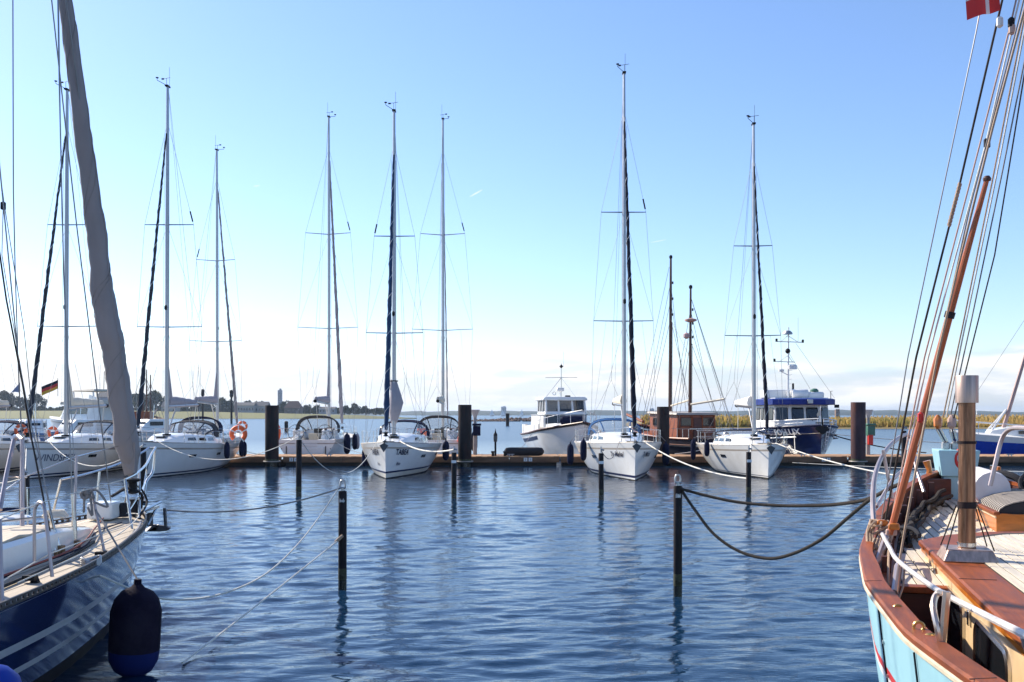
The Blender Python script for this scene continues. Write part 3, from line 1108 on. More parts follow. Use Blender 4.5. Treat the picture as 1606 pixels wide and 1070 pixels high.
# ------------------------------------------------------------------ loose things
def fender(loc, r, l, m, label, group, tilt=0.0, bottom=None, name='fender', rope_to=None, rope_m=None):
    e = empty(name, loc, 0, label, 'fender', group)
    b = MB()
    prof = [(r * .12, l * .52), (r * .30, l * .47), (r * .62, l * .43), (r * .86, l * .35), (r, l * .22), (r, -l * .2)]
    low = [(r, -l * .2), (r * .95, -l * .32), (r * .75, -l * .42), (r * .42, -l * .48), (r * .1, -l * .5)]
    b.lathe(prof + ([] if bottom else low[1:]), 14)
    b.build('sleeve', m, e)
    if bottom:
        b = MB()
        b.lathe(low, 14)
        b.build('base', bottom, e)
    tb('eye', [(0, 0, l * .5), (0, 0, l * .56)], r * .16, m, e)
    e.rotation_euler = (0, tilt, 0)
    if rope_to is not None:
        v = Matrix.Rotation(-tilt, 4, 'Y') @ (Vector(rope_to) - Vector(loc))
        tb('lanyard', [(0, 0, l * .55), v], 0.011, rope_m or GROPE, e, 5)
    return e


def horseshoe(loc, rz, label, scale=1.0, full=False):
    e = empty('lifebuoy', loc, rz, label, 'lifebuoy', 'orange lifebuoys on the boats')
    b = MB()
    if full:
        b.torus((0, 0, 0), 0.30 * scale, 0.075 * scale, 22, 9, 'y')
    else:
        b.torus((0, 0, 0), 0.24 * scale, 0.085 * scale, 18, 8, 'y', R(-50), R(230))
    b.build('ring', ORANGE, e)
    for a in (30, 90, 150):
        bnd = MB()
        p = Vector((math.cos(R(a)), 0, math.sin(R(a)))) * (0.30 if full else 0.24) * scale
        t = Vector((-math.sin(R(a)), 0, math.cos(R(a)))) * 0.03
        bnd.tube([p - t, p + t], (0.078 if full else 0.088) * scale, 10)
        bnd.build('band', WHITEP, e)
    return e


def line(name, pts, r, m, label, group='mooring lines', cat='rope'):
    b = MB()
    b.tube(pts, r, 6)
    o = b.build(name, m)
    return tag(o, label, cat, group)
# ------------------------------------------------------------------ sailing yachts
BANDS = [(0.04, 2), (0.10, 0), (0.17, 3), (0.19, 0)]


def yacht(label, loc, rz, L, B, zb, zst, mast_s, ztop, spr, hood=FDARK, genoa=FGREY, genoa_r=0.10, wrap=WHITEF,
          boom_m=FGREY, boom=True, stern_open=False, bands=BANDS, names=(), mast_m=ALU, mast_dx=0.0, boom_z=1.35, boom_cover=False,
          radar_refl=0, hullm=GEL, windows=3, ports=True, wheels=0, hood_h=0.85, mast_foot=None, sagz=0.05, antenna=True, vang=True, sm=0.6, pulpit=True):
    root = empty('sailing_yacht', loc, rz, label, 'sailing yacht', 'white sailing yachts moored along the dock')
    h = Hull(L, B, zb, zst, sm=sm, p=2.0, tr=0.86, rake=0.14, d=0.5, sagz=sagz)
    o = h.mesh(bands).build('hull', [hullm, GREYBAND, ANTIF, NAVYST, GELC], root)
    weld(o)
    co_y = -0.70 * L                       # cockpit starts
    deck_mesh(h, -0.02, -L + 0.02, hole=(co_y, 0.62)).build('deck', DECKW, root)
    for sd in (-1, 1):
        strip(h, -0.05, -L, sd, 0.035, GREYBAND, root, 'toe_rail', 0.03, 0.01, ry=0.03)
    # cockpit
    zc = h.zs(co_y) - 0.42
    b = MB()
    y1 = -L + 0.05
    b.add([(-.62, co_y, zc), (.62, co_y, zc), (.62, y1, zc), (-.62, y1, zc)], [(0, 1, 2, 3)])
    zt = h.zs(co_y) + 0.03
    for sd in (-1, 1):
        b.add([(sd * .62, co_y, zc), (sd * .62, y1, zc), (sd * .62, y1, h.zs(y1) + .01), (sd * .62, co_y, zt)], [(0, 1, 2, 3)])
    b.build('cockpit_well', DECKW, root)
    for sd in (-1, 1):
        b = MB()
        b.hexa([(sd * .66, co_y, zt - .02), (sd * .95, co_y, zt - .02), (sd * .92, y1 + .9, zt - .08), (sd * .66, y1 + .9, zt - .08),
                (sd * .70, co_y, zt + .30), (sd * .86, co_y, zt + .30), (sd * .86, y1 + .9, zt + .20), (sd * .70, y1 + .9, zt + .20)])
        b.build('coaming', GEL, root, bevel=0.04)
    # coachroof
    f0, f1 = -0.20 * L, co_y - 0.02

    def cw(t):
        return 0.30 + (0.60 * B / 2 + 0.12 - 0.30) * (1 - (1 - t) ** 2.2)

    def ch(t):
        return 0.44 * min(1, (t / 0.42)) ** 0.8

    rings = []
    nst = 14
    for i in range(nst + 1):
        t = i / nst
        y = f0 + (f1 - f0) * t
        w, hh, z = cw(t), ch(t) + 0.015, h.zs(y) + 0.0
        rings.append([(-w, y, z), (-w * .97, y, z + hh * .35), (-w * .90, y, z + hh * .80), (-w * .80, y, z + hh * .98), (-w * .4, y, z + hh * 1.12), (0, y, z + hh * 1.16),
                      (w * .4, y, z + hh * 1.12), (w * .80, y, z + hh * .98), (w * .90, y, z + hh * .80), (w * .97, y, z + hh * .35), (w, y, z)])
    b = MB()
    b.loft(rings, True, True)
    b.build('coachroof', GEL, root, smooth=50)

    def roof_z(y):
        t = (f0 - y) / (f0 - f1)
        return h.zs(y) + (ch(max(0, min(1, t))) + .015) * 1.14

    for sd in (-1, 1):
        for k in range(windows):
            ta = 0.36 + 0.62 / windows * k + 0.02
            tbb = ta + 0.62 / windows - 0.06
            P = []
            for t, fz in ((ta, .38), (tbb, .36), (tbb, .70), (ta + .02, .66)):
                y = f0 + (f1 - f0) * t
                ww = cw(t) * (.97 - .07 * (fz - .35) / .45) + .006
                P.append((sd * ww, y, h.zs(y) + (ch(t) + .015) * fz))
            b = MB()
            b.prism(P, (sd * .012, 0, 0))
            b.build('cabin_window', GLASS, root, smooth=0)
        if ports:
            for yp in (-0.33 * L, -0.58 * L):
                b = MB()
                P = [h.pt(yp + dy, z, sd, 0.004) for dy, z in ((.26, .80), (-.26, .80), (-.26, .93), (.26, .93))]
                b.prism(P, (sd * .014, 0, 0))
                b.build('hull_port', GLASS, root, smooth=0)
    for y, s_ in ((-0.135 * L, .42), (-0.30 * L, .48)):
        z = (h.zs(y) + .045) if y > f0 else roof_z(y)
        o = bx('deck_hatch', (0, y, z + .025), (s_, s_, .05), GLASS, root, 0.012)
    # grab rails
    for sd in (-1, 1):
        pts = []
        for i in range(9):
            t = 0.45 + 0.5 * i / 8
            y = f0 + (f1 - f0) * t
            pts.append((sd * cw(t) * .72, y, h.zs(y) + (ch(t) + .015) * 1.02 + (.055 if i % 2 else .0)))
        tb('grab_rail', pts, 0.012, TEAKG, root, 5)
    # spray hood
    hy0, hy1 = co_y + 1.05, co_y - 0.45
    wz = 0.60 * B / 2 + .10

    def arch(t, n=13, shrink=0.0):
        y = hy0 + (hy1 - hy0) * t
        hh = hood_h * (0.10 + 0.90 * min(1, t / 0.72) ** 0.75) - shrink
        w = (wz - 0.25) + 0.25 * min(1, t / .6) - shrink
        z0 = (roof_z(min(max(y, f1), f0)) - .12) if t < .68 else (h.zs(y) + .34)
        out = []
        for i in range(n):
            a = math.pi * i / (n - 1)
            c, s_ = math.cos(a), math.sin(a)
            out.append((w * math.copysign(abs(c) ** .75, c), y, z0 + hh * abs(s_) ** .62))
        return out
    A = [arch(t) for t in (0, .14, .28, .42, .56, .70, .85, 1.0)]
    b = MB()
    b.loft(A[4:], False, False)
    b.build('hood_canvas', hood, root, smooth=60)
    b = MB()
    b.loft([a[1:-1] for a in A[:5]], False, False)
    b.build('hood_window', CLEARW, root, smooth=60)
    for t, r in ((0.0, .02), (.56, .035), (1.0, .035)):
        tb('hood_bow', arch(t), r, hood, root, 6)
    for j in (4, 8):
        tb('hood_seam', [a[j] for a in A[:5]], .03, hood, root, 5)
    for j in (1, 11):
        tb('hood_edge', [a[j] for a in A[:5]], .045, hood, root, 5)
    # mast and rigging
    my = -mast_s * L
    zm = roof_z(my) if my < f0 else h.zs(my)
    zmast = ztop
    b = MB()
    n = 10
    b.tube([(mast_dx, my - .12 * (i / n), zm + (zmast - zm) * i / n) for i in range(n + 1)], [.095 - .035 * max(0, i / n - .6) / .4 for i in range(n + 1)], 10, ry=[.125 - .045 * max(0, i / n - .6) / .4 for i in range(n + 1)])
    mast = b.build('mast', mast_m, root)
    bx('mast_foot', (mast_dx, my, zm + .03), (.3, .36, .08), BLACKP, root, 0.02)
    mx = Vector((mast_dx, 0, 0))

    def mp_(z):
        return Vector((mast_dx, my - .12 * (z - zm) / (zmast - zm), z))
    hst = zm + (zmast - zm) * 0.90
    cp_y = my - 0.32
    tips = {-1: [], 1: []}
    for zz, hl in spr:
        b = MB()
        for sd in (-1, 1):
            tip = mp_(zz) + Vector((sd * hl, -.22 * hl, .05))
            tips[sd].append(tip)
            b.tube([mp_(zz), tip], [.032, .022], 6)
        b.build('spreader', ALU, root)
    WR = 0.0075
    for sd in (-1, 1):
        cp = Vector((sd * (h.bs(cp_y) - .22), cp_y, h.zs(cp_y) + .02))
        tb('cap_shroud', [cp] + tips[sd] + [mp_(hst)], WR, WIRE, root, 5)
        tb('lower_shroud', [cp + Vector((-sd * .1, .2, 0)), mp_(spr[0][0])], WR, WIRE, root, 5)
        tb('intermediate_shroud', [tips[sd][0], mp_(spr[1][0])], WR * .8, WIRE, root, 5)
        tb('turnbuckle', [cp, cp + (tips[sd][0] - cp).normalized() * .35], .018, STEEL, root, 5)
        tb('backstay', [(sd * (h.bs(-L) - .25), -L + .12, h.zs(-L)), (0, -L + 1.9, h.zs(-L) + 3.2), mp_(zmast - .05) + Vector((0, -.12, 0))], WR, WIRE, root, 5)
        tb('halyard', [mp_(zm + 1.0) + Vector((sd * .13, .16, 0)), mp_(hst - .8) + Vector((sd * .10, .12, 0))], WR * .9, GROPE, root, 4)
        tb('flag_line', [cp + Vector((0, .1, .1)), mp_(spr[0][0]) + Vector((sd * spr[0][1] * .6, -.1, 0))], WR * .6, GROPE, root, 4)
    tb('topping_lift', [mp_(zmast - .05) + Vector((0, -.1, 0)), (0, my - 4.4, zm + boom_z + .15)], WR * .7, GROPE, root, 4)
    # furled genoa on the forestay
    fb, ft = Vector((0, -.22, h.zs(0) + .12)), mp_(hst)
    d = ft - fb
    b = MB()
    n = 46
    pts, rr = [], []
    rg = random.Random(int(L * 100 + ztop * 10))
    for i in range(n + 1):
        t = i / n
        p = fb + d * (0.03 + 0.93 * t)
        k = genoa_r * (0.95 - 0.62 * t) * (0.55 + .45 * min(1, t / .07)) * (1 + .10 * math.sin(i * 1.9) + rg.uniform(-.06, .06))
        pts.append(p + Vector((rg.uniform(-.012, .012), rg.uniform(-.012, .012), 0)))
        rr.append(max(.018, k))
    b.tube(pts, rr, 8)
    gen = b.build('furled_genoa', genoa, root, smooth=70)
    if wrap:
        H = []
        T = d.normalized()
        u = T.cross(Vector((1, 0, 0))).normalized()
        w = T.cross(u)
        m_ = 420
        for i in range(m_ + 1):
            t = i / m_ * .94
            q = t * n
            j = int(q)
            r_ = rr[j] * (1 - (q - j)) + rr[min(n, j + 1)] * (q - j) + .006
            p = pts[j].lerp(pts[min(n, j + 1)], q - j)
            a = 2 * math.pi * 15 * t
            H.append(p + (u * math.cos(a) + w * math.sin(a)) * r_)
        tb('furling_wrap', H, .009, wrap, root, 4)
    tb('forestay', [fb, ft], .008, WIRE, root, 5)
    b = MB()
    b.lathe([(.03, 0), (.11, .01), (.12, .05), (.07, .07), (.07, .13), (.12, .15), (.11, .19), (.03, .2)], 12, fb + d.normalized() * .12)
    b.build('furling_drum', BLACKP, root)
    # boom
    zb_ = zm + boom_z
    if boom:
        tb('boom', [(mast_dx, my - .15, zb_), (mast_dx, my - 4.6, zb_ + .12)], .075, ALU, root, 8)
        b = MB()
        rings = []
        for i in range(13):
            t = i / 12
            y = my - .35 - 4.0 * t
            hh = (.46 - .24 * t) * (1 + .05 * math.sin(i * 2.2))
            w = .16 - .05 * t
            z = zb_ + .06 + .1 * t
            rings.append([(-w * .7, y, z), (-w, y, z + hh * .3), (-w * .75, y, z + hh * .75), (-.03, y, z + hh), (.03, y, z + hh), (w * .75, y, z + hh * .75), (w, y, z + hh * .3), (w * .7, y, z)])
        b.loft(rings, True, True)
        b.build('sail_bag', boom_m, root, smooth=60)
        tb('boom_end', [(mast_dx, my - 4.58, zb_ + .12), (mast_dx, my - 4.72, zb_ + .12)], .10, BLACKP, root, 8)
        b = MB()                                             # mainsail head: a narrow triangle of cloth against the mast
        b.prism([(mast_dx - .03, my - .16, zb_ + .3), (mast_dx - .03, my - .75, zb_ + .35), (mast_dx - .03, my - .2, zb_ + 2.0)], (.06, 0, 0))
        b.build('sail_head', boom_m, root)
        if vang:
            tb('boom_vang', [(mast_dx, my - .15, zm + .15), (mast_dx, my - 1.3, zb_ - .02)], .035, ALU, root, 6)
        tb('mainsheet', [(mast_dx, my - 4.3, zb_ + .05), (0, co_y - .2, zc + .9)], .015, WROPE, root, 4)
    # masthead gear
    zt_ = zmast
    b = MB()
    b.box((mast_dx, my - .12, zt_ + .03), (.16, .36, .06))
    b.tube([(mast_dx, my + .02, zt_), (mast_dx, my + .02, zt_ + .36)], .010, 5)
    b.tube([(mast_dx - .2, my + .12, zt_ + .36), (mast_dx + .22, my - .08, zt_ + .36)], .011, 5)
    b.box((mast_dx + .21, my - .07, zt_ + .36), (.12, .02, .07))
    b.tube([(mast_dx, my - .1, zt_ + .05), (mast_dx + .34, my + .3, zt_ + .18), (mast_dx + .34, my + .3, zt_ + .28)], .014, 5)
    b.lathe([(.01, 0), (.07, .02), (.07, .05), (.01, .07)], 8, (mast_dx + .34, my + .3, zt_ + .26))
    b.build('wind_vane', BLACKP, root)
    if antenna:
        tb('aerial', [(mast_dx - .06, my - .2, zt_), (mast_dx - .06, my - .2, zt_ + .95)], .007, BLACKP, root, 4)
    b = MB()
    zz = spr[0][0] + (.9 if spr[0][0] + 1 < ztop else 0)
    b.lathe([(.02, -.12), (.07, -.08), (.07, .06), (.02, .12)], 8, mp_(zz) + Vector((0, .18, 0)))
    b.build('steaming_light', BLACKP, root)
    if radar_refl:
        for sd in ((-1, 1) if radar_refl == 2 else (radar_refl > 0 and 1 or -1,)):
            k = 1
            p = tips[sd][k]
            q = mp_(hst)
            tb('radar_reflector', [p.lerp(q, .03), p.lerp(q, .13)], .035, BLACKP, root, 6)
    # pulpit, stanchions, pushpit
    if pulpit:
        ph = .60
        pts = [h.edge(-.95 - .0, -1, .06, ph)] + [h.edge(-y, -1, .05, ph + .03) for y in (.6, .3)] + [(-.16, .02, h.zs(0) + ph + .05), (.16, .02, h.zs(0) + ph + .05)] + [h.edge(-y, 1, .05, ph + .03) for y in (.3, .6)] + [h.edge(-.95, 1, .06, ph)]
        b = MB()
        pts = [Vector(p) for p in pts]
        pts[1].x -= .10
        pts[2].x -= .16
        pts[5].x += .16
        pts[6].x += .10
        b.tube(spline(pts, 3), .0135, 6)
        for sd in (-1, 1):
            b.tube([h.edge(-.98, sd, .06, 0), h.edge(-.95, sd, .06, ph)], .0135, 6)
            b.tube([h.edge(-.32, sd, .04, 0), Vector((sd * .20, .0, h.zs(0) + ph + .05))], .0135, 6)
            b.tube([h.edge(-.98, sd, .06, ph * .5), Vector((sd * .18, -.15, h.zs(0) + ph * .52))], .0115, 6)
        b.build('pulpit', STEEL, root)
    st_y = [-.95, -.25 * L, -.40 * L, -.55 * L, -.70 * L, -.84 * L]
    for sd in (-1, 1):
        for y in st_y[1:5]:
            tb('stanchion', [h.edge(y, sd, .07, 0), h.edge(y, sd, .05, .62)], .0125, STEEL, root, 5)
        for hh in (.61, .32):
            tb('lifeline', [h.edge(y, sd, .05, hh) for y in st_y], .0055, STEEL, root, 4)
        b = MB()
        q = [h.edge(-.84 * L, sd, .06, .62), h.edge(-.93 * L, sd, .06, .64), h.edge(-L + .12, sd, .10, .66), Vector((sd * .70, -L + .06, h.zs(-L) + .66))]
        b.tube(spline(q, 3), .0135, 6)
        q2 = [v - Vector((0, 0, .32)) for v in q]
        b.tube(spline(q2, 3), .0115, 6)
        for v in (q[0], q[2], q[3]):
            b.tube([v, v - Vector((0, 0, .66))], .0135, 6)
        b.build('pushpit', STEEL, root)
        for k, y in enumerate((co_y - .2, co_y + .75)):
            b = MB()
            b.lathe([(.10, 0), (.085, .04), (.06, .08), (.075, .13), (.05, .15)], 10, (sd * .80, y, zt + .30 if y < co_y else roof_z(max(y, f1)) - .02))
            b.build('winch', STEEL, root)
        bx('cleat', tuple(h.edge(-1.25, sd, .16, .04)), (.05, .26, .05), STEEL, root, .01)
    # anchor on the bow roller
    b = MB()
    z0 = h.zs(0)
    b.box((0, .05, z0 + .03), (.14, .5, .05))
    b.tube([(0, -.3, z0 + .10), (0, .28, z0 + .06), (0, .40, z0 - .10)], .03, 6)
    b.add([(0, .16, z0 - .06), (-.19, .42, z0 - .13), (0, .50, z0 - .42), (.19, .42, z0 - .13), (0, .38, z0 - .02)], [(0, 1, 4), (0, 4, 3), (1, 2, 4), (4, 2, 3), (0, 2, 1), (0, 3, 2)])
    b.build('anchor', mat('anchor_steel', (0.07, 0.07, 0.07), .5, .5), root, smooth=0)
    # helm
    if wheels:
        ys_ = -L + 1.45
        for wx in ((-.86, .86) if wheels == 2 else (0,)):
            b = MB()
            b.torus((wx, ys_ - .18, zt + .36), .47, .016, 26, 6, 'y')
            for k in range(5):
                a = k * 2 * math.pi / 5 + .3
                b.tube([(wx, ys_ - .18, zt + .36), (wx + .47 * math.cos(a), ys_ - .18, zt + .36 + .47 * math.sin(a))], .009, 5)
            b.build('steering_wheel', BLACKP, root)
            b = MB()
            b.hexa([(wx - .17, ys_ - .1, zc), (wx + .17, ys_ - .1, zc), (wx + .17, ys_ + .14, zc), (wx - .17, ys_ + .14, zc),
                    (wx - .22, ys_ - .06, zt + .48), (wx + .22, ys_ - .06, zt + .48), (wx + .20, ys_ + .16, zt + .56), (wx - .20, ys_ + .16, zt + .56)])
            b.build('helm_console', GEL, root, bevel=.03)
            bx('compass', (wx, ys_ + .02, zt + .58), (.17, .16, .1), BLACKP, root, .03)
        b = MB()
        b.hexa([(-.24, co_y - .5, zc), (.24, co_y - .5, zc), (.24, co_y - 1.6, zc), (-.24, co_y - 1.6, zc), (-.3, co_y - .45, zc + .75), (.3, co_y - .45, zc + .75), (.3, co_y - 1.7, zc + .75), (-.3, co_y - 1.7, zc + .75)])
        b.build('cockpit_table', TEAK, root, bevel=.02)
        bx('companionway', (0, co_y - .02, zc + .55), (.58, .04, .95), GLASS, root, .02)
    if stern_open:
        zs_ = h.zs(-L)
        w = h.bs(-L)
        # dark step recess, folding bathing platform and the two quarters
        bx('stern_step', (0, -L - .015, zs_ - .30), (1.30, .05, .18), DECKW, root, .01)
        b = MB()
        b.hexa([(-w * .62, -L - .10, .16), (w * .62, -L - .10, .16), (w * .62, -L - .02, .16), (-w * .62, -L - .02, .16),
                (-w * .60, -L - .10, zs_ - .42), (w * .60, -L - .10, zs_ - .42), (w * .60, -L - .02, zs_ - .42), (-w * .60, -L - .02, zs_ - .42)])
        b.build('bathing_platform', GEL, root, bevel=.02)
        for sd in (-1, 1):
            bx('platform_gap', (sd * w * .66, -L - .012, .16 + (zs_ - .5) / 2), (.045, .03, zs_ - .55), BLACKP, root)
            for k in range(2):
                b = MB()
                b.lathe([(.03, 0), (.035, .02), (.02, .03)], 8, (sd * w * .82, -L - .01, .45 + .35 * k), axis='y')
                b.build('through_hull', BLACKP, root)
    for txt, yc, z0, size, shear, m in names:
        for sd in (-1, 1):
            hull_text(h, txt, yc, z0, size, sd, m, root, shear)
    root['hull_len'] = L
    return root, h


Z180 = math.pi
GENB = mat('slate_blue_sail', (0.035, 0.065, 0.125), 0.85, var=0.25, bump=0.2, spec=0.1)
# row in front of the dock, bows toward the camera
yB5 = lambda py, Y: CAM_H + (HORIZON - py) / FOC * Y
tabea, hT = yacht('white yacht with blue and white striped furled sail and a grey cover round its mast', (-5.46, 42.85, 0), Z180, 10.7, 3.75, 1.60, 1.28, 0.34, yB5(175, 46.6),
                  [(yB5(523, 46.6), 1.34), (yB5(371, 46.6), .95)], hood=FNAVY, genoa=GENB, genoa_r=.135, boom=False,
                  bands=[(0.05, 2), (0.24, 4), (0.32, 3), (0.36, 0)], names=(('TABEA', -1.25, 1.02, .34, .0, LETTER), ('Ibiza', -1.1, .56, .2, .3, LETTERG)), radar_refl=1, mast_dx=0.06)
# cover wrapped round TABEA's mast and folded boom
b = MB()
my = -0.34 * 10.7
rings = []
for i, (z, wx, wy, ox) in enumerate(((2.35, .10, .12, 0), (2.5, .17, .22, -.02), (2.9, .27, .36, -.05), (3.35, .33, .45, -.09), (3.7, .26, .38, -.06), (4.1, .19, .26, 0), (4.35, .15, .18, 0.02), (4.42, .13, .15, 0.02))):
    rings.append([(0.06 + ox + wx * (1 + .12 * math.sin(3 * a + i)) * math.cos(a), my - .1 + wy * math.sin(a), z) for a in [k * 2 * math.pi / 14 for k in range(14)]])
b.loft(rings, True, True)
b.build('mast_cover', FLILAC, tabea, smooth=60)
tb('cover_lashing', [(0.06 + .17 * math.cos(a), my - .1 + .2 * math.sin(a), 4.36) for a in [k * 2 * math.pi / 14 for k in range(15)]], .03, FDARK, tabea)
tb('cover_line', [(0.06 + .20 * math.cos(a) * (1 + a * .1), my - .1 + .3 * math.sin(a), 4.1 - a * .2) for a in [k * .35 for k in range(10)]], .014, WROPE, tabea)

b5, h5 = yacht('white yacht with nearly black furled sail and script name, bow toward camera, tallest mast', (5.16, 41.6, 0), Z180, 12.0, 4.0, 1.62, 1.38, 0.345, yB5(115, 45.8),
               [(yB5(504, 45.8), 1.38), (yB5(333, 45.8), 1.03)], hood=FBLUE, genoa=FBLACK, genoa_r=.125, boom_m=FCREAM, bands=[(0.05, 2), (0.12, 0), (0.22, 3), (0.25, 0)],
               names=(('Ty Mahal', -1.45, .98, .30, .45, LETTER),), radar_refl=-1)
b6, h6 = yacht('white yacht with navy furled sail next to the blue workboat, bow toward camera', (11.06, 42.85, 0), Z180 - R(3), 10.7, 3.9, 1.50, 1.28, 0.365, yB5(195, 46.8),
               [(yB5(527, 46.8), 1.31), (yB5(386, 46.8), .90)], hood=FBLACK, genoa=FBLACK, genoa_r=.095, boom_m=WHITEP, hood_h=.35, bands=[(0.06, 2), (0.10, 0), (0.13, 3), (0.16, 0)], mast_dx=-.1)
b2, h2 = yacht('white yacht lying side on left of the first big pile, dark sprayhood, three navy fenders', (-16.25, 42.9, 0), Z180, 10.8, 3.85, 1.62, 1.25, 0.345, yB5(135, 46.6),
               [(yB5(513, 46.6), 1.53), (yB5(352, 46.6), 1.15)], hood=FDARK, genoa=FDARK, genoa_r=.115, boom_m=FLILAC, radar_refl=-1, wheels=1, mast_dx=-.08)
wi, hW = yacht('white yacht with large grey name on the bow, partly behind the grey furled sail', (-21.0, 42.9, 0), Z180, 11.2, 3.85, 1.58, 1.25, 0.335, yB5(140, 46.6),
               [(yB5(512, 46.6), 1.53), (yB5(352, 46.6), 1.0)], hood=FDARK, genoa=FDARK, genoa_r=.115, boom_m=FCREAM, names=(('WINDSPIEL', -1.55, .72, .44, 0, LETTERG), ('SPIEL-NF', -5.2, 1.1, .2, 0, LETTERG)), mast_dx=-.1)
fl, hF = yacht('white yacht cut off by the left picture edge, dark blue sprayhood', (-26.0, 43.2, 0), Z180, 10.8, 3.8, 1.55, 1.25, 0.345, 16.0,
               [(6.8, 1.3), (11.5, .95)], hood=FNAVY, genoa=FDARK, genoa_r=.1, boom_m=FCREAM)
# behind the dock, sterns toward the camera
b3, h3 = yacht('white yacht seen from astern right of the first big pile, two steering wheels', (-11.95, 57.75 + 12.6, 0), 0, 12.6, 3.95, 1.5, 1.32, 0.42, yB5(183, 64.8),
               [(yB5(515, 64.8), 1.95), (yB5(367, 64.8), 1.46)], hood=FDARK, genoa=FLILAC, genoa_r=.15, wrap=FNAVY, boom_m=FLILAC, stern_open=True, wheels=2, radar_refl=1, hood_h=1.05, boom_z=1.6)
b4, h4 = yacht('white yacht seen from astern behind the striped sail yacht and the second big pile', (-4.5, 57.75 + 12.4, 0), 0, 12.4, 3.95, 1.5, 1.32, 0.42, yB5(183, 64.2),
               [(yB5(517, 64.2), 1.95), (yB5(366, 64.2), 1.44)], hood=FDARK, genoa=FLILAC, genoa_r=.06, wrap=None, boom_m=FCREAM, stern_open=True, wheels=2, radar_refl=1, hood_h=1.05, boom_z=1.6)
b1, h1 = yacht('white yacht seen from astern behind the side on yacht, slim mast with swept spreaders', (-19.15, 57.75 + 12.0, 0), 0, 12.0, 3.9, 1.5, 1.3, 0.42, yB5(232, 64.0),
               [(yB5(535, 64), 1.68), (yB5(407, 64), 1.24)], hood=FNAVY, genoa=FGREY, genoa_r=.12, boom_m=FLILAC, stern_open=True, wheels=1, radar_refl=-1, hood_h=1.0, boom_z=1.6)


def on_hull(root, h, y, side, z, out):
    """world position beside a hull"""
    p = h.pt(y, z, side, out)
    return Matrix.Translation(root.location) @ Matrix.Rotation(root.rotation_euler.z, 4, 'Z') @ p


def hang(root, h, y, side, z, r, l, label, m=FNAVY, out=None):
    o = (r + .03) if out is None else out
    zs = h.zs(y)
    p = on_hull(root, h, y, side, z, o)
    # stand clear of the flare above
    q = on_hull(root, h, y, side, zs, r + .04)
    p = Vector((q.x, q.y, z)) if (q - root.location).length > 0 else p
    top = on_hull(root, h, y, side, zs, -.05) + Vector((0, 0, .35))
    f = fender(p, r, l, m, label, 'navy fenders hung on the yachts', rope_to=top)
    return f


hang(b2, h2, -6.4, -1, 1.02, .14, .85, 'forward navy fender on the side on yacht')
hang(b2, h2, -9.6, -1, 1.0, .14, .85, 'second navy fender, nearest below the orange lifebuoy of the side on yacht')
hang(b2, h2, -10.55, -1, .95, .13, .8, 'sternmost navy fender of the side on yacht, in front of the brown dock')
hang(wi, hW, -5.9, -1, 1.0, .14, .9, 'navy fender on the yacht with the large grey name')
hang(b3, h3, -11.0, 1, 1.05, .2, 1.25, 'big upper navy fender on the stern facing yacht')
hang(b3, h3, -8.6, 1, 1.1, .16, 1.0, 'navy fender on the far quarter of the stern facing yacht, beside a white one')
hang(b3, h3, -7.6, 1, 1.1, .15, 1.0, 'pale fender on the far quarter of the stern facing yacht', FLILAC)
hang(tabea, hT, -8.2, 1, .62, .17, 1.0, 'dark fender between the stern facing yacht and the striped sail yacht')
hang(tabea, hT, -7.8, -1, .95, .17, 1.0, 'first dark fender on the shaded quarter of the striped sail yacht, by its berth pole')
hang(tabea, hT, -8.6, -1, .95, .17, 1.0, 'second dark fender on the quarter of the striped sail yacht, by its berth pole')
hang(b4, h4, -9.5, 1, 1.15, .2, 1.25, 'big navy fender right of the second big pile')
hang(b5, h5, -4.2, 1, 1.16, .15, 1.0, 'black fender hanging on the sunlit bow of the yacht with the script name')
hang(b5, h5, -8.5, 1, .8, .17, 1.1, 'black fender between the motor yacht and the yacht with the script name')
hang(b5, h5, -6.0, -1, .9, .18, 1.1, 'navy fender in front of the third big pile')
hang(b6, h6, -4.6, 1, 1.16, .13, .75, 'short navy fender casting a shadow on the bow beside the blue workboat')
hang(b6, h6, -9.3, 1, .95, .14, 1.1, 'slanting black fender next to the dark wooden cutter')

horseshoe(on_hull(b2, h2, -10.2, -1, 1.75, -.1), R(15), 'orange horseshoe lifebuoy on the stern rail of the side on yacht', 1.45)
horseshoe(on_hull(b3, h3, -12.3, -1, 1.75, -.02), R(-60), 'orange lifebuoy half behind the first big pile', 1.3, True)
horseshoe(on_hull(b4, h4, -12.3, 1, 1.35, -.05), R(40), 'red and white ring lifebuoy right of the second big pile', 1.15, True)
horseshoe(on_hull(wi, hW, -.9, 1, 2.1, .1), R(20), 'orange horseshoe at the bow rail of the yacht with the large grey name', .85)
horseshoe(on_hull(fl, hF, -9.2, -1, 1.85, .0), R(60), 'orange lifebuoy on the stern rail of the yacht cut off by the left edge', 1.0)
horseshoe(on_hull(b1, h1, -1.0, 1, 2.0, 0), R(20), 'orange lifebuoy behind the bow of the side on yacht', 1.1)
# orange bag in TABEA's cockpit
o = bx('orange_bag', (0, 0, 0), (.55, .25, .5), ORANGE, None, .08)
o.location = on_hull(b4, h4, -11.2, -1, 1.72, -1.0)
tag(o, 'orange bag standing in the cockpit behind the striped sail yacht', 'bag')
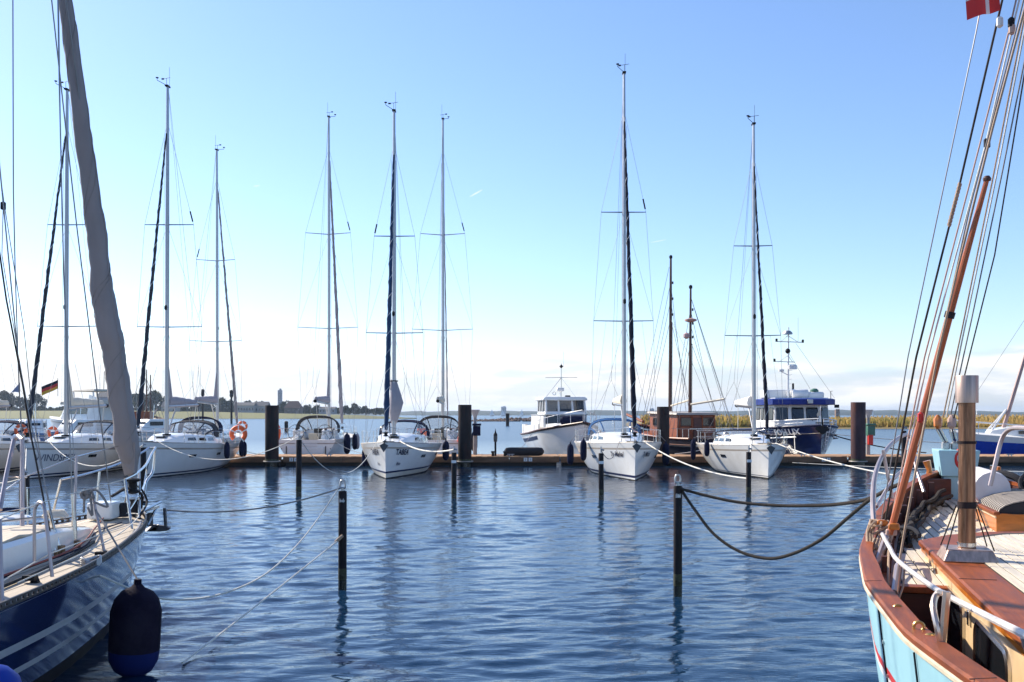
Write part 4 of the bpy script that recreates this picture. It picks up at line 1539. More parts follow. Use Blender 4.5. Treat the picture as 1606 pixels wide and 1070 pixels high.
# ------------------------------------------------------------------ floating dock
DY0, DY1, DZ = 54.0, 57.0, 0.52
xs = [-46, -34, -22, -12.45, -2.9, 2.6, 8.5, 18.2, 30, 42, 54]
dl = ['floating dock section at the far left behind the moored yachts', 'floating dock section behind the yacht with the large grey name', 'floating dock section ending at the first big pile',
      'floating dock section between the first and second big piles', 'floating dock section right of the second big pile, with a dark lamp pillar', 'floating dock section below the motor yacht',
      'floating dock section between the third and fourth big piles', 'floating dock section right of the reddish pile', 'floating dock section below the bright blue hull', 'floating dock section outside the picture on the right']
for i in range(len(xs) - 1):
    x0, x1 = xs[i] + .03, xs[i + 1] - .03
    cx, w = (x0 + x1) / 2, x1 - x0
    e = empty('floating_dock', (cx, DY0, 0), 0, dl[i], 'floating dock', 'sections of the floating dock')
    b = MB()
    n = int(w / 0.30)
    b.box((0, 1.5, DZ - .05), (w - .02, 2.9, .02))
    b.build('deck_frame', FLOATM, e)
    b = MB()
    for k in range(n):
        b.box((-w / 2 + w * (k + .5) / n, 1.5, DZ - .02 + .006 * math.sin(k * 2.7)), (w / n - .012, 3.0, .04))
    o = b.build('deck_boards', DOCKTOP, e, smooth=0)
    o['kind'] = 'stuff'
    nf = max(1, round(w / 3.1))
    for k in range(nf):
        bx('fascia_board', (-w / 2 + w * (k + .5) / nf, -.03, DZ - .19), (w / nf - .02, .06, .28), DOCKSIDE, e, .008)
    bx('float', (0, 1.5, .03), (w - .3, 2.7, .42), FLOATM, e)
    for k in range(max(1, int(w / 4.5))):
        xx = -w / 2 + w * (k + .5) / max(1, int(w / 4.5))
        b = MB()
        b.box((xx, .22, DZ + .05), (.06, .06, .09))
        b.box((xx + .16, .22, DZ + .05), (.06, .06, .09))
        b.tube([(xx - .12, .22, DZ + .10), (xx + .28, .22, DZ + .10)], .03, 6)
        b.build('cleat', GALV, e)
    if i in (3, 5, 6):
        px = {3: 461, 5: 828, 6: 1295}[i]
        X = (px - 803) / FOC * DY0 - cx
        for k, dg in enumerate({3: '34', 5: '31', 6: '28'}[i]):
            bx('number_plate', (X - .13 + .26 * k, -.075, DZ - .17), (.2, .02, .2), WHITEP, e)
            flat_text(dg, .17, (X - .13 + .26 * k, -.088, DZ - .23), (R(90), 0, 0), LETTER, e)


def pile(px, Y, top_py, r, m, label, ring=True):
    x = (px - 803) / FOC * Y
    zt = CAM_H + (HORIZON - top_py) / FOC * Y
    e = empty('mooring_pile', (x, Y, 0), 0, label, 'mooring pile', 'thick steel piles holding the dock')
    b = MB()
    b.lathe([(r, .35), (r, zt - .02), (r * .985, zt), (r * .9, zt), (r * .9, zt - .25)], 28, cap=False)
    b.lathe([(r * .9, zt - .12), (.01, zt - .1)], 28)
    b.build('shaft', m, e)
    b = MB()
    b.lathe([(r * 1.003, -3), (r * 1.003, .36)], 28)
    b.build('wet_foot', WEED, e)
    b = MB()
    b.lathe([(r * 1.004, .20), (r * 1.012, .26), (r * 1.010, .36), (r * 1.002, .42)], 28, cap=False)
    b.build('weed_band', TIDE, e)
    if ring:
        b = MB()
        b.torus((0, 0, DZ - .24), r + .07, .035, 30, 6)
        b.build('guide_ring', GREYBAND, e)
    return e


pile(426.5, 53.45, 636, .36, PILE, 'thick black pile farthest left, between two white yachts')
pile(729, 53.45, 635, .36, PILE, 'thick black pile right of the striped sail yacht')
pile(1040, 57.6, 638, .36, PILE, 'thick dark pile in front of the orange wheelhouse')
pile(1346, 53.45, 631, .385, PILER, 'thick reddish pile right of the blue workboat')


def pole(px, Y, top_py, r, label, head=False, marks=True, plate=False):
    x = (px - 803) / FOC * Y
    zt = CAM_H + (HORIZON - top_py) / FOC * Y
    e = empty('berth_pole', (x, Y, 0), 0, label, 'berth pole', 'slim black berth poles standing in the water')
    b = MB()
    b.lathe([(r, .30), (r, zt - .012), (r * .93, zt), (.01, zt + .004)], 18)
    b.build('shaft', PILE, e)
    b = MB()
    b.lathe([(r * 1.01, -3), (r * 1.01, .31)], 18)
    b.build('wet_foot', WEED, e)
    b = MB()
    b.lathe([(r * 1.012, .16), (r * 1.03, .20), (r * 1.025, .30), (r * 1.008, .345)], 18, cap=False)
    b.build('weed_band', TIDE, e)
    e.rotation_euler = (R(((px * 7) % 11 - 5) * .08), R(((px * 13) % 9 - 4) * .09), 0)
    b = MB()
    if head:
        b.tube([(0, 0, zt), (0, 0, zt + .05)], .028, 8)
        for sx in (-.032, .032):
            b.tube(spline([(sx, 0, zt + .04), (sx * 1.3, 0, zt + .10), (sx * .8, 0, zt + .16), (sx * .1, 0, zt + .165)], 4), .015, 6)
        b.tube([(-.05, 0, zt + .05), (.05, 0, zt + .05)], .02, 6)
    else:
        b.tube([(0, 0, zt), (0, 0, zt + .22)], .022, 6)
        b.tube([(-.0, 0, zt + .12), (.10, -.03, zt + .10)], .03, 6)
    b.build('rope_hook', GALV, e)
    if marks:
        b = MB()
        rg = random.Random(int(px))
        for k in range(6):
            a = -math.pi / 2 + (k - 2.5) * .2 + rg.uniform(-.05, .05)
            hh = rg.uniform(.018, .05)
            z = zt - .16
            p = [(math.cos(a + da) * (r + .003), math.sin(a + da) * (r + .003), zz) for da, zz in ((-.08, z - hh * .4), (.08, z - hh * .4), (.06, z + hh), (-.05, z + hh * .7))]
            b.prism(p, (math.cos(a) * .002, math.sin(a) * .002, 0))
        b.build('worn_marking', WHITEP, e, smooth=0)
    if plate:
        bx('number_plate', (0, -r - .012, zt - .3), (.16, .02, .09), WHITEP, e)
    return e


pole(537, 15.9, 770, .067, 'nearest black berth pole on the left, rope hook on its head and worn white marks', True)
pole(1063, 15.34, 762, .067, 'nearest black berth pole on the right holding the thick dark rope', True)
pole(468.5, 33.9, 690, .095, 'black berth pole in front of the stern facing yacht', marks=False)
pole(712, 33.1, 710, .085, 'black berth pole with white band right of the striped sail yacht', marks=False, plate=True)
pole(943, 32.6, 711, .085, 'black berth pole in front of the yacht with the script name', marks=False, plate=True)
pole(1174, 33.6, 709, .085, 'black berth pole in front of the yacht beside the blue workboat', marks=False, plate=True)
pole(225, 33.9, 702, .095, 'black berth pole just behind the bow rail of the near left yacht', marks=False)
pole(38, 31, 746, .15, 'short thick dark pole below the yacht with the large grey name', marks=False)
pole(1418, 33.6, 676, .085, 'black berth pole behind the bow hoop of the near wooden boat', marks=False)

# dark lamp pillar and pale lamp posts on the dock
e = empty('dock_lamp', ((777 - 803) / FOC * 54.6, 54.6, DZ), 0, 'slim dark lamp pillar with pointed cap on the empty dock', 'dock lamp')
b = MB()
b.lathe([(.07, 0), (.055, .05), (.055, .78)], 10)
b.build('post', BLACKP, e)
b = MB()
b.lathe([(.05, .76), (.10, .80), (.11, 1.05), (.10, 1.12)], 10)
b.build('lantern', mat('lantern_smoked', (.05, .055, .06), .3), e)
b = MB()
b.lathe([(.12, 1.12), (.10, 1.2), (.05, 1.28), (.015, 1.42), (.01, 1.5)], 10)
b.build('cap', BLACKP, e)
for px, lb in ((745, 'pale supply post with flared top behind the second big pile'), (1361.5, 'green and white supply post with flared top behind the reddish pile')):
    Y = 56.3
    e = empty('supply_post', ((px - 803) / FOC * Y, Y, DZ), 0, lb, 'supply post', 'supply posts on the dock behind big piles')
    b = MB()
    b.lathe([(.12, 0), (.11, .9), (.09, 1.6), (.09, 2.1)], 10)
    b.build('post', CONCR, e)
    b = MB()
    b.lathe([(.10, 2.1), (.14, 2.25), (.27, 2.5), (.28, 2.54), (.02, 2.56)], 12)
    b.build('flared_head', mat('pale_metal', (.5, .5, .5), .5), e)
    bx('meter_box', (.1, -.1, 1.35), (.42, .36, .55), GREENP if px > 1000 else FNAVY, e, .03)
    bx('meter_hood', (.1, -.1, 1.70), (.5, .42, .12), GREENP if px > 1000 else FNAVY, e, .03)
    if px > 1000:
        bx('extinguisher_box', (.05, -.22, .85), (.26, .2, .55), REDP, e, .02)
# channel pile out on the bay and small posts
b = MB()
x = (796 - 803) / FOC * 250
b.lathe([(.42, -3), (.42, 1.6), (.5, 2.4), (.5, 3.0), (.3, 3.05)], 10, (x, 250, 0))
tag(b.build('channel_pile', PILE), 'dark channel pile standing in the bay before the breakwater', 'channel pile')
b = MB()
x = (449 - 803) / FOC * 160
b.lathe([(.3, -2), (.3, 1.6), (.2, 1.7)], 10, (x, 160, 0))
tag(b.build('channel_pile', PILE), 'small dark pile in the water behind the first big pile', 'channel pile')
# long dark fender lying on the dock
b = MB()
b.lathe([(.05, -1.1), (.2, -1.0), (.23, -.8), (.23, .8), (.2, 1.0), (.05, 1.1)], 12, axis='x')
o = b.build('fender', RUBBER, loc=((822 - 803) / FOC * 54.9, 54.9, DZ + .23))
tag(o, 'long dark cylinder fender lying on the dock edge before the motor yacht', 'fender')
for k, (px, lb) in enumerate(((773, 'small dark bollard left on the empty dock'), (792, 'small dark bollard right on the empty dock'))):
    b = MB()
    b.lathe([(.08, 0), (.07, .18), (.11, .2), (.11, .26), (.03, .28)], 10)
    o = b.build('bollard', BLACKP, loc=((px - 803) / FOC * 54.4, 54.4, DZ))
    tag(o, lb, 'bollard', 'bollards on the empty dock')

# ------------------------------------------------------------------ motor yacht (bow toward the camera, turned)
MY = empty('motor_yacht', (4.2, 57.9, 0), Z180 + R(10), 'white motor yacht with blue side stripe, wheelhouse and cross shaped mast', 'motor yacht')
hM = Hull(11.2, 3.75, 2.35, 1.45, sm=0.5, p=2.4, tr=0.88, rake=0.35, d=0.6, sagz=0.12, flare=.5)
hM.toprows = [(0.2, 0), (0.4, 0), (0.6, 0), (0.8, 0), (0.93, 0), (1.0, 1)]
weld(hM.mesh([(0.05, 2), (0.22, 3), (0.26, 0)]).build('hull', [GEL, FDARK, ANTIF, NAVYST], MY))
deck_mesh(hM, -.05, -11.15, dz=-.12).build('deck', DECKW, MY)
for sd in (-1, 1):
    strip(hM, -.03, -11.1, sd, .05, BROPE if False else MAHOGD, MY, 'rub_rail', -.01, 0.0)
    b = MB()
    P = []
    ys = [-5.0 - 5.9 * k / 10 for k in range(11)]
    rings = [[hM.pt(y, hM.zs(y) - a, sd, .012) for a in (.55, .32)] + [hM.pt(y, hM.zs(y) - a, sd, .004) for a in (.32, .55)] for y in ys]
    b.loft(rings, True, True)
    b.build('blue_stripe', NAVYST, MY)
# deckhouse forward trunk with the dark window band
b = MB()


def house_ring(y, w, z0, z1, tw, rake=0):
    return [(-w, y, z0), (w, y, z0), (w * tw, y + rake, z1), (-w * tw, y + rake, z1)]


zd = 1.75
b.loft([house_ring(-2.4, .70, zd + .3, zd + .46, .9, -.2), house_ring(-3.2, 1.10, zd + .1, zd + .50, .93), house_ring(-4.6, 1.35, zd, zd + .46, .94)], True, True)
b.build('fore_cabin', GEL, MY, bevel=.04)
for x0, x1 in ((-1.30, -.46), (-.40, .40), (.46, 1.30)):
    b = MB()
    yy = lambda x: -4.42 - .25 * abs(x)
    b.prism([(x0, yy(x0), zd + .46), (x1, yy(x1), zd + .46), (x1 * .98, yy(x1) - .06, zd + .98), (x0 * .98, yy(x0) - .06, zd + .98)], (0, .05, 0))
    b.build('cabin_front_window', GLASS, MY, smooth=0)
b = MB()
b.loft([[(0.0, -4.45, zd + .1), (1.42, -4.8, zd + .1), (1.5, -8.6, zd - .2), (-1.5, -8.6, zd - .2), (-1.42, -4.8, zd + .1)], [(0.0, -4.52, zd + 1.0), (1.40, -4.86, zd + 1.0), (1.46, -8.6, zd + 1.0), (-1.46, -8.6, zd + 1.0), (-1.40, -4.86, zd + 1.0)], [(0.0, -4.3, zd + 1.05), (1.5, -4.7, zd + 1.05), (1.55, -8.6, zd + 1.05), (-1.55, -8.6, zd + 1.05), (-1.5, -4.7, zd + 1.05)]], True, True)
b.build('deckhouse', GEL, MY, bevel=.04)
# wheelhouse: sill, posts, roof, glass
wy0, wy1, ww, z0, z1 = -4.7, -7.2, 1.32, zd + 1.05, zd + 1.95
b = MB()
b.hexa([(-ww, wy0, z0), (ww, wy0, z0), (ww, wy1, z0), (-ww, wy1, z0), (-ww * .98, wy0 - .04, z0 + .18), (ww * .98, wy0 - .04, z0 + .18), (ww * .98, wy1, z0 + .18), (-ww * .98, wy1, z0 + .18)])
b.build('wheelhouse_sill', GEL, MY)
b = MB()
b.loft([[(-x_, y_, z) for x_, y_ in ((1.42, wy0 - .12), (.7, wy0 + .08), (-.7, wy0 + .08), (-1.42, wy0 - .12), (-1.42, wy1 - .2), (1.42, wy1 - .2))] for z in (z1 - .02, z1 + .10)] + [[(-x_ * .9, y_ * .985 - .1, z1 + .20) for x_, y_ in ((1.42, wy0 - .12), (.7, wy0 + .08), (-.7, wy0 + .08), (-1.42, wy0 - .12), (-1.42, wy1 - .2), (1.42, wy1 - .2))]], True, True)
b.build('wheelhouse_roof', GEL, MY, bevel=.03)
for x in (-1.27, -.45, .45, 1.27):
    tb('window_post', [(x, wy0 - .02, z0 + .15), (x * .97, wy0 - .20, z1)], .075, GEL, MY, 6)
for sd in (-1, 1):
    for y in (-5.6, -6.4, wy1 + .08):
        tb('window_post', [(sd * 1.29, y, z0 + .15), (sd * 1.25, y, z1)], .07, GEL, MY, 6)
for x0, x1 in ((-1.2, -.5), (-.38, .38), (.5, 1.2)):
    b = MB()
    b.prism([(x0, wy0 - .06, z0 + .17), (x1, wy0 - .06, z0 + .17), (x1 * .98, wy0 - .18, z1 - .03), (x0 * .98, wy0 - .18, z1 - .03)], (0, -.012, 0))
    b.build('windscreen_pane', CABGLASS, MY, smooth=0)
for sd in (-1, 1):
    for y0_, y1_ in ((-4.98, -5.52), (-5.68, -6.32), (-6.48, -7.05)):
        b = MB()
        b.prism([(sd * 1.28, y0_, z0 + .2), (sd * 1.28, y1_, z0 + .2), (sd * 1.24, y1_, z1 - .04), (sd * 1.24, y0_, z1 - .04)], (sd * .01, 0, 0))
        b.build('side_pane', CABGLASS, MY, smooth=0)
b = MB()
b.torus((.0, -5.3, z0 + .45), .22, .022, 20, 6, 'y')
for k in range(3):
    a = k * 2.09 + .5
    b.tube([(0, -5.3, z0 + .45), (.22 * math.cos(a), -5.3, z0 + .45 + .22 * math.sin(a))], .014, 5)
b.box((0, -5.25, z0 + .2), (.9, .4, .3))
b.build('steering_wheel', BLACKP, MY)
# mast with cross tree, radar, stays
zr = z1 + .2
b = MB()
b.tube([(0, -6.0, zr), (0, -6.0, zr + 2.15)], .03, 7)
b.tube([(-1.05, -6.0, zr + 1.28), (1.05, -6.0, zr + 1.24)], .022, 6)
b.tube([(0, -6.0, zr + 1.25), (-1.0, -6.2, zr)], .018, 5)
b.tube([(0, -6.0, zr + 1.25), (.95, -6.2, zr)], .018, 5)
b.tube([(-.14, -6.0, zr + 1.95), (-.14, -6.0, zr + 2.9)], .008, 4)
b.build('signal_mast', STEEL, MY)
b = MB()
b.lathe([(.02, 0), (.13, .12), (.02, .24)], 8, (0, -6, zr + 1.85))
b.build('top_light', BLACKP, MY)
bx('radar', (.12, -5.8, zr + .48), (.46, .4, .24), WHITEP, MY, .06)
tb('radar_post', [(.12, -5.8, zr), (.12, -5.8, zr + .4)], .03, WHITEP, MY)
b = MB()
b.torus((.55, -5.6, zr + .22), .10, .03, 12, 5, 'y')
b.build('search_light', STEEL, MY)
bx('roof_hatch', (-.35, -5.7, zr + .05), (.3, .3, .12), BLACKP, MY, .02)
# bow rail sweeping down, side screen, stern rail, ladder
b = MB()
for sd in (-1, 1):
    top = [hM.edge(y, sd, .06 if y < -.6 else .02, .72 - .02 * (-y)) for y in (-.1, -.6, -1.4, -2.4, -3.6, -4.8)]
    b.tube(spline(top, 4), .02, 6)
    for y in (-.1, -.9, -1.9, -3.0, -4.2):
        b.tube([hM.edge(y, sd, .08, -.1), hM.edge(y, sd, .06, .70 - .02 * (-y))], .017, 5)
b.build('bow_rail', WHITEP, MY)
for sd in (-1, 1):
    b = MB()
    b.hexa([(sd * 1.62, -5.2, zd - .3), (sd * 1.68, -5.2, zd - .3), (sd * 1.74, -9.2, zd - .45), (sd * 1.68, -9.2, zd - .45), (sd * 1.62, -5.2, zd + .45), (sd * 1.68, -5.2, zd + .45), (sd * 1.74, -9.2, zd + .3), (sd * 1.68, -9.2, zd + .3)])
    b.build('side_screen', WHITEP, MY)
    for y in (-9.4, -10.0, -10.6):
        bx('stern_panel', (sd * 1.62, y, zd - .05), (.06, .46, .85), GREYBAND if y > -9.6 else WHITEP, MY, .01)
b = MB()
b.lathe([(.10, -.75), (.26, -.65), (.3, -.4), (.3, .4), (.26, .65), (.1, .75)], 12, (.25, -1.9, 2.42), axis='x')
b.build('rolled_cover', FNAVY, MY)
b = MB()
for sx in (-.22, .22):
    b.tube([(sx - .75, -.55, 2.3), (sx - .75, -.50, 1.2)], .018, 5)
for k in range(4):
    b.tube([(-.97, -.53, 1.3 + .27 * k), (-.53, -.53, 1.3 + .27 * k)], .018, 5)
b.build('boarding_ladder', STEEL, MY)

# ------------------------------------------------------------------ blue workboat
PX = empty('workboat', (18.05, 58.0, 0), Z180 + R(2), 'navy blue workboat with white wheelhouse, blue roof edge and white signal mast', 'workboat')
hP = Hull(13.0, 4.55, 2.15, 1.75, sm=0.42, p=2.6, tr=0.9, rake=0.10, d=0.6, sagz=0.1, full=.25, flare=.15)
hP.toprows = [(0.25, 0), (0.5, 0), (0.75, 0), (0.96, 0), (1.0, 1)]
weld(hP.mesh([(0.05, 2), (0.12, 0), (0.2, 0)]).build('hull', [NAVY, NAVYST, ANTIF], PX))
deck_mesh(hP, -.05, -12.9, dz=-.45).build('deck', GREYBAND, PX)
for sd in (-1, 1):
    strip(hP, -.03, -12.9, sd, .06, NAVYST, PX, 'bulwark_cap', 0, .03)
    strip(hP, -1.2, -12.9, sd, .05, WHITEP, PX, 'rub_rail', -.02, -.62)
    hull_text(hP, 'POLLUX', -2.0, 1.56, .50, sd, LETTERW, PX)
    b = MB()
    top = [hP.edge(y, sd, .06, .42) for y in (-.15, -.8, -1.8, -3.0, -4.5, -6.0)]
    b.tube(spline(top, 4), .032, 6)
    mid = [hP.edge(y, sd, .06, .22) for y in (-.9, -1.8, -3.0, -4.5, -6.0)]
    b.tube(spline(mid, 4), .022, 6)
    for y in (-.2, -1.2, -2.4, -3.6, -4.8, -6.0):
        b.tube([hP.edge(y, sd, .06, 0), hP.edge(y, sd, .06, .42)], .026, 5)
    b.build('rail', WHITEP, PX)


def wh(z, f, s):  # octagon-like plan of the wheelhouse
    return [(-.95 * s, -2.9 + f, z), (.95 * s, -2.9 + f, z), (1.72 * s, -3.55 + f * .7, z), (1.85 * s, -4.6, z), (1.85 * s, -7.4, z), (-1.85 * s, -7.4, z), (-1.85 * s, -4.6, z), (-1.72 * s, -3.55 + f * .7, z)]


zb0, zb1, zw0, zw1 = 1.6, 2.32, 2.42, 3.28
b = MB()
b.loft([wh(zb0, .1, 1.0), wh(zw0 - .05, 0, 1.0), wh(zw1 + .1, -.22, .97)], True, True)
b.build('wheelhouse', WHITEP, PX, smooth=25)


def on_face(i, j, u0, u1, v0, v1, m, name, parent, ins=.05, th=.03):
    lo0, lo1 = Vector(wh(zw0 - .05, 0, 1.0)[i]), Vector(wh(zw0 - .05, 0, 1.0)[j])
    hi0, hi1 = Vector(wh(zw1 + .1, -.22, .97)[i]), Vector(wh(zw1 + .1, -.22, .97)[j])

    def P(u, v):
        return lo0.lerp(lo1, u).lerp(hi0.lerp(hi1, u), v)
    nrm = (lo1 - lo0).cross(hi0 - lo0).normalized()
    c = (lo0 + lo1) / 2
    if nrm.dot(c - Vector((0, -5, c.z))) < 0:
        nrm = -nrm
    du = .07 / max(.3, (lo1 - lo0).length) * .6
    dv = .07
    poly = [P(u0 + du, v0), P(u1 - du, v0), P(u1, v0 + dv), P(u1, v1 - dv), P(u1 - du, v1), P(u0 + du, v1), P(u0, v1 - dv), P(u0, v0 + dv)]
    b = MB()
    b.prism([p + nrm * .004 for p in poly], nrm * th)
    f = b.build(name, RUBBER, parent, smooth=0)
    cen = P((u0 + u1) / 2, (v0 + v1) / 2)
    b = MB()
    b.prism([cen + (p - cen) * .92 + nrm * (th + .004) for p in poly], nrm * .008)
    b.build('pane', m, f, smooth=0)
    return f


for i, j, u0, u1 in ((0, 1, .06, .46), (0, 1, .54, .94), (1, 2, .12, .88), (7, 0, .12, .88), (2, 3, .15, .85), (6, 7, .15, .85), (3, 4, .06, .26), (3, 4, .32, .52), (3, 4, .6, .9), (5, 6, .1, .4), (5, 6, .48, .68), (5, 6, .74, .94)):
    on_face(i, j, u0, u1, .08, .84, GLASS, 'window', PX)
for x in (-.45, .5):
    tb('wiper', [(x, -2.86, zw0 - .03), (x + .25, -2.94, zw0 + .4)], .012, BLACKP, PX)
b = MB()
b.loft([wh(zw1 + .10, .42, 1.10), wh(zw1 + .12, .50, 1.13), wh(zw1 + .44, .50, 1.13), wh(zw1 + .50, .30, 1.05)], True, True)
b.build('roof', mat('blue_roof_edge', (.010, .026, .20), .4, spec=.2), PX, smooth=20)
bx('roof_plate', (0, -5.3, zw1 + .52), (3.3, 3.4, .06), WHITEP, PX)
bx('name_lamp', (-.1, -2.32, zw1 + .30), (.34, .1, .26), GALV, PX, .02)
bx('floodlight', (-2.05, -3.2, zw1 + .02), (.25, .2, .2), BLACKP, PX, .02)
bx('raft_locker', (1.0, -5.6, zw1 + .80), (1.7, 1.5, .56), WHITEP, PX, .1)
bx('raft_locker', (-1.15, -4.6, zw1 + .72), (1.0, .8, .42), WHITEP, PX, .12)
b = MB()
b.lathe([(.28, -.5), (.30, -.45), (.30, .45), (.28, .5)], 14, (-.15, -4.5, zw1 + .80), axis='x')
b.build('life_raft', WHITEP, PX)
b = MB()
b.lathe([(.26, 0), (.26, .1), (.16, .2), (.02, .22)], 12, (-1.1, -4.5, zw1 + .93))
b.build('roof_vent', GREENP, PX)
tb('exhaust_pipe', [(-.1, -5.6, zw1 + .5), (-.1, -5.6, zw1 + 1.5)], .07, BLACKP, PX)
# signal mast
mxp, myp, mz = .55, -4.6, zw1 + .5
b = MB()
b.tube([(mxp, myp, mz), (mxp - .05, myp, mz + 4.5)], [.075, .035], 8)
for z_, l0, l1 in ((mz + 3.55, -.95, .72), (mz + 2.3, -.45, .85)):
    b.tube([(mxp + l0, myp, z_), (mxp + l1, myp, z_ + .05)], .032, 6)
    b.tube([(mxp + l0 * .7, myp, z_), (mxp, myp, z_ + .42)], .02, 5)
    b.tube([(mxp + l1 * .7, myp, z_), (mxp, myp, z_ + .42)], .02, 5)
for k in range(7):
    z_ = mz + .35 + .28 * k
    b.tube([(mxp, myp, z_), (mxp - .28, myp, z_ + .05)], .014, 4)
b.tube([(mxp - .65, myp, mz + 3.6), (mxp - .65, myp, mz + 5.1)], .012, 4)
b.build('signal_mast', WHITEP, PX)
for x, z_ in ((-.95, 3.62), (.72, 3.68), (.85, 2.42)):
    bx('signal_lamp', (mxp + x, myp, mz + z_), (.12, .12, .2), BLACKP, PX, .02)
b = MB()
b.lathe([(.02, -.17), (.12, -.12), (.17, 0), (.12, .12), (.02, .17)], 12, (mxp, myp - .02, mz + 3.0))
b.build('signal_ball', BLACKP, PX)
b = MB()
b.lathe([(.32, 0), (.30, .1), (.18, .22), (.02, .25)], 12, (mxp + .02, myp, mz + 4.05))
b.build('satellite_dome', GALV, PX)
b = MB()
b.lathe([(.30, 0), (.30, .22), (.22, .3), (.02, .32)], 14, (mxp - .28, myp, mz + 1.85))
b.build('radar', WHITEP, PX)
b = MB()
b.lathe([(.18, 0), (.18, .14), (.02, .2)], 12, (mxp + .42, myp, mz + 1.7))
b.tube([(mxp + .42, myp, mz + 1.7), (mxp, myp, mz + 1.5)], .03, 5)
b.build('horn', WHITEP, PX)
tb('mast_stay', [(mxp - .5, myp, mz + 3.5), (-2.0, -3.4, zw1 + .5)], .01, WIRE, PX, 4)
tb('mast_stay', [(mxp, myp, mz + 3.0), (-1.9, -6.5, zw1 + .5)], .01, WIRE, PX, 4)
tb('roof_lamp_post', [(-1.75, -3.4, zw1 + .5), (-1.75, -3.4, zw1 + .95), (-1.82, -3.3, zw1 + .95)], .02, BLACKP, PX, 4)
# bow gear: anchor, ladder, staff
b = MB()
b.add([(-.28, .06, 2.1), (.28, .06, 2.1), (.42, .14, 1.95), (0, .22, 1.62), (-.42, .14, 1.95)], [(0, 1, 2, 3, 4)])
b.add([(-.28, -.02, 2.1), (.28, -.02, 2.1), (.42, .0, 1.95), (0, .06, 1.62), (-.42, .0, 1.95)], [(4, 3, 2, 1, 0)])
b.tube([(0, .1, 1.7), (0, .1, 2.55)], .05, 6)
b.tube([(-.4, .1, 2.3), (.4, .1, 2.3)], .04, 6)
b.build('anchor', BLACKP, PX)
tb('jack_staff', [(0, -.25, 2.1), (0, -.2, 3.3)], .025, WHITEP, PX)
b = MB()
rings = []
for i in range(6):
    t = i / 5
    rings.append([(.02 + .22 * t, -.2 - .05 * math.sin(4 * t), 3.1 - .28 * t), (.02 + .20 * t, -.2 - .05 * math.sin(4 * t + .4), 2.72 - .06 * t)])
b.loft(rings, False, False)
b.build('jack_flag', FCREAM, PX)
b = MB()
for sx in (-.17, .17):
    b.tube([hP.pt(-.55 + sx, 2.15, -1, .05), hP.pt(-.55 + sx, .55, -1, .10)], .028, 5)
for k in range(6):
    b.tube([hP.pt(-.38, .75 + .25 * k, -1, .08), hP.pt(-.72, .75 + .25 * k, -1, .08)], .025, 5)
b.build('boarding_ladder', WHITEP, PX)

# ------------------------------------------------------------------ dark wooden cutter
CU = empty('wooden_cutter', (8.7, 69.0, 0), R(15.5), 'dark wooden cutter with orange brown wheelhouse and two brown masts', 'wooden cutter')
hC = Hull(11.2, 3.7, 2.1, 1.35, sm=0.5, p=2.2, tr=0.75, rake=0.2, d=0.6, sagz=0.2, full=.3)
hC.toprows = [(0.3, 0), (0.6, 0), (0.62, 1), (0.72, 1), (0.74, 0), (1.0, 0)]
weld(hC.mesh([(0.05, 2), (0.12, 0), (0.2, 0)]).build('hull', [FBLACK, GREYBAND, ANTIF], CU))
deck_mesh(hC, -.05, -11.1, dz=-.35).build('deck', BWOOD, CU)
for sd in (-1, 1):
    strip(hC, -.03, -11.1, sd, .06, BWOOD, CU, 'bulwark_cap', 0, .03)
b = MB()
b.hexa([(-1.25, -4.9, 1.1), (1.25, -4.9, 1.1), (1.3, -9.2, 1.1), (-1.3, -9.2, 1.1), (-1.2, -4.9, 2.85), (1.2, -4.9, 2.85), (1.25, -9.2, 2.75), (-1.25, -9.2, 2.75)])
b.build('wheelhouse', BWOOD, CU, smooth=0, bevel=.03)
b = MB()
b.hexa([(-1.4, -4.7, 2.86), (1.4, -4.7, 2.86), (1.45, -9.4, 2.76), (-1.45, -9.4, 2.76), (-1.3, -4.8, 3.0), (1.3, -4.8, 3.0), (1.35, -9.3, 2.9), (-1.35, -9.3, 2.9)])
b.build('wheelhouse_roof', GREYBAND, CU, bevel=.03)
for x in (-.72, .72):
    f = bx('window', (x, -9.215, 2.35), (.75, .05, .55), DWOOD, CU, .01)
    bx('pane', (x, -9.245, 2.35), (.62, .02, .42), GLASS, f)
for sd in (-1, 1):
    for y in (-6.0, -7.4):
        f = bx('window', (sd * 1.265, y, 2.35), (.05, .8, .55), DWOOD, CU, .01)
        bx('pane', (sd * 1.30, y, 2.35), (.02, .68, .43), GLASS, f)
bx('door', (.05, -9.23, 1.75), (.55, .05, 1.7), MAHOGD, CU, .01)
for x in (-1.15, -.35, .35, 1.15):
    bx('corner_post', (x, -9.24, 1.9), (.09, .06, 1.6), MAHOG, CU)
b = MB()
for k in range(4):
    b.box((0, -9.6, .55 + .22 * k), (2.6, .3, .1))
b.build('stern_steps', MAHOG, CU)
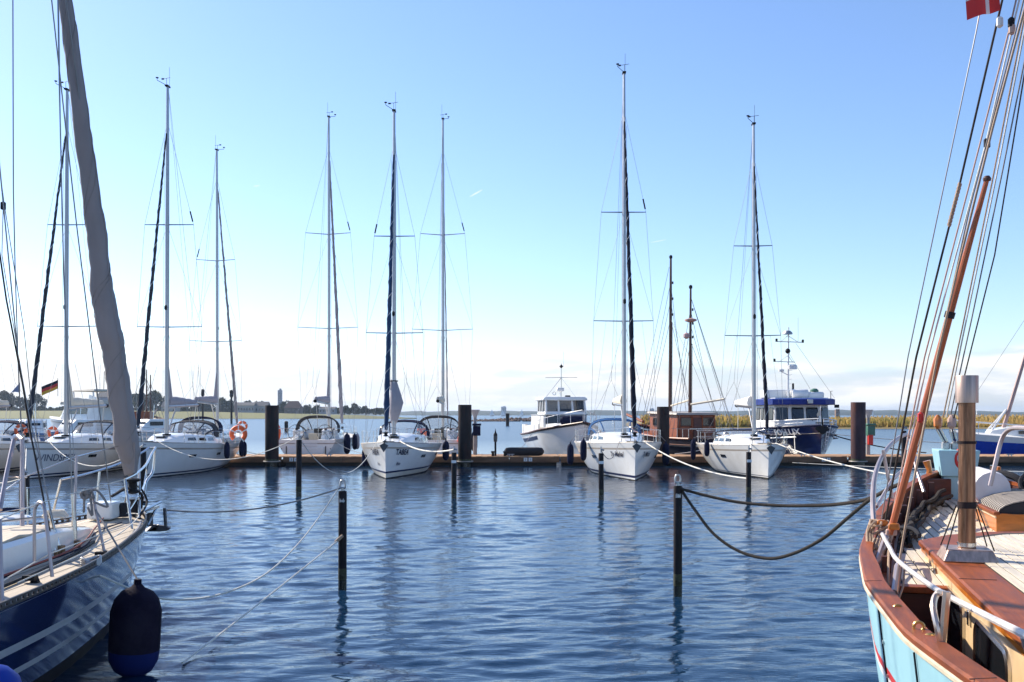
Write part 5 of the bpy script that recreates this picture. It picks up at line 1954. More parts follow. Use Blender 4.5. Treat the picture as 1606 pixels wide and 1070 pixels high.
for (y, zt_, r, nm, ox) in ((-4.5, 12.9, .13, 'main_mast', .38), (-8.8, 10.4, .11, 'mizzen_mast', -.28)):
    tb(nm, [(ox, y, 1.0), (ox, y - .1, zt_ * .62), (ox, y - .15, zt_)], [r, r * .85, r * .55], DWOOD if nm == 'mizzen_mast' else DWOOD, CU, 8)
    tb('pole_seam', [(ox + .1, y - .1, 2.5), (ox + .09, y - .2, zt_ * .68)], .025, STEEL, CU, 5)
    b = MB()
    b.lathe([(.05, 0), (.11, .04), (.11, .18), (.03, .24)], 8, (ox, y - .15, zt_))
    b.build('mast_truck', BLACKP, CU)
    for sd in (-1, 1):
        for k in range(3):
            cy = y - .5 + .5 * k
            tb('shroud', [(sd * (hC.bs(cy) - .05), cy - .5, hC.zs(cy)), (ox, y - .12, zt_ * (.70 + .09 * k))], .014, GROPE, CU, 4)
    for k in range(3):
        bx('block', (ox + .16, y - .1, zt_ * (.72 + .08 * k)), (.09, .07, .17), BLACKP, CU, .02)
b = MB()
b.lathe([(.12, -.12), (.36, -.05), (.36, .05), (.12, .12)], 14, (-.28, -8.95, 8.5))
b.build('radar_reflector', mat('faded_red', (.45, .25, .2), .6), CU)
b = MB()
b.lathe([(.05, -.18), (.2, -.08), (.2, .1), (.05, .2)], 10, (-.53, -8.9, 7.55))
b.build('mast_lamp', mat('faded_pink', (.5, .32, .3), .6), CU)
tb('main_boom', [(.38, -4.7, 3.35), (-.15, -8.7, 3.7)], .06, FCREAM, CU)
tb('mizzen_boom', [(-.28, -9.0, 3.4), (.7, -11.4, 3.7)], .07, FCREAM, CU)
for x1, y1, z1_ in ((.9, -12.0, 1.6), (1.3, -11.6, 1.5), (1.7, -11, 1.45)):
    tb('backstay', [(-.28, -8.9, 10.0), (x1, y1, z1_)], .014, GROPE, CU, 4)
tb('triatic_stay', [(.38, -4.6, 9.0), (-.28, -8.9, 6.2), (.3, -10.6, 3.0)], .012, GROPE, CU, 4)
tb('forestay', [(.38, -4.4, 12.4), (0, .3, 2.3)], .013, GROPE, CU, 4)
tb('bowsprit', [(0, -1.0, 2.3), (0, 2.4, 2.85)], .10, MAHOG, CU, 8)
b = MB()
for y in (-9.8, -10.4, -11.0):
    for sd in (-1, 1):
        b.tube([hC.edge(y, sd, .05, 0), hC.edge(y, sd, .05, .6)], .02, 5)
for sd in (-1, 1):
    b.tube([hC.edge(y, sd, .05, .6) for y in (-9.2, -9.8, -10.4, -11.1)], .02, 5)
b.tube([hC.edge(-11.1, -1, .05, .6), hC.edge(-11.1, 1, .05, .6)], .02, 5)
b.build('stern_rail', STEEL, CU)

# ------------------------------------------------------------------ bright blue boat on the right
BB = empty('motor_sailer', (27.0, 61.6, 0), R(82), 'bright blue hulled boat with white deck and curved rail, cut by the right picture edge', 'motor boat')
hB = Hull(10.5, 3.3, 1.75, 1.15, sm=0.45, p=2.0, tr=0.8, rake=0.35, d=0.5, sagz=0.1)
hB.toprows = [(0.3, 0), (0.6, 0), (0.72, 0), (0.73, 1), (1.0, 1)]
weld(hB.mesh([(0.05, 2), (0.10, 3), (0.14, 0)]).build('hull', [ROYAL, GEL, ANTIF, WHITEP], BB))
deck_mesh(hB, -.05, -10.4, camber=.18).build('deck', DECKW, BB)
b = MB()
b.loft([house_ring(-2.2, .5, 1.6, 1.85, .9, -.2), house_ring(-3.4, .95, 1.5, 2.05, .9), house_ring(-8, 1.15, 1.15, 2.0, .92)], True, True)
b.build('cabin', GEL, BB, bevel=.05)
for sd in (-1, 1):
    for y in (-4.1, -5.2, -6.3):
        bx('cabin_window', (sd * 1.03, y, 1.72), (.08, .7, .2), GLASS, BB)
    b = MB()
    top = [hB.edge(y, sd, .05, .75) for y in (-.1, -.8, -2, -3.5, -5, -7, -9, -10.2)]
    b.tube(spline(top, 4), .03, 6)
    for y in (-.2, -1.5, -3.0, -4.5, -6, -7.5, -9, -10.1):
        b.tube([hB.edge(y, sd, .05, 0), hB.edge(y, sd, .05, .75)], .022, 5)
    b.build('deck_rail', WHITEP, BB)
tb('raked_mast', [(0, -3.2, 1.9), (-.15, -5.6, 10.5)], [.13, .09], mat('pinkish_spar', (.42, .28, .25), .5), BB, 8)
tb('mast_strut', [(-.4, -2.4, 1.8), (0, -3.4, 3.1)], .06, WHITEP, BB)
tb('mast_strut', [(.4, -2.4, 1.8), (0, -3.4, 3.1)], .06, WHITEP, BB)
tb('forestay', [(0, -.2, 1.8), (-.15, -5.4, 10.2)], .012, WIRE, BB, 4)
tb('mast_stay', [(-1.2, -7, 1.4), (-.15, -5.5, 9.8)], .012, WIRE, BB, 4)

# ------------------------------------------------------------------ craft far left behind the yachts
FY = empty('flybridge_yacht', (-62.2, 134.0, 0), R(55), 'big white flybridge motor yacht behind the yacht with the large grey name', 'motor yacht')
hY = Hull(13.5, 4.4, 2.2, 1.5, sm=.5, p=2, tr=.9, rake=.4, d=.6)
weld(hY.mesh([(0.05, 2), (0.12, 3), (0.16, 0)]).build('hull', [GEL, GREYBAND, ANTIF, NAVYST], FY))
deck_mesh(hY, -.05, -13.4).build('deck', DECKW, FY)
b = MB()
b.loft([house_ring(-3.6, 1.2, 1.9, 2.2, .9, -.6), house_ring(-5, 1.7, 1.8, 3.5, .85, -.7), house_ring(-11, 1.8, 1.6, 3.5, .9)], True, True)
b.build('saloon', GEL, FY, bevel=.06)
for sd in (-1, 1):
    b = MB()
    b.prism([(sd * 1.63, -5.6, 2.5), (sd * 1.72, -10.6, 2.5), (sd * 1.66, -10.2, 3.2), (sd * 1.55, -6.4, 3.2)], (sd * .06, 0, 0))
    b.build('saloon_window', GLASS, FY, smooth=0)
    b = MB()
    b.prism([(sd * 1.85, -10.5, 1.6), (sd * 1.85, -13.2, 1.6), (sd * 1.8, -12.2, 4.3), (sd * 1.7, -10.8, 4.6)], (sd * .06, 0, 0))
    b.build('quarter_wing', GEL, FY, smooth=0)
b = MB()
b.loft([house_ring(-5.2, 1.9, 3.52, 3.9, .98, -.2), house_ring(-13, 2.05, 3.45, 4.0, 1)], True, True)
b.build('flybridge', FCREAM, FY, bevel=.08)
b = MB()
b.loft([house_ring(-7.0, 1.5, 4.95, 5.2, .9, -.2), house_ring(-11.6, 1.7, 4.95, 5.2, .95)], True, True)
b.build('hard_top', FCREAM, FY, bevel=.05)
for sd in (-1, 1):
    for y in (-7.4, -11.2):
        tb('top_post', [(sd * 1.4, y, 4.0), (sd * 1.4, y + .2, 5.0)], .08, GEL, FY)
tb('flag_staff', [(0, -10.8, 5.2), (0, -10.9, 7.2)], .04, BLACKP, FY)
FY.scale = (1.15, 1.15, 1.15)
fl_ = empty('german_flag', (-56.6, 124.0, 6.0), R(12), 'black red gold flag waving above the flybridge motor yacht', 'flag')
for nm, m, z in (('black_stripe', FBLACK, .9), ('red_stripe', REDF, .45), ('gold_stripe', GOLDF, 0)):
    b = MB()
    rings = []
    for i in range(9):
        t = i / 8
        x = -2.3 * t
        yv = .18 * math.sin(t * 6)
        dr = -1.15 * t
        rings.append([(x, yv, z + dr), (x, yv + .05 * math.sin(t * 5), z + .46 + dr * .95)])
    b.loft(rings, False, False)
    b.build(nm, m, fl_)
tb('staff', [(0.04, 0, -1.2), (.04, 0, 1.7)], .04, BLACKP, fl_)
fl_.scale = (.8, .8, .8)
pn = MB()
pn.prism([(0, 0, .75), (-.75, .1, -.05), (-.4, .06, .0), (0, 0, -.05)], (0, .02, 0))
o = pn.build('pennant', mat('blue_white_pennant', (.28, .3, .42), .8), loc=((31 - 803) / FOC * 80, 80, 4.6))
tag(o, 'small blue and white pennant above the boats at the far left', 'flag')
tb('flag_halyard', [(0.02, 0, -3), (0.02, 0, 3.0)], .012, GROPE, o)


def small_boat(px, Y, rz, L, m, label, cab=True):
    e = empty('cabin_boat', ((px - 803) / FOC * Y, Y, 0), rz, label, 'cabin boat', 'small cabin boats at the far left')
    h = Hull(L, L * .33, 1.3, .95, sm=.5, p=2, tr=.85, rake=.3, d=.4)
    weld(h.mesh([(0.05, 2), (0.1, 0), (0.14, 0)]).build('hull', [m, GREYBAND, ANTIF], e))
    deck_mesh(h, -.05, -L + .1).build('deck', DECKW, e)
    b = MB()
    w = L * .12
    b.loft([house_ring(-L * .28, w * .8, 1.1, 1.45, .9, -.2), house_ring(-L * .4, w, 1.0, 2.3, .85, -.3), house_ring(-L * .75, w * 1.05, .95, 2.3, .9)], True, True)
    b.build('cabin', GEL, e, bevel=.05)
    for sd in (-1, 1):
        bx('cabin_window', (sd * w * .97, -L * .57, 1.85), (.06, L * .25, .4), GLASS, e)
    bx('front_window', (0, -L * .375, 1.85), (w * 1.3, .08, .4), GLASS, e, rot=Matrix.Rotation(R(25), 3, 'X'))
    tb('mast', [(0, -L * .6, 2.3), (0, -L * .62, 3.8)], .03, STEEL, e)
    return e


small_boat(47, 84, R(200), 7, mat('faded_blue', (.16, .24, .45), .4), 'pale blue cabin boat between the leftmost yachts')
small_boat(67, 90, R(160), 7.5, mat('mid_blue', (.12, .20, .42), .4), 'mid blue cabin boat under the flybridge yacht')
small_boat(8, 96, R(170), 7, FDARK, 'dark boat with black cover at the left picture edge')
small_boat(191, 100, R(150), 6.5, GEL, 'white small boat between the grey furled sail and the second yacht')

WS = empty('wooden_ship', ((242 - 803) / FOC * 150, 150, 0), R(12), 'old brown wooden ship with three thin masts behind the second yacht', 'wooden ship')
hS = Hull(17, 4.6, 2.6, 1.9, sm=.45, p=2.2, tr=.7, rake=.3, d=.6, sagz=.3)
weld(hS.mesh([(0.05, 2), (0.1, 0), (0.14, 0)]).build('hull', [mat('brown_tarred_hull', (.07, .035, .025), .6, var=.4), DWOOD, ANTIF], WS))
deck_mesh(hS, -.05, -16.9, dz=-.3).build('deck', TEAKG, WS)
bx('deckhouse', (0, -11.5, 2.4), (2.4, 3.4, 1.6), BWOOD, WS, .05)
for y, z in ((-3.8, 8.6), (-7.6, 9.2), (-11.2, 10.5)):
    tb('mast', [(0, y, 1), (0, y - .1, z)], [.17, .07], DWOOD, WS)
    for sd in (-1, 1):
        tb('shroud', [(sd * 2, y - .8, 2.2), (0, y, z * .85)], .03, GROPE, WS, 4)
tb('bowsprit', [(0, -1, 2.7), (0, 3.5, 3.6)], .12, DWOOD, WS)
for px, Y, h_, lb in ((363, 300, 11.0, 'navigation post on the far bank between slim masts'), (453 - 135, 330, 12, 'pole with flag standing on the far bank')):
    b = MB()
    b.lathe([(.35, 0), (.3, h_ * .8), (.6, h_ * .85), (.5, h_), (.1, h_ + .2)], 8, ((px - 803) / FOC * Y, Y, -1))
    tag(b.build('beacon_post', PILE), lb, 'beacon post', 'beacon posts at the far bank')

# ------------------------------------------------------------------ mooring lines in the middle distance


def phook(px, Y, top_py, dz=.1):
    p = at(px, top_py, Y)
    return p + Vector((0, 0, dz))


hk = {468: phook(468.5, 33.9, 690), 712: phook(712, 33.1, 710), 943: phook(943, 32.6, 711), 1174: phook(1174, 33.6, 709), 225: phook(225, 33.9, 702), 38: phook(38, 31, 746), 1418: phook(1418, 33.6, 676)}
cl = lambda root, h, y, sd: on_hull(root, h, y, sd, h.zs(y), -.15) + Vector((0, 0, .08))
line('mooring_line', sag(cl(tabea, hT, -1.2, 1), hk[468], 1.35), .016, WROPE, 'buff line sagging from the striped sail yacht to the pole on its left')
line('mooring_line', sag(cl(tabea, hT, -1.2, -1), hk[712], .22), .03, WROPE, 'thick white line from the striped sail yacht to the pole on its right')
line('mooring_line', sag(cl(b5, h5, -1.2, -1), hk[1174] - Vector((0, 0, 1.0)), .30), .028, WROPE, 'white line from the yacht with the script name to the pole on its right')
line('mooring_line', sag(cl(b5, h5, -1.3, 1), hk[943], .5), .014, GROPE, 'thin dark line from the yacht with the script name to the pole before it')
line('mooring_line', sag(cl(b6, h6, -1.2, -1), hk[1418] - Vector((0, 0, 1.65)), .15), .026, WROPE, 'white line from the yacht beside the workboat to the far right pole')
line('mooring_line', sag(cl(b6, h6, -1.2, 1), hk[1174] - Vector((0, 0, .9)), .1), .022, WROPE, 'short white line from the yacht beside the workboat down to its pole')
line('mooring_line', sag(cl(b2, h2, -1.2, -1), hk[468], .8), .014, WROPE, 'thin line from the side on yacht to the pole before the stern facing yacht')
line('mooring_line', sag(cl(b2, h2, -1.2, 1), hk[225], .25), .018, WROPE, 'line from the side on yacht bow to the pole behind the near bow rail')
line('mooring_line', sag(cl(wi, hW, -1.2, -1), hk[225], .9), .02, WROPE, 'sagging line from the yacht with the large grey name to the pole on its right')
line('mooring_line', sag(cl(wi, hW, -1.2, 1), hk[38], .4), .02, WROPE, 'line from the yacht with the large grey name to the short thick pole')
line('mooring_line', sag(cl(fl, hF, -1.2, -1), hk[38] - Vector((0, 0, .15)), .8), .022, WROPE, 'white line from the yacht at the left edge to the short thick pole')
line('mooring_line', sag(on_hull(PX, hP, -3.2, -1, 1.5, 0), Vector((23.5, 56.5, DZ + .1)), .15), .035, RUBBER, 'thick black line from the blue workboat to the dock on its right')
line('mooring_line', sag(on_hull(PX, hP, -1.4, 1, 1.72, .02), Vector((16.1, 56.6, DZ + .1)), .1), .022, WROPE, 'short white line from the blue workboat bow down to the dock')
line('mooring_line', sag(on_hull(MY, hM, -6.5, 1, 1.5, .02), Vector((0.2, 56.2, DZ + .1)), .12), .016, GROPE, 'thin dark line from the motor yacht to the dock on its left')
line('mooring_line', sag(on_hull(b3, h3, -12.4, 1, 1.2, 0), Vector((-7.4, 56.4, DZ + .1)), .3), .016, WROPE, 'thin line from the stern facing yacht to the dock')
line('mooring_line', sag(on_hull(b2, h2, -10.6, -1, 1.0, 0), Vector((-13.4, 54.4, DZ + .1)), .12), .014, GROPE, 'short dark stern line of the side on yacht at the first big pile')
line('mooring_line', sag(on_hull(CU, hC, -11, 1, 1.3, 0), Vector((9.0, 55.0, DZ + .1)), .15), .022, WROPE, 'short white line from the wooden cutter to the dock')
line('mooring_line', sag((14.5, 51.5, .3), (27.5, 40, .4), .12), .02, WROPE, 'white line stretched low over the water right of the reddish pile')
line('mooring_line', sag((20, 70, 1.7), (34, 57.5, DZ + .4), .3), .02, GROPE, 'thin grey line above the water behind the bow hoop')
# ------------------------------------------------------------------ near wooden boat on the right
RZ = R(-15.5)
RB = empty('wooden_boat', (6.4, 14.5, 0), RZ, 'near light blue wooden boat with bleached plank deck, orange skylight and upright steel stove pipe', 'wooden boat')
MR = Matrix.Translation((6.4, 14.5, 0)) @ Matrix.Rotation(RZ, 4, 'Z')
MRI = MR.inverted()


def rl(px, py, Y):
    return MRI @ at(px, py, Y)


hR = Hull(13.5, 3.6, 1.95, 1.6, d=.7, rake=.25, full=.13, bow=.45,
          table=[(0, .06), (.4, .30), (.8, .50), (1.8, .83), (2.8, 1.09), (4.6, 1.43), (6.8, 1.69), (8.3, 1.75), (9.9, 1.655), (11, 1.47), (13.5, .85)],
          ztab=[(0, 1.98), (.8, 1.9), (1.8, 1.82), (2.8, 1.76), (4.6, 1.68), (6.8, 1.62), (8.3, 1.60), (9.9, 1.58), (13.5, 1.62)])
hR.toprows = [(0.5, 0), (1.0, 0)]
weld(hR.mesh([(0.12, 2), (0.5, 0), (1.03, 0), (1.09, 1), (1.15, 3), (1.16, 0)], 44).build('hull', [LBLUE, WHITEP, ANTIF, REDP], RB))


def rdeck(y):
    return 1.46 + .12 * max(0, min(1, (y + 7.5) / 7.5)) + (.03 if y > -1.5 else 0)


AFT = -7.5
WELL = .86
for sd in (-1, 1):
    # cap rail: a flat board with a cream half round strake under its outer edge
    ys = [-.02 - 13.4 * (i / 60) for i in range(61)]
    b = MB()
    rings = []
    for y in ys:
        w = hR.bs(y)
        z = hR.zs(y)
        wd = .075 if y > AFT + .6 else .075 + .025 * min(1, (AFT + .6 - y) / .8)
        wi_ = max(.003, w - wd)
        rings.append([(sd * (w + .025), y, z), (sd * (w + .03), y, z + .03), (sd * (w + .02), y, z + .045), (sd * wi_, y, z + .045), (sd * wi_, y, z)])
    b.loft(rings, True, True)
    b.build('cap_rail', MAHOG, RB, smooth=40)
    b = MB()
    b.tube([hR.edge(y, sd, -.014, -.02) for y in ys], .02, 7)
    b.build('rub_strake', CREAMP, RB)
    b = MB()
    rings = []
    for y in ys:
        w, z = hR.bs(y) - (.062 if y > AFT else .085), hR.zs(y) + .01
        f = rdeck(y) - .03 if y > AFT else WELL - .02
        w = max(.003, w)
        rings.append([(sd * w, y, z), (sd * max(.002, w - .03), y, f)])
    b.loft(rings, False, False)
    b.build('bulwark', MAHOGD, RB, smooth=0)
    # frames of the bulwark
    for k in range(9):
        y = -1.1 - .72 * k
        w = hR.bs(y) - .15
        bx('bulwark_frame', (sd * (w - .035), y, (hR.zs(y) + rdeck(y)) / 2), (.07, .07, hR.zs(y) - rdeck(y)), MAHOGD, RB)
for y in (-5.9, -8.35, -10.9):
    w = hR.bs(y)
    bx('scarf_joint', (-(w - .02), y, hR.zs(y) + .0445), (.13, .006, .004), RUBBER, RB, 0, Matrix.Rotation(R(24), 3, 'Z'))
# vertical steel straps down the planking
for y in (-8.75, -9.95, -11.4):
    b = MB()
    for k in range(7):
        pass
    P = [hR.pt(y, hR.zs(y) - .06 - .16 * k, -1, .006) for k in range(8)]
    b.tube(P, .006, 5)
    b.build('hull_seam', RUBBER, RB)
    for k in range(2):
        b = MB()
        p = hR.pt(y - .05, 1.32 - .22 * k, -1, .005)
        b.lathe([(.014, -.006), (.012, .006)], 8, p, axis='x')
        b.build('bolt_head', GALV, RB)
# foredeck: dark caulked base with separate planks
b = MB()
ys = [-.25 + (AFT + .25) * i / 24 for i in range(25)]
prev = None
for y in ys:
    w = max(.01, hR.bs(y) - .12)
    row = [(-w, y, rdeck(y)), (w, y, rdeck(y))]
    i0 = len(b.v)
    b.v.extend(row)
    if prev is not None:
        b.f.append([prev, prev + 1, i0 + 1, i0])
        b.m.append(0)
    prev = i0
fd = b.build('foredeck', mat('deck_caulking', (.045, .04, .035), .8), RB, smooth=0)
PW = .098
rgp = random.Random(3)
TEAKS = [mat('bleached_plank_%s' % nm, c, .62, var=.16, vscale=4, stretch=(9, .6, 9), bump=.1, bscale=24, dirt=(.30, .25, .19), dirt_amt=.35) for nm, c in (('pale', (.70, .62, .49)), ('warm', (.66, .57, .43)), ('grey', (.63, .56, .45)))]
for k in range(-15, 16):
    xa, xb = k * PW - PW / 2 + .007, k * PW + PW / 2 - .007
    lim = max(abs(xa), abs(xb))
    yf = None
    for i in range(240):
        y = -.3 - i * .03
        if hR.bs(y) - .25 >= lim:
            yf = y
            break
    if yf is None or yf < AFT + .4:
        continue
    yb = AFT + .13
    n = 10
    rings = []
    for i in range(n + 1):
        y = yf + (yb - yf) * i / n
        z = rdeck(y)
        rings.append([(xa, y, z + .001), (xa, y, z + .014), (xb, y, z + .014), (xb, y, z + .001)])
    b = MB()
    b.loft(rings, True, True)
    b.build('plank', TEAKS[rgp.randrange(3)], fd, smooth=0)
for sd in (-1, 1):
    rings = []
    for i in range(31):
        y = -.45 + (AFT + .45) * i / 30
        w = hR.bs(y)
        rings.append([(sd * max(.005, w - .14), y, rdeck(y) + .003), (sd * max(.004, w - .14), y, rdeck(y) + .018), (sd * max(.003, w - .245), y, rdeck(y) + .018), (sd * max(.002, w - .245), y, rdeck(y) + .003)])
    b = MB()
    b.loft(rings, True, True)
    b.build('margin_plank', MAHOG, fd, smooth=30)
w = hR.bs(AFT) - .15
bx('deck_beam', (0, AFT + .06, rdeck(AFT) - .008), (2 * w, .13, .052), MAHOG, RB, .008)
bx('deck_step', (0, AFT + .035, (rdeck(AFT) + WELL) / 2 - .03), (2 * w, .03, rdeck(AFT) - WELL - .02), MAHOGD, RB)
b = MB()
rings = [[(-(hR.bs(y) - .17), y, WELL), (hR.bs(y) - .17, y, WELL)] for y in (AFT + .03, -9, -10.5, -12, -13.3)]
b.loft(rings, False, False)
b.build('side_deck', mat('dark_side_deck', (.085, .05, .038), .7, var=.3), RB, smooth=0)

# deckhouse
FR = [(-1.10, -6.02), (-.80, -5.52), (-.42, -5.16), (0, -5.02), (.42, -5.16), (.80, -5.52), (1.10, -6.02)]
BK = -13.0
RZT = 1.66


def dh(off, z):
    f = [(x * (1 + off / 1.1), y + off * .9) for x, y in FR]
    return [(x, y, z) for x, y in f] + [(1.1 + off, BK, z), (-1.1 - off, BK, z)]


b = MB()
b.loft([dh(0, .84), dh(0, RZT - .05)], True, True, mis=[0, 0, 0, 0, 0, 0, 1, 1, 1])
b.build('deckhouse', [VARNISH, TANP], RB, smooth=0)
b = MB()
b.loft([dh(.035, RZT - .062), dh(.05, RZT - .045), dh(.05, RZT - .012), dh(.035, RZT)], True, True)
roof = b.build('deckhouse_roof', MAHOG, RB, smooth=30)
b = MB()
b.loft([dh(.028, RZT - .10), dh(.028, RZT - .0625)], True, True)
b.build('roof_trim', VARNISH, RB, smooth=30)
IN = .25
for k in range(-10, 11):
    pw = .0809
    xa, xb = k * pw - pw / 2 + .006, k * pw + pw / 2 - .006
    lim = max(abs(xa), abs(xb))
    if lim > 1.1 - IN:
        continue

    def fy(x):
        x = abs(x) * 1.1 / (1.1 - IN)
        P = FR[3:]
        for (x0, y0_), (x1, y1_) in zip(P, P[1:]):
            if x <= x1:
                return y0_ + (y1_ - y0_) * (x - x0) / (x1 - x0) - IN
        return P[-1][1] - IN
    b = MB()
    b.hexa([(xa, fy(xa), RZT + .001), (xb, fy(xb), RZT + .001), (xb, BK + .1, RZT + .001), (xa, BK + .1, RZT + .001), (xa, fy(xa), RZT + .010), (xb, fy(xb), RZT + .010), (xb, BK + .1, RZT + .010), (xa, BK + .1, RZT + .010)])
    b.build('plank', TEAKS[rgp.randrange(3)], roof, smooth=0)
b = MB()
b.loft([[(x * .775, y * .988 - .16, z) for x, y in FR] + [(.853, BK + .08, z), (-.853, BK + .08, z)] for z in (RZT + .0005, RZT + .004)], True, True)
b.build('roof_caulking', bpy.data.materials['deck_caulking'], roof, smooth=0)
b = MB()
b.box((-1.03, -8.2, RZT + .0015), (.24, .008, .003))
b.build('board_joint', RUBBER, roof)


def rwin(y0, y1, z0, z1, r):
    pts = []
    for cy, cz, a0 in ((y1 + r, z0 + r, 180), (y0 - r, z0 + r, 270), (y0 - r, z1 - r, 0), (y1 + r, z1 - r, 90)):
        for k in range(5):
            a = R(a0 + 22.5 * k)
            pts.append((-1.1, cy + r * math.cos(a), cz + r * math.sin(a)))
    return pts


for nm, y0, y1, z0, z1, r in (('side_window', -7.32, -8.12, 1.0, 1.46, .09), ('side_window', -8.62, -9.62, .98, 1.46, .10), ('side_window', -10.1, -11.1, .98, 1.46, .10), ('porthole', -6.66, -6.86, 1.26, 1.50, .095)):
    P = rwin(y0, y1, z0, z1, r)
    b = MB()
    b.tube([Vector(p) + Vector((-.008, 0, 0)) for p in P + [P[0]]], .022, 6, cap=False)
    f = b.build(nm, STEEL, RB)
    b = MB()
    b.prism([(-1.101, y, z) for _, y, z in P], (-.006, 0, 0))
    b.build('pane', GLASS, f, smooth=0)
for y in (-6.95, -7.2, -8.35):
    bx('hinge', (-1.112, y, 1.42), (.02, .05, .10), STEEL, RB, .004)
# stove pipe
px_, py_ = -.94, -7.2
e = empty('stove_pipe', (0, 0, 0))
e.parent = RB
b = MB()
b.hexa([(px_ - .20, py_ - .20, RZT + .002), (px_ + .20, py_ - .20, RZT + .002), (px_ + .20, py_ + .20, RZT + .002), (px_ - .20, py_ + .20, RZT + .002), (px_ - .16, py_ - .16, RZT + .095), (px_ + .16, py_ - .16, RZT + .095), (px_ + .16, py_ + .16, RZT + .095), (px_ - .16, py_ + .16, RZT + .095)])
b.build('pipe_base', BRUSHED, e, bevel=.01)
b = MB()
b.lathe([(.065, RZT + .09), (.063, 2.0), (.063, 2.93)], 24, (px_, py_, 0))
b.build('pipe', RUSTY, e)
for z_, m, h_ in ((2.09, PILE, .05), (2.58, PILE, .022), (RZT + .12, STEEL, .03)):
    b = MB()
    b.lathe([(.066, -h_ / 2), (.0705, -h_ / 2), (.0705, h_ / 2), (.066, h_ / 2)], 24, (px_, py_, z_))
    b.build('pipe_band', m, e)
b = MB()
b.lathe([(.076, 2.89), (.0845, 2.89), (.0845, 3.10), (.082, 3.104), (.076, 3.10), (.075, 3.02), (.01, 3.02)], 28, (px_, py_, 0), cap=False)
b.build('pipe_cap', BRUSHED, e)
for dx, dy in ((-.17, -.15), (.17, -.15), (.17, .15), (-.17, .15)):
    tb('pipe_stay', [(px_ + dx * .4, py_ + dy * .4, 2.08), (px_ + dx, py_ + dy, RZT + .09)], .0055, TARROPE, e, 5)
bx('deck_handle', (-.25, -8.5, RZT + .03), (.34, .03, .025), MAHOG, RB, .008)
# skylight
SX0, SX1, SY0, SY1 = -.13, .95, -3.95, -2.35
zs0 = rdeck(-3.2) - .01
b = MB()
b.box(((SX0 + SX1) / 2, (SY0 + SY1) / 2, zs0 + .10), (SX1 - SX0, SY1 - SY0, .22))
skl = b.build('skylight', VARNISH, RB, smooth=0, bevel=.008)
for sx in (SX0, SX1):
    bx('skylight_edge', (sx, (SY0 + SY1) / 2, zs0 + .215), (.06, SY1 - SY0 + .06, .035), MAHOG, skl, .008)
bx('skylight_moulding', (SX0 - .006, (SY0 + SY1) / 2, zs0 + .17), (.012, SY1 - SY0, .012), CREAMP, skl)
b = MB()
ring = [((SX0 + SX1) / 2 + (SX1 - SX0 - .06) / 2 * math.cos(a), zs0 + .21 + .15 * math.sin(a)) for a in [math.pi * k / 12 for k in range(13)]]
b.loft([[(x, SY0 + .03, z) for x, z in ring], [(x, SY1 - .03, z) for x, z in ring]], True, True)
b.build('skylight_dome', RUBBER, skl, smooth=50)
first = None
for k in range(17):
    y = SY0 + .06 + (SY1 - SY0 - .12) * k / 16
    if first is None:
        b = MB()
        rr = []
        for x, z in [((SX0 + SX1) / 2 + (SX1 - SX0 - .05) / 2 * math.cos(a), .162 * math.sin(a)) for a in [math.pi * q / 12 for q in range(13)]]:
            rr.append([(x, -.024, zs0 + .208 + z), (x, .024, zs0 + .208 + z), (x, .024, zs0 + .222 + z), (x, -.024, zs0 + .222 + z)])
        b.loft(rr, True, True)
        first = b.build('slat', TEAKG, skl, smooth=40)
        first.location.y = y
    else:
        o = first.copy()
        COL.objects.link(o)
        o.location.y = y
# white rolled cover and black hose on the foredeck
b = MB()
b.lathe([(.02, -.62), (.20, -.6), (.215, -.5), (.215, .5), (.20, .6), (.02, .62)], 18, axis='y')
o = b.build('rolled_cover', mat('white_roll', (.66, .62, .62), .6, bump=.2, bscale=20))
o.matrix_world = MR @ Matrix.Translation((.05, -2.15, rdeck(-1.9) + .36))
tag(o, 'white rolled cover lying before the orange skylight', 'cover')
b = MB()
for k in range(4):
    c = Vector((.55, -2.5, rdeck(-2) + .40 + .03 * k))
    b.tube([c + Vector((.15 * math.cos(a) + .02 * k, .12 * math.sin(a), .17 * math.sin(a + k * .8) * .8)) for a in [q * .35 for q in range(19)]], .026, 6)
b.tube(spline([(.1, -2.0, 2.04), (.3, -2.2, 2.06), (.45, -2.35, 1.98), (.6, -2.4, 1.75), (.95, -2.3, 1.7), (1.25, -3.5, 1.78)], 5), .045, 7)
o = b.build('hose_coil', RUBBER)
o.matrix_world = MR
tag(o, 'coiled black hose draped over the white rolled cover', 'hose')
o = tb('hose', spline([rl(1392, 832, 9.9), rl(1410, 828, 9.7), rl(1430, 829, 9.5), rl(1441, 838, 9.35), rl(1441, 843, 9.35)], 5), .02, RUBBER, None, 7)
o.matrix_world = MR
tag(o, 'short bent black hose on the near boat foredeck behind the shrouds', 'hose')
# heap of dark rope and canvas along the port bulwark
rgq = random.Random(8)
b = MB()
for k in range(5):
    P = []
    for i in range(16):
        y = -1.1 - 4.3 * i / 15
        w = hR.bs(y) - .24
        P.append((-(w - .05 - .06 * (k % 3) + rgq.uniform(-.03, .03)), y, rdeck(y) + .05 + .06 * (k // 2) + rgq.uniform(-.02, .02)))
    b.tube(spline(P, 3), .028, 6)
o = b.build('dark_rope', TARROPE)
o.matrix_world = MR
tag(o, 'dark heavy rope flaked along the inside of the red bulwark', 'rope')
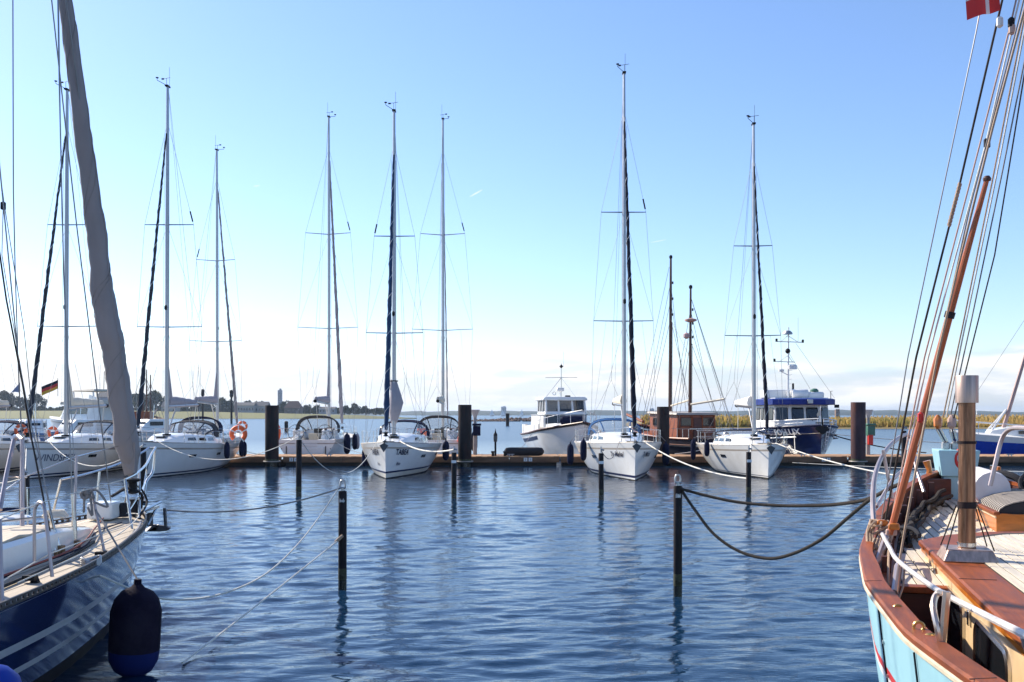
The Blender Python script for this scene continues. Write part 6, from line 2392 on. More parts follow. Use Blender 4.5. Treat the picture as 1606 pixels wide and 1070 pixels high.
# stem post box, red ring, tackle
b = MB()
b.hexa([(-.18, -.62, 1.5), (.18, -.62, 1.5), (.18, -.2, 1.5), (-.18, -.2, 1.5), (-.19, -.62, 1.93), (.19, -.62, 1.93), (.19, -.2, 1.93), (-.19, -.2, 1.93)])
b.hexa([(-.22, -.66, 1.932), (.22, -.66, 1.932), (.22, -.05, 1.932), (-.22, -.05, 1.932), (-.27, -.70, 2.30), (.27, -.70, 2.30), (.27, -.0, 2.30), (-.27, -.0, 2.30)])
b.build('stem_box', LBLUE, RB, smooth=0, bevel=.012)
bx('breast_hook', (-.30, -.75, 1.72), (.42, .05, .36), MAHOGD, RB, .01, Matrix.Rotation(R(25), 3, 'Z'))
bx('bow_board', (.42, -.9, 1.85), (.05, .5, .5), VARNISH, RB, .01)
b = MB()
b.torus((.0, -.66, 1.75), .085, .032, 20, 8, 'y')
o = b.build('red_ring', REDP)
o.matrix_world = MR @ Matrix.Translation((.02, -.01, .0)) @ Matrix.Diagonal((.75, 1, 1.25, 1))
tag(o, 'small red ring hanging on the light blue stem box', 'ring')
T0 = Vector((-.05, -.3, 2.30))
T1 = rl(1483, 662, 13.9)
for dx in (-.10, .08):
    b = MB()
    p = T1 + Vector((dx, 0, .0))
    b.lathe([(.02, -.1), (.055, -.06), (.06, .04), (.02, .1)], 8, p)
    b.build('block', VARNISH if dx < 0 else PINKROPE, RB)
    b = MB()
    b.lathe([(.02, -.07), (.06, -.04), (.06, .04), (.02, .07)], 8, T0 + Vector((dx * .7, 0, .05)))
    b.build('block', GALV, RB)
    for q in (-.03, 0, .03):
        tb('tackle_line', [T1 + Vector((dx + q, 0, -.08)), T0 + Vector((dx * .7 + q, 0, .1))], .010, WROPE if q else RUBBER, RB, 5)
b = MB()
b.tube([(-.42, -.55, 1.78), (-.36, -.5, 2.0), (-.40, -.5, 2.14)], [.03, .04, .055], 7)
b.build('brush_handle', VARNISH, RB)
# bow hoops
HO = [rl(1373, 845, 9.9), rl(1369, 795, 10.3), rl(1372, 748, 10.9), rl(1385, 713, 11.7), rl(1403, 692, 12.4), rl(1421, 682, 13.0), rl(1430, 690, 13.1)]
LEG = [(rl(1427, 688, 13.05), rl(1437, 735, 12.9), rl(1449, 772, 12.6)), (rl(1385, 706, 11.6), rl(1392, 745, 11.6), rl(1400, 782, 11.6)), (rl(1375, 795, 10.5), rl(1400, 752, 11.6), rl(1437, 718, 12.9)), (rl(1371, 760, 10.8), rl(1371, 845, 10.3), rl(1371, 850, 10.3))]
for sd in (1, -1):
    b = MB()
    mir = lambda p: Vector((p.x * sd, p.y, p.z))
    b.tube(spline([mir(p) for p in HO], 5), .026, 8)
    for l in LEG:
        b.tube([mir(p) for p in l], .02, 7)
    b.build('bow_hoop', mat('pinkish_steel', (.50, .41, .39), .42, .85) if sd == 1 else bpy.data.materials['pinkish_steel'], RB)
# starboard davit pipe seen behind the skylight
b = MB()
b.tube(spline([rl(1553, 762, 11.6), rl(1561, 728, 11.6), rl(1570, 692, 11.6), rl(1580, 676, 11.5), rl(1598, 671, 11.2), rl(1640, 676, 10.6)], 6), .026, 8)
b.build('davit_pipe', SPAR if False else bpy.data.materials['pinkish_steel'], RB)
# hand rail with its V shaped stanchion on the port cap rail
b = MB()
b.tube(spline([rl(1384, 838, 8.7), rl(1396, 860, 8.2), rl(1409, 880, 7.75), rl(1465, 922, 6.3), rl(1530, 957, 5.05), rl(1608, 996, 3.9), rl(1720, 1050, 3.0)], 5), .018, 8)
b.build('hand_rail', mat('worn_white_rail', (.56, .53, .51), .45, var=.15, dirt=(.3, .22, .16), dirt_amt=.5, dscale=8), RB)
b = MB()
Y_ = 5.15
b.tube(spline([rl(1477, 1022, Y_), rl(1470, 985, Y_), rl(1464, 955, Y_ + .05), rl(1466, 938, Y_ + .1), rl(1473, 930, Y_ + .1), rl(1482, 931, Y_)], 4), .017, 7)
b.tube([rl(1477, 1022, Y_), rl(1485, 928, Y_ - .02)], .020, 7)
b.box(rl(1476, 1023, Y_), (.11, .09, .012))
b.build('rail_stanchion', mat('warm_steel', (.62, .5, .42), .28, .9), RB)
b = MB()
Y_ = 3.9
b.tube([rl(1640, 1110, Y_), rl(1608, 1000, Y_)], .02, 7)
b.build('rail_stanchion', bpy.data.materials['warm_steel'], RB)
for px, py, Y in ((1408, 968, 6.05), (1441, 996, 5.45)):
    p = rl(px, py, Y)
    b = MB()
    b.lathe([(.028, -.05), (.024, -.03), (.009, -.025), (.009, .02)], 8, p)
    b.torus(p + Vector((0, 0, .045)), .026, .009, 14, 6, 'y')
    b.build('eye_bolt', mat('brass', (.5, .33, .12), .35, .9) if px == 1408 else bpy.data.materials['brass'], RB)
b = MB()
p = rl(1461, 1010, 5.3)
b.torus(p, .042, .018, 16, 7, 'y')
b.lathe([(.05, -.06), (.045, -.035)], 10, p)
b.build('fairlead', bpy.data.materials['brass'], RB)
# shrouds, turnbuckles, lanyards on the port side
tb('mast', [(0, -7.0, RZT), (0, -7.03, 8), (0, -7.08, 12.4), (0, -7.08, 13.2)], [.13, .12, .095, .06], SPAR, RB, 12)
bx('mast_coat', (0, -7.0, RZT + .06), (.36, .36, .12), RUBBER, RB, .03)


def stay(name, pts, r, m, n=6):
    P = [rl(*p) for p in pts]
    P.append(Vector((0, -7.05, 12.6)))          # all of them run up to the masthead
    return tb(name, P, r, m, RB, n)


stay('shroud', [(1380, 832, 9.0), (1424, 560, 8.7), (1531, 50, 8.2), (1560, -110, 8.05)], .0055, WIRE)
stay('shroud', [(1386, 830, 8.9), (1437, 560, 8.6), (1505, 290, 8.4), (1572, 0, 8.1), (1594, -110, 8.0)], .009, TARROPE)
stay('halyard', [(1396, 825, 8.8), (1450, 560, 8.5), (1528, 260, 8.2), (1585, 38, 8.0), (1612, -80, 7.9)], .007, PINKROPE)
stay('halyard', [(1400, 822, 8.75), (1456, 560, 8.5), (1545, 230, 8.1), (1588, 44, 7.95), (1618, -80, 7.9)], .007, WROPE)
stay('shroud', [(1440, 700, 8.3), (1446, 680, 8.3), (1470, 560, 8.1), (1520, 330, 7.9), (1598, 30, 7.6), (1625, -80, 7.5)], .006, GROPE)
stay('shroud', [(1410, 884, 7.75), (1421, 820, 7.75), (1470, 560, 7.7), (1500, 430, 7.6), (1557, 200, 7.5), (1640, -110, 7.3)], .009, BROPE)
stay('forestay', [(1479, 655, 14.0), (1508, 520, 13.4), (1555, 290, 12.6), (1606, 30, 11.7), (1630, -100, 11.3)], .010, BROPE)
stay('forestay', [(1484, 655, 14.0), (1516, 500, 13.3), (1562, 280, 12.5), (1616, 0, 11.5)], .010, WROPE)
stay('forestay', [(1490, 655, 13.9), (1524, 500, 13.3), (1572, 270, 12.4), (1626, 0, 11.5)], .009, GROPE)
stay('forestay', [(1494, 665, 13.9), (1520, 560, 13.2), (1560, 400, 12.6), (1606, 120, 11.6), (1640, -60, 11.0)], .009, TARROPE)
for px, py, Y, m in ((1568, 35, 8.05, WHITEF), (1586, 36, 7.95, BLACKP), (1587, 46, 7.95, PINKROPE), (1444, 655, 8.3, REDP), (1548, 225, 8.1, RUBBER)):
    b = MB()
    b.lathe([(.01, -.045), (.026, -.03), (.026, .03), (.01, .045)], 8, rl(px, py, Y))
    b.build('block', m, RB)
b = MB()
for k in range(12):
    t = k / 11
    p = rl(1505 - 16 * t, 290 + 62 * t, 8.4 + .04 * t)
    b.lathe([(.012, -.02), (.019, 0), (.012, .02)], 6, p)
b.build('rope_whipping', BROPE, RB)
# the varnished spar lashed along the shrouds
o = tb('spar', [rl(1396, 838, 8.55), rl(1448, 648, 8.45), rl(1500, 455, 8.3), rl(1548, 281, 8.15)], [.030, .033, .030, .020], SPAR, RB, 10)
b = MB()
b.lathe([(.03, -.02), (.033, 0), (.02, .02)], 10, rl(1548, 280, 8.15))
b.build('spar_cap', DWOOD, RB)
tb('spar_band', [rl(1488, 499, 8.33), rl(1491, 489, 8.32)], .042, RUBBER, RB, 8)
# turnbuckles and lanyards down to the chain plates
CH = [((1386, 832, 8.95), (1368, 872, 8.75), (1357, 884, 8.65)), ((1392, 836, 8.7), (1372, 890, 8.3), (1364, 906, 8.15)), ((1409, 882, 7.75), (1402, 930, 7.2), (1397, 956, 6.95))]
for a_, m_, c_ in CH:
    A, M_, C_ = rl(*a_), rl(*m_), rl(*c_)
    b = MB()
    b.tube([A, A.lerp(M_, .12)], .016, 7)
    b.tube([A.lerp(M_, .12), M_], .026, 8)
    b.tube([M_, C_], .013, 7)
    b.build('turnbuckle', bpy.data.materials['pinkish_steel'], RB)
    b = MB()
    b.tube([C_ + Vector((0, 0, .03)), C_ - Vector((0, 0, .20))], .020, 6)
    b.lathe([(.01, -.035), (.036, -.02), (.036, .02), (.01, .035)], 8, C_)
    b.build('chain_plate', bpy.data.materials['warm_steel'], RB)
    b = MB()
    for q in range(2):
        b.tube([A + Vector((.02 * q + .03, .02, 0)), A.lerp(C_, .5) + Vector((.03 + .03 * q, .03, -.02)), C_ + Vector((.03, .02, 0))], .008, 5)
    b.build('lanyard', BROPE, RB)
tb('lanyard', [rl(1394, 862, 8.5), rl(1392, 950, 7.0)], .010, BROPE, RB)
# knots and rope bundle where the shrouds meet the rail
b = MB()
rgk = random.Random(2)
for k in range(7):
    c = rl(1370 + rgk.uniform(-3, 22), 828 + rgk.uniform(-8, 16), 8.9)
    u = Vector((rgk.gauss(0, 1), rgk.gauss(0, 1), rgk.gauss(0, 1))).normalized()
    v = u.orthogonal().normalized()
    b.tube([c + (u * math.cos(a) + v * math.sin(a) * .6) * (.05 + .02 * rgk.random()) for a in [q * .55 for q in range(13)]], .011, 6)
for k in range(3):
    b.tube(spline([rl(1366 + 5 * k, 815, 9.0), rl(1360 + 4 * k, 838, 8.9), rl(1363 + 6 * k, 862, 8.7), rl(1372 + 5 * k, 845, 8.8)], 5), .012, 6)
o = b.build('rope_bundle', BROPE)
o.matrix_world = MR
tag(o, 'tangle of buff rope tied where the shrouds meet the blue boat rail', 'rope')
for px, py, Y in ((1398, 835, 8.55), (1384, 820, 8.9), (1402, 826, 8.5)):
    bx('belaying_block', rl(px, py, Y), (.09, .05, .055), VARNISH if px != 1398 else PINKROPE, RB, .012)
# flag on the halyard: red with a white cross
F0 = rl(1569, 16, 8.06)
fg = empty('courtesy_flag', MR @ F0, R(8), 'small red flag with white cross flying at the upper right', 'flag')
W_, H_ = .28, .36


def fpt(u, v):
    return Vector((-W_ * u - .02 * v, .03 * math.sin(7 * u) + .01 * v, H_ * v - .09 * u * (1 - .2 * v)))


for nm, m, us, vs in (('red_field', REDF, (0, .26), (0, .40)), ('red_field', REDF, (.44, 1), (0, .40)), ('red_field', REDF, (0, .26), (.58, 1)), ('red_field', REDF, (.44, 1), (.58, 1)), ('white_cross', WHITEF, (.26, .44), (0, 1)), ('white_cross', WHITEF, (0, .26), (.40, .58)), ('white_cross', WHITEF, (.44, 1), (.40, .58))):
    b = MB()
    rings = [[fpt(us[0] + (us[1] - us[0]) * i / 6, vs[0] + (vs[1] - vs[0]) * j / 3) for j in range(4)] for i in range(7)]
    b.loft(rings, False, False)
    b.build(nm, m, fg, smooth=60)

# ------------------------------------------------------------------ near yacht on the left
LY = empty('near_yacht', (-5.85, 15.5, 0), 0, 'near navy blue yacht with pale stripes, bleached deck and grey furled sail', 'sailing yacht')
MLI = Matrix.Translation((5.85, -15.5, 0))
ll = lambda px, py, Y: MLI @ at(px, py, Y)
hL = Hull(11.5, 3.0, 1.27, 1.12, d=.6, rake=.75, full=.26, bow=.5,
          table=[(0, .05), (.3, .24), (.7, .43), (1.2, .62), (2, .86), (3, 1.07), (4, 1.25), (5, 1.39), (6, 1.46), (7.5, 1.5), (9, 1.46), (11.5, 1.1)],
          ztab=[(0, 1.28), (1, 1.25), (2, 1.22), (3.5, 1.18), (5, 1.15), (7, 1.12), (9, 1.12), (11.5, 1.16)])
hL.toprows = [(.25, 0), (.5, 0), (.75, 0), (1.0, 0)]
STRIPE = mat('pale_hull_stripe', (.42, .42, .44), .35)
NAVYG = mat('glossy_navy_hull', (.014, .026, .085), .10, var=.10, coat=.6, dirt=(.03, .04, .08), dirt_amt=.25)
weld(hL.mesh([(0.05, 2), (.20, 2), (.40, 0), (.465, 1), (.65, 0), (.73, 1), (.76, 0)], 44).build('hull', [NAVYG, STRIPE, ANTIF], LY))
LDECK = mat('sanded_teak_deck', (.52, .44, .34), .65, var=.16, vscale=4, stretch=(8, .6, 8), bump=.12, bscale=24, dirt=(.35, .29, .23), dirt_amt=.5)
deck_mesh(hL, -.05, -11.4, dz=-.015, camber=.07, n=40).build('deck', LDECK, LY, smooth=60)
b = MB()
for k in range(-8, 9):
    if k == 0:
        continue
    P = []
    for i in range(60):
        y = -.8 - i * .17
        x = .14 * k
        if abs(x) < hL.bs(y) - .12:
            w = hL.bs(y)
            f = abs(x) / w
            zc_ = .07 * (1 - 0.25 * min(1, f / .5)) if f < .5 else .07 * .75 * (1 - (f - .5) / .5)
            P.append((x, y, hL.zs(y) - .015 + zc_ + .0025))
    if len(P) > 2:
        b.loft([[(x - .004, y, z), (x + .004, y, z)] for x, y, z in P], False, False)
o = b.build('deck_seams', bpy.data.materials['deck_caulking'], LY, smooth=0)
for sd in (-1, 1):
    strip(hL, -.05, -11.4, sd, .022, WHITEP if False else STRIPE, LY, 'covering_board', .10, .0, 50, ry=.012)
    b = MB()
    ys = [-.10 - 11.2 * i / 110 for i in range(111)]
    for dz, hh in ((.006, .012), (.055, .010)):
        rings = [[hL.edge(y, sd, .012, dz - hh), hL.edge(y, sd, .036, dz - hh), hL.edge(y, sd, .036, dz + hh), hL.edge(y, sd, .012, dz + hh)] for y in ys]
        b.loft(rings, True, True)
    for i, y in enumerate(ys[:-1]):
        p = hL.edge(y, sd, .024, .03)
        b.box(p, (.018, .052, .05))
    b.build('toe_rail', mat('anodised_dark', (.06, .055, .055), .4, .6) if sd == -1 else bpy.data.materials['anodised_dark'], LY, smooth=30)
# long low cabin top: white sides, planked top
f0, f1 = -2.35, -9.6
b = MB()
t_ = MB()
rings, rt = [], []
for i in range(17):
    y = f0 + (f1 - f0) * i / 16
    k = min(1, i / 4)
    w = .34 + .38 * k ** .7
    hh = .05 + .25 * k ** .8
    z = hL.zs(y) + .03
    rings.append([(-w, y, z), (-w * .97, y, z + hh * .85), (-w * .9, y, z + hh), (w * .9, y, z + hh), (w * .97, y, z + hh * .85), (w, y, z)])
    rt.append([(-w * .86, y - .04, z + hh + .002), (-w * .86, y - .04, z + hh + .016), (0, y - .04, z + hh + .035), (w * .86, y - .04, z + hh + .016), (w * .86, y - .04, z + hh + .002)])
b.loft(rings, True, True)
b.build('cabin_trunk', GEL, LY, smooth=40)
t_.loft(rt, True, True)
t_.build('cabin_top', LDECK, LY, smooth=40)
for sd in (-1, 1):
    pts = [(sd * .62, -4.4 - .55 * i, hL.zs(-5) + .31 + (.05 if i % 2 else .0)) for i in range(8)]
    tb('grab_rail', pts, .016, TEAK, LY, 6)
    tb('genoa_track', [hL.edge(-3.2 - i * .5, sd, .42, .04) for i in range(12)], .018, BLACKP, LY, 5)
hp = ll(20, 812, 12.3)
b = MB()
b.lathe([(.22, 0), (.22, .03), (.18, .05), (.01, .06)], 18, hp - Vector((0, 0, .03)))
b.build('deck_hatch', GEL, LY)
tb('hatch_rope', [hp + Vector((.15 * math.cos(a), .12 * math.sin(a), .07 + .004 * a)) for a in [k * .5 for k in range(26)]], .012, FNAVY, LY, 5)
# windlass box at the bow
b = MB()
b.box((-.02, -1.15, hL.zs(-1) + .17), (.36, .42, .24))
b.build('anchor_locker', GEL, LY, bevel=.03)
b = MB()
b.lathe([(.09, 0), (.07, .06), (.09, .16), (.06, .2)], 12, (.18, -1.0, hL.zs(-1) + .06))
b.lathe([(.07, 0), (.05, .2), (.07, .24)], 12, (.25, -.75, hL.zs(-1) + .05))
b.tube(spline([(.1, -1.2, 1.62), (.25, -1.0, 1.72), (.38, -.8, 1.62), (.3, -.6, 1.4)], 4), .02, 6)
b.tube(spline([(.0, -1.0, 1.6), (.2, -.6, 1.75), (.35, -.5, 1.5), (.4, -.9, 1.32)], 4), .016, 6)
b.build('windlass', RUBBER, LY)
# furled sail, round its forestay
b = MB()
key = [(745, 206, 6, 14.55), (738, 206, 10, 14.52), (715, 203, 16, 14.45), (690, 198, 19, 14.4), (655, 194, 17, 14.3), (620, 188, 17.5, 14.25), (585, 183, 17.5, 14.18), (550, 178, 17.5, 14.1), (520, 172, 18.5, 14.02), (490, 166, 18.5, 13.96), (455, 160, 17.5, 13.9), (420, 156.5, 15, 13.8), (385, 154, 15.5, 13.75), (350, 149.5, 15, 13.7), (300, 142.5, 14, 13.6), (230, 132.5, 13, 13.45), (170, 125, 12.5, 13.33), (100, 116, 11.5, 13.25), (40, 107.5, 11, 13.12), (0, 102.5, 10.5, 13.05), (-120, 86, 9.5, 12.8), (-400, 48, 7, 12.2)]
pts, rr = [], []
fine = []
for (a, c) in zip(key, key[1:]):
    for k in range(4):
        t = k / 4
        fine.append(tuple(a[q] + (c[q] - a[q]) * t for q in range(4)))
fine.append(key[-1])
for i, (py, px, hw, Y) in enumerate(fine):
    pts.append(ll(px + .5 * math.sin(i * .9) + .35 * math.sin(i * 2.3), py, Y))
    rr.append(hw * Y / FOC * .98 * (1 + .022 * math.sin(i * 1.7) + .028 * math.sin(i * .63 + 1)))
b.tube(pts, rr, 14)
SAILG = mat('grey_sail_cover', (.29, .255, .25), .8, var=.12, bump=.5, bscale=7, vscale=3, stretch=(1, 1, .35))
b.build('furled_sail', SAILG, LY, smooth=75)
b = MB()     # clew corner flapping below the roll
c0 = ll(190, 700, 14.35)
b.prism([ll(184, 700, 14.3), ll(212, 694, 14.3), ll(211, 742, 14.4), ll(195, 746, 14.45), ll(190, 725, 14.35)], (0, .05, 0))
b.build('sail_clew', SAILG, LY, smooth=0)
seam = []
for i, q in enumerate(pts):
    a = -1.0 + .016 * i
    seam.append(q + Vector((math.cos(a) * rr[i] * 1.0, math.sin(a) * rr[i] * 1.0, 0)))
tb('sail_seam', seam, .008, SAILG, LY, 5)
for turn, ph_ in ((4.5, 0), (3.8, math.pi)):
    H = []
    n = len(pts)
    for i in range(n * 5 - 4):
        q = i / 5
        j = min(n - 2, int(q))
        t = q - j
        p = pts[j].lerp(pts[j + 1], t)
        r_ = rr[j] * (1 - t) + rr[j + 1] * t + .004
        a = ph_ + turn * 2 * math.pi * q / n * 1.3
        H.append(p + Vector((math.cos(a) * r_, math.sin(a) * r_, 0)))
    tb('sail_lashing', H, .0035, GROPE, LY, 4)
tb('forestay', [(0, -.55, 1.32), ll(206, 745, 14.55), ll(48, -400, 12.2), (0, -5.45, 13.9)], .012, WIRE, LY)
b = MB()
b.lathe([(.04, -.12), (.11, -.10), (.11, -.07), (.06, -.05), (.06, .05), (.11, .07), (.11, .10), (.04, .12)], 14, ll(208, 762, 14.6))
b.build('furling_drum', BLACKP, LY)
# rigging at the left edge
for nm, P, r, m in (('inner_stay', [(174, 788, 14.4), (158, 660, 14.2), (121, 360, 13.6), (103, 200, 13.3), (81, 0, 12.9), (60, -180, 12.5)], .009, WIRE),
                    ('shroud', [(116, 848, 11.9), (110, 700, 11.9), (100, 430, 11.9), (93, 130, 11.9), (89, -100, 11.9)], .008, WIRE),
                    ('shroud', [(121, 850, 11.9), (115, 700, 12.0), (106, 560, 12.0), (97, 340, 12.0), (92, 0, 12.0), (90, -100, 12)], .005, WIRE),
                    ('halyard', [(42, 800, 12.0), (30, 610, 12.0), (24, 430, 11.9), (21, 300, 11.8), (20, -100, 11.6)], .007, GROPE),
                    ('shroud', [(92, 856, 11.3), (60, 710, 11.3), (47, 660, 11.3), (28, 556, 11.2), (13, 400, 11.1), (0, 266, 11.0), (-30, 0, 10.8)], .008, WIRE),
                    ('shroud', [(84, 862, 11.2), (50, 690, 11.2), (35, 600, 11.2), (10, 470, 11.1), (-3, 380, 11.0), (-60, 100, 10.8)], .010, TARROPE),
                    ('halyard', [(78, 800, 11.4), (50, 640, 11.4), (38, 520, 11.4), (7, 322, 11.3), (0, 270, 11.3)], .005, GROPE),
                    ('halyard', [(48, 690, 11.2), (26, 540, 11.2), (3, 400, 11.2), (5, 325, 11.2)], .005, PINKROPE)):
    tb(nm, [ll(*p) for p in P] + [Vector((0, -5.45, 13.9))], r, m, LY, 5)
b = MB()
b.tube([(0, -5.6, 1.45), (0, -5.65, 9), (0, -5.7, 14.2)], [.085, .085, .06], 12, ry=[.12, .12, .08])
b.build('mast', ALU, LY)
for zz, hl in ((6.2, .55), (10.2, .5)):
    tb('spreader', [(-hl, -5.85, zz + .05), (0, -5.65, zz), (hl, -5.85, zz + .05)], .03, ALU, LY, 6)
bx('block', ll(5, 323, 11.2), (.05, .05, .09), BLACKP, LY, .012)
for px, py, px2, py2, Y in ((117, 850, 113, 775, 11.9), (92, 858, 77, 800, 11.3), (85, 866, 69, 806, 11.2)):
    b = MB()
    b.tube([ll(px, py, Y), ll(px2, py2, Y)], .017, 7)
    b.tube([ll(px, py, Y), ll(px, py, Y) + (ll(px2, py2, Y) - ll(px, py, Y)) * .45], .027, 8)
    b.build('turnbuckle', STEEL, LY)
    b = MB()
    p = ll(px, py, Y)
    b.box(p - Vector((0, 0, .04)), (.12, .09, .12))
    b.build('chain_plate', mat('dull_bronze', (.25, .16, .09), .45, .8) if px == 117 else bpy.data.materials['dull_bronze'], LY, bevel=.01)
# bow pulpit
zr_ = 1.28
b = MB()
top = [ll(196, 752, 13.9), ll(212, 744, 14.5), ll(229, 729, 15.3), ll(238, 712, 15.9), ll(244, 702, 16.2)]
b.tube(spline(top, 4), .017, 7)
b.tube([ll(196, 752, 13.9), ll(209, 845, 13.6)], .018, 7)
b.tube([ll(218, 742, 14.9), ll(219, 823, 14.6)], .020, 7)
b.tube(spline([ll(244, 702, 16.2), ll(242, 722, 16.2), ll(239, 742, 16.15), ll(229, 757, 15.9), ll(226, 785, 15.75)], 4), .022, 7)
b.tube(spline([ll(244, 702, 16.2), ll(233, 725, 16.25), ll(229, 745, 16.3), ll(222, 790, 16.0)], 4), .015, 7)
b.tube([ll(203, 800, 13.8), ll(221, 772, 15.0), ll(228, 757, 15.9)], .013, 6)
ptop = [Vector((-p.x, p.y, p.z)) for p in top]
b.tube(spline(ptop, 4), .017, 7)
b.tube([ptop[0], (-.62, -1.55, zr_ - .02)], .018, 7)
b.tube([Vector((-.28, -.7, 1.95)), (-.32, -.75, zr_)], .018, 7)
b.tube([top[-1], ptop[-1]], .017, 7)
b.build('pulpit', STEEL, LY)
for p in (ll(209, 845, 13.6), ll(219, 823, 14.6)):
    b = MB()
    b.tube([p - Vector((0, 0, .06)), p + Vector((0, 0, .10))], .03, 8)
    b.build('pulpit_foot', BLACKP, LY)
# bow platform and anchor
b = MB()
b.box((0, .28, 1.30), (.26, .75, .04))
b.tube([(.10, .62, 1.30), (.10, .2, 1.05)], .025, 6)
b.tube([(-.10, .62, 1.30), (-.10, .2, 1.05)], .025, 6)
b.tube([(.13, -.1, 1.30), (.15, .66, 1.38), (-.15, .66, 1.38), (-.13, -.1, 1.30)], .022, 7)
b.build('bow_roller', STEEL, LY)
b = MB()
AN = lambda px, py, Y=16.0: ll(px, py, Y)
b.prism([AN(229, 834), AN(240, 823), AN(259, 825), AN(266, 829), AN(261, 833), AN(250, 834)], (0, .10, 0))
b.prism([AN(229, 834), AN(243, 826), AN(250, 822), AN(246, 833)], (-.16, .22, -.02))
b.prism([AN(257, 826), AN(255, 797), AN(259, 797), AN(261, 827)], (0, .06, 0))
b.prism([AN(229, 806), AN(231, 826), AN(234, 826), AN(233, 804)], (.05, .06, 0))
b.build('anchor', mat('dark_anchor', (.10, .095, .10), .5, .6), LY, smooth=0, bevel=.008)
# stanchions, gate hoop, life lines on the near side
GH = [ll(54, 880, 9.9), ll(54, 812, 9.9), ll(56, 795, 9.9), ll(62, 788, 9.9), ll(68, 793, 9.85), ll(72, 815, 9.8), ll(82, 905, 9.7)]
b = MB()
b.tube(spline(GH, 5), .017, 8)
b.build('gate_hoop', bpy.data.materials['pinkish_steel'], LY)
for a_, c_ in (((143, 765, 11.7), (165, 872, 11.5)), ((0, 815, 9.0), (4, 945, 8.75)), ((120, 715, 12.4), (116, 850, 12.2))):
    tb('stanchion', [ll(*a_), ll(*c_)], .0165, bpy.data.materials['pinkish_steel'], LY, 7)
for p in ((165, 872, 11.5), (55, 910, 9.8)):
    b = MB()
    b.lathe([(.05, -.02), (.03, .03), (.02, .06)], 8, ll(*p))
    b.box(ll(*p) + Vector((-.03, -.05, .03)), (.12, .06, .05))
    b.build('stanchion_base', BLACKP, LY)
for P in ([(-20, 818, 8.8), (0, 815, 9.0), (62, 789, 9.9), (143, 766, 11.7), (196, 752, 13.9)], [(-20, 925, 8.6), (58, 880, 9.9), (80, 868, 9.8), (158, 838, 11.6), (206, 822, 13.7)]):
    tb('lifeline', [ll(*p) for p in P], .0065, WROPE, LY, 5)
# port side rail seen over the cabin top
for P in ([(22, 690, 12.0), (10, 745, 11.6), (0, 800, 11.2)], [(35, 690, 11.9), (35, 830, 11.6)]):
    tb('mast_rail', [ll(*p) for p in P], .026, bpy.data.materials['pinkish_steel'], LY, 7)
tb('mast_rail', [ll(22, 690, 12.0), ll(28, 684, 12), ll(35, 690, 11.9)], .026, bpy.data.materials['pinkish_steel'], LY, 7)
for P in ([(0, 775, 11.4), (38, 748, 11.8), (120, 716, 12.4), (185, 700, 14.2)], [(0, 804, 11.3), (60, 793, 11.8)], [(10, 748, 11.6), (42, 749, 11.9)]):
    tb('lifeline', [ll(*p) for p in P], .0075, STEEL, LY, 5)
for k in range(5):
    y = -1.9 - 1.7 * k
    tb('stanchion', [hL.edge(y, -1, .06, 0), hL.edge(y, -1, .05, .58)], .0135, STEEL, LY, 6)
tb('lifeline', [hL.edge(-1.5 - 1.7 * k, -1, .05, .57) for k in range(6)], .0055, STEEL, LY, 4)
# mooring cleat with rope turns and the rope bow tied on the stanchion
b = MB()
cp = ll(143, 885, 10.9) 
for k in range(4):
    b.tube([cp + Vector((.09 * math.cos(a), .14 * math.sin(a), .02 * k + .02 * math.sin(2 * a))) for a in [q * .52 for q in range(13)]], .013, 6)
b.tube([cp + Vector((-.02, -.16, .06)), cp + Vector((.02, .16, .06))], .022, 7)
b.build('cleat', GALV, LY)
b = MB()
kn = ll(133, 776, 11.6)
for k, (dx, dz) in enumerate(((.10, -.04), (.26, -.14), (.08, -.24), (-.02, -.2))):
    b.tube(spline([kn, kn + Vector((dx * .5, .02, .05)), kn + Vector((dx, .02, dz)), kn + Vector((dx * .4, 0, dz * .6))], 5), .014, 6)
b.torus(kn, .04, .022, 12, 6, 'y')
b.build('rope_bow', GROPE, LY)
# running lines left on the side deck and over the cabin top
for nm, P, r, m in (('jib_sheet', [hL.edge(-1.6, 1, .34, .06), hL.edge(-2.6, 1, .52, .07), hL.edge(-3.8, 1, .40, .07), hL.edge(-5.2, 1, .55, .07), hL.edge(-7, 1, .5, .07)], .009, FNAVY),
                    ('furling_line', [(.22, -1.0, 1.36), hL.edge(-1.6, 1, .10, .16), hL.edge(-3.0, 1, .09, .15), hL.edge(-4.6, 1, .10, .16), hL.edge(-6.5, 1, .09, .15)], .007, WROPE),
                    ('jack_line', [(.1, -1.5, 1.34), (.45, -2.6, 1.33), (.86, -4.2, 1.27), (.9, -6.5, 1.22), (.9, -8.5, 1.2)], .012, mat('dull_red_webbing', (.22, .06, .05), .8)),
                    ('jib_sheet', [(.05, -2.5, 1.42), (.3, -3.6, 1.58), (.1, -4.6, 1.60), (.35, -5.6, 1.58), (.2, -7, 1.57)], .009, GROPE)):
    tb(nm, spline(P, 6), r, m, LY, 5)
b = MB()
c0 = Vector((.25, -3.3, 1.55))
for k in range(5):
    b.tube([c0 + Vector(((.15 - .012 * k) * math.cos(a), (.17 - .01 * k) * math.sin(a), .016 * k)) for a in [q * .42 for q in range(16)]], .009, 5)
o = b.build('coiled_line', WROPE, LY)
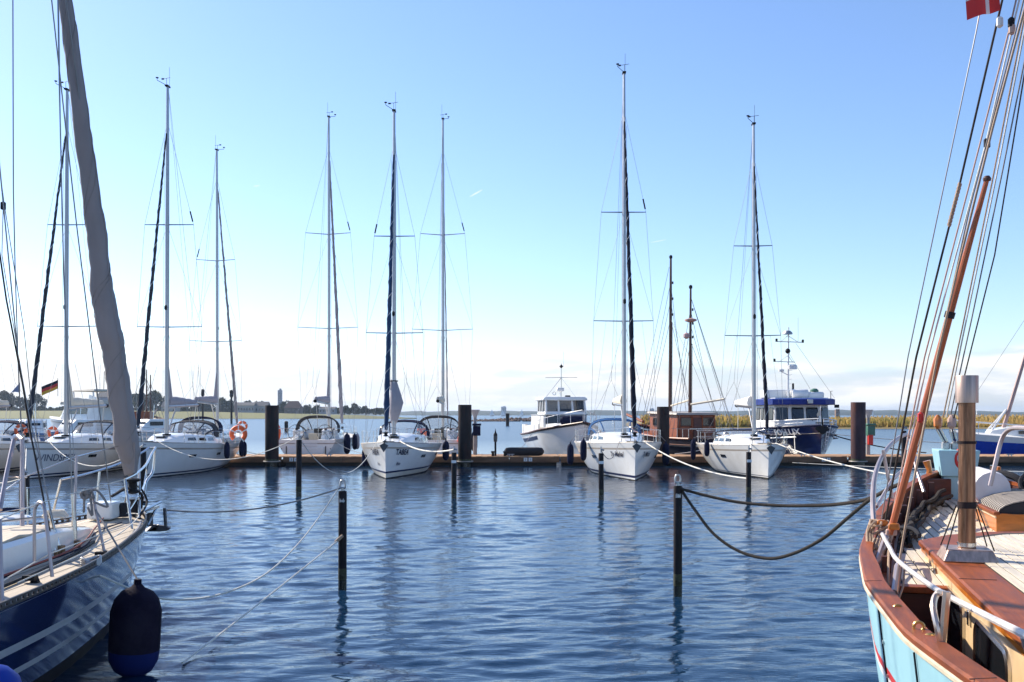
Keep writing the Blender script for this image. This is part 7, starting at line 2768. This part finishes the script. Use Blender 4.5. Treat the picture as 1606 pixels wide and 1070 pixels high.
# the large fender hung on the near yacht
fp = at(212, 995, 10.75)
fender((fp.x, fp.y, .46), .265, 1.0, mat('near_navy_sleeve', (.012, .009, .022), .9, var=.4, bump=.4, bscale=45, spec=.08, dirt=(.035, .03, .035), dirt_amt=.6), 'large navy fender with blue foot hanging beside the near navy yacht', None, tilt=R(3), bottom=mat('near_blue_foot', (.008, .018, .11), .6, spec=.15), rope_to=tuple(at(150, 800, 11.6)), rope_m=GROPE)
b = MB()
b.lathe([(.02, -.22), (.12, -.2), (.2, -.12), (.23, 0), (.2, .12), (.12, .2), (.02, .24)], 16)
o = b.build('fender', mat('royal_blue_vinyl', (.01, .04, .30), .5, spec=.2), loc=at(-14, 1090, 7.6))
tag(o, 'bright blue round fender at the lower left picture corner', 'fender')

# ------------------------------------------------------------------ near mooring ropes
P1 = at(533, 766, 15.9)
line('mooring_rope', sag(P1, at(262, 800, 16.05), .16), .013, GROPE, 'grey rope from the near left pole head to the bow of the near navy yacht')
line('mooring_rope', spline([P1 + Vector((-.03, 0, -.02)), at(500, 812, 15.5), at(465, 856, 14.8), at(420, 898, 14.0), at(370, 924, 13.3), at(310, 939, 12.5), at(240, 936, 11.8), at(150, 900, 11.0)], 8), .013, WROPE, 'pale rope sagging in a long curve from near left pole to near yacht')
p3 = at(534, 845, 15.85)
line('mooring_rope', [p3 + Vector((.02, -.03, .04)), p3, at(440, 920, 14.0), at(350, 991, 12.4), at(286, 1040, 11.1)], .014, WROPE, 'straight white rope running from the near left pole down into the water')
tb('rope_clamp', [p3 + Vector((.05, -.08, .06)), p3 + Vector((-.06, -.12, -.04))], .026, BROPE)
o = bpy.data.objects['rope_clamp']
tag(o, 'short buff splice where the white rope meets the near left pole', 'rope splice', 'mooring lines')
P2 = at(1065, 766, 15.34)
for pts_, lb in (([P2, at(1110, 778, 15.0), at(1160, 788, 14.6), at(1220, 793, 14.0), at(1280, 793, 13.3), at(1330, 789, 12.6), at(1366, 781, 12.0), at(1395, 766, 11.4), at(1410, 760, 11.15)], 'upper thick dark twisted rope from the near right pole to the light blue boat'),
                 ([P2 + Vector((.03, 0, -.02)), at(1090, 800, 15.1), at(1120, 838, 14.8), at(1160, 865, 14.4), at(1205, 876, 13.9), at(1245, 868, 13.4), at(1290, 845, 12.9), at(1330, 812, 12.4), at(1356, 790, 12.1), at(1372, 779, 11.9)], 'lower thick dark twisted rope hanging in a deep bight from the near right pole')):
    o = strands(spline(pts_, 8), .022, 80).build('mooring_rope', TARROPE, smooth=60)
    tag(o, lb, 'rope', 'mooring lines')

# ------------------------------------------------------------------ thin sea haze
mh = bpy.data.materials.new('sea_haze')
mh.use_nodes = True
N, L_ = mh.node_tree.nodes, mh.node_tree.links
for n in list(N):
    N.remove(n)
vo = N.new('ShaderNodeVolumePrincipled')
vo.inputs['Color'].default_value = (.60, .78, 1.0, 1)
vo.inputs['Density'].default_value = HAZE
vo.inputs['Anisotropy'].default_value = 0.3
ou = N.new('ShaderNodeOutputMaterial')
L_.new(vo.outputs[0], ou.inputs['Volume'])
b = MB()
b.box((0, 2850, 21), (12400, 6900, 52))
o = b.build('haze', mh, smooth=0)
tag(o, 'thin pale sea haze over the whole bay', kind='stuff')
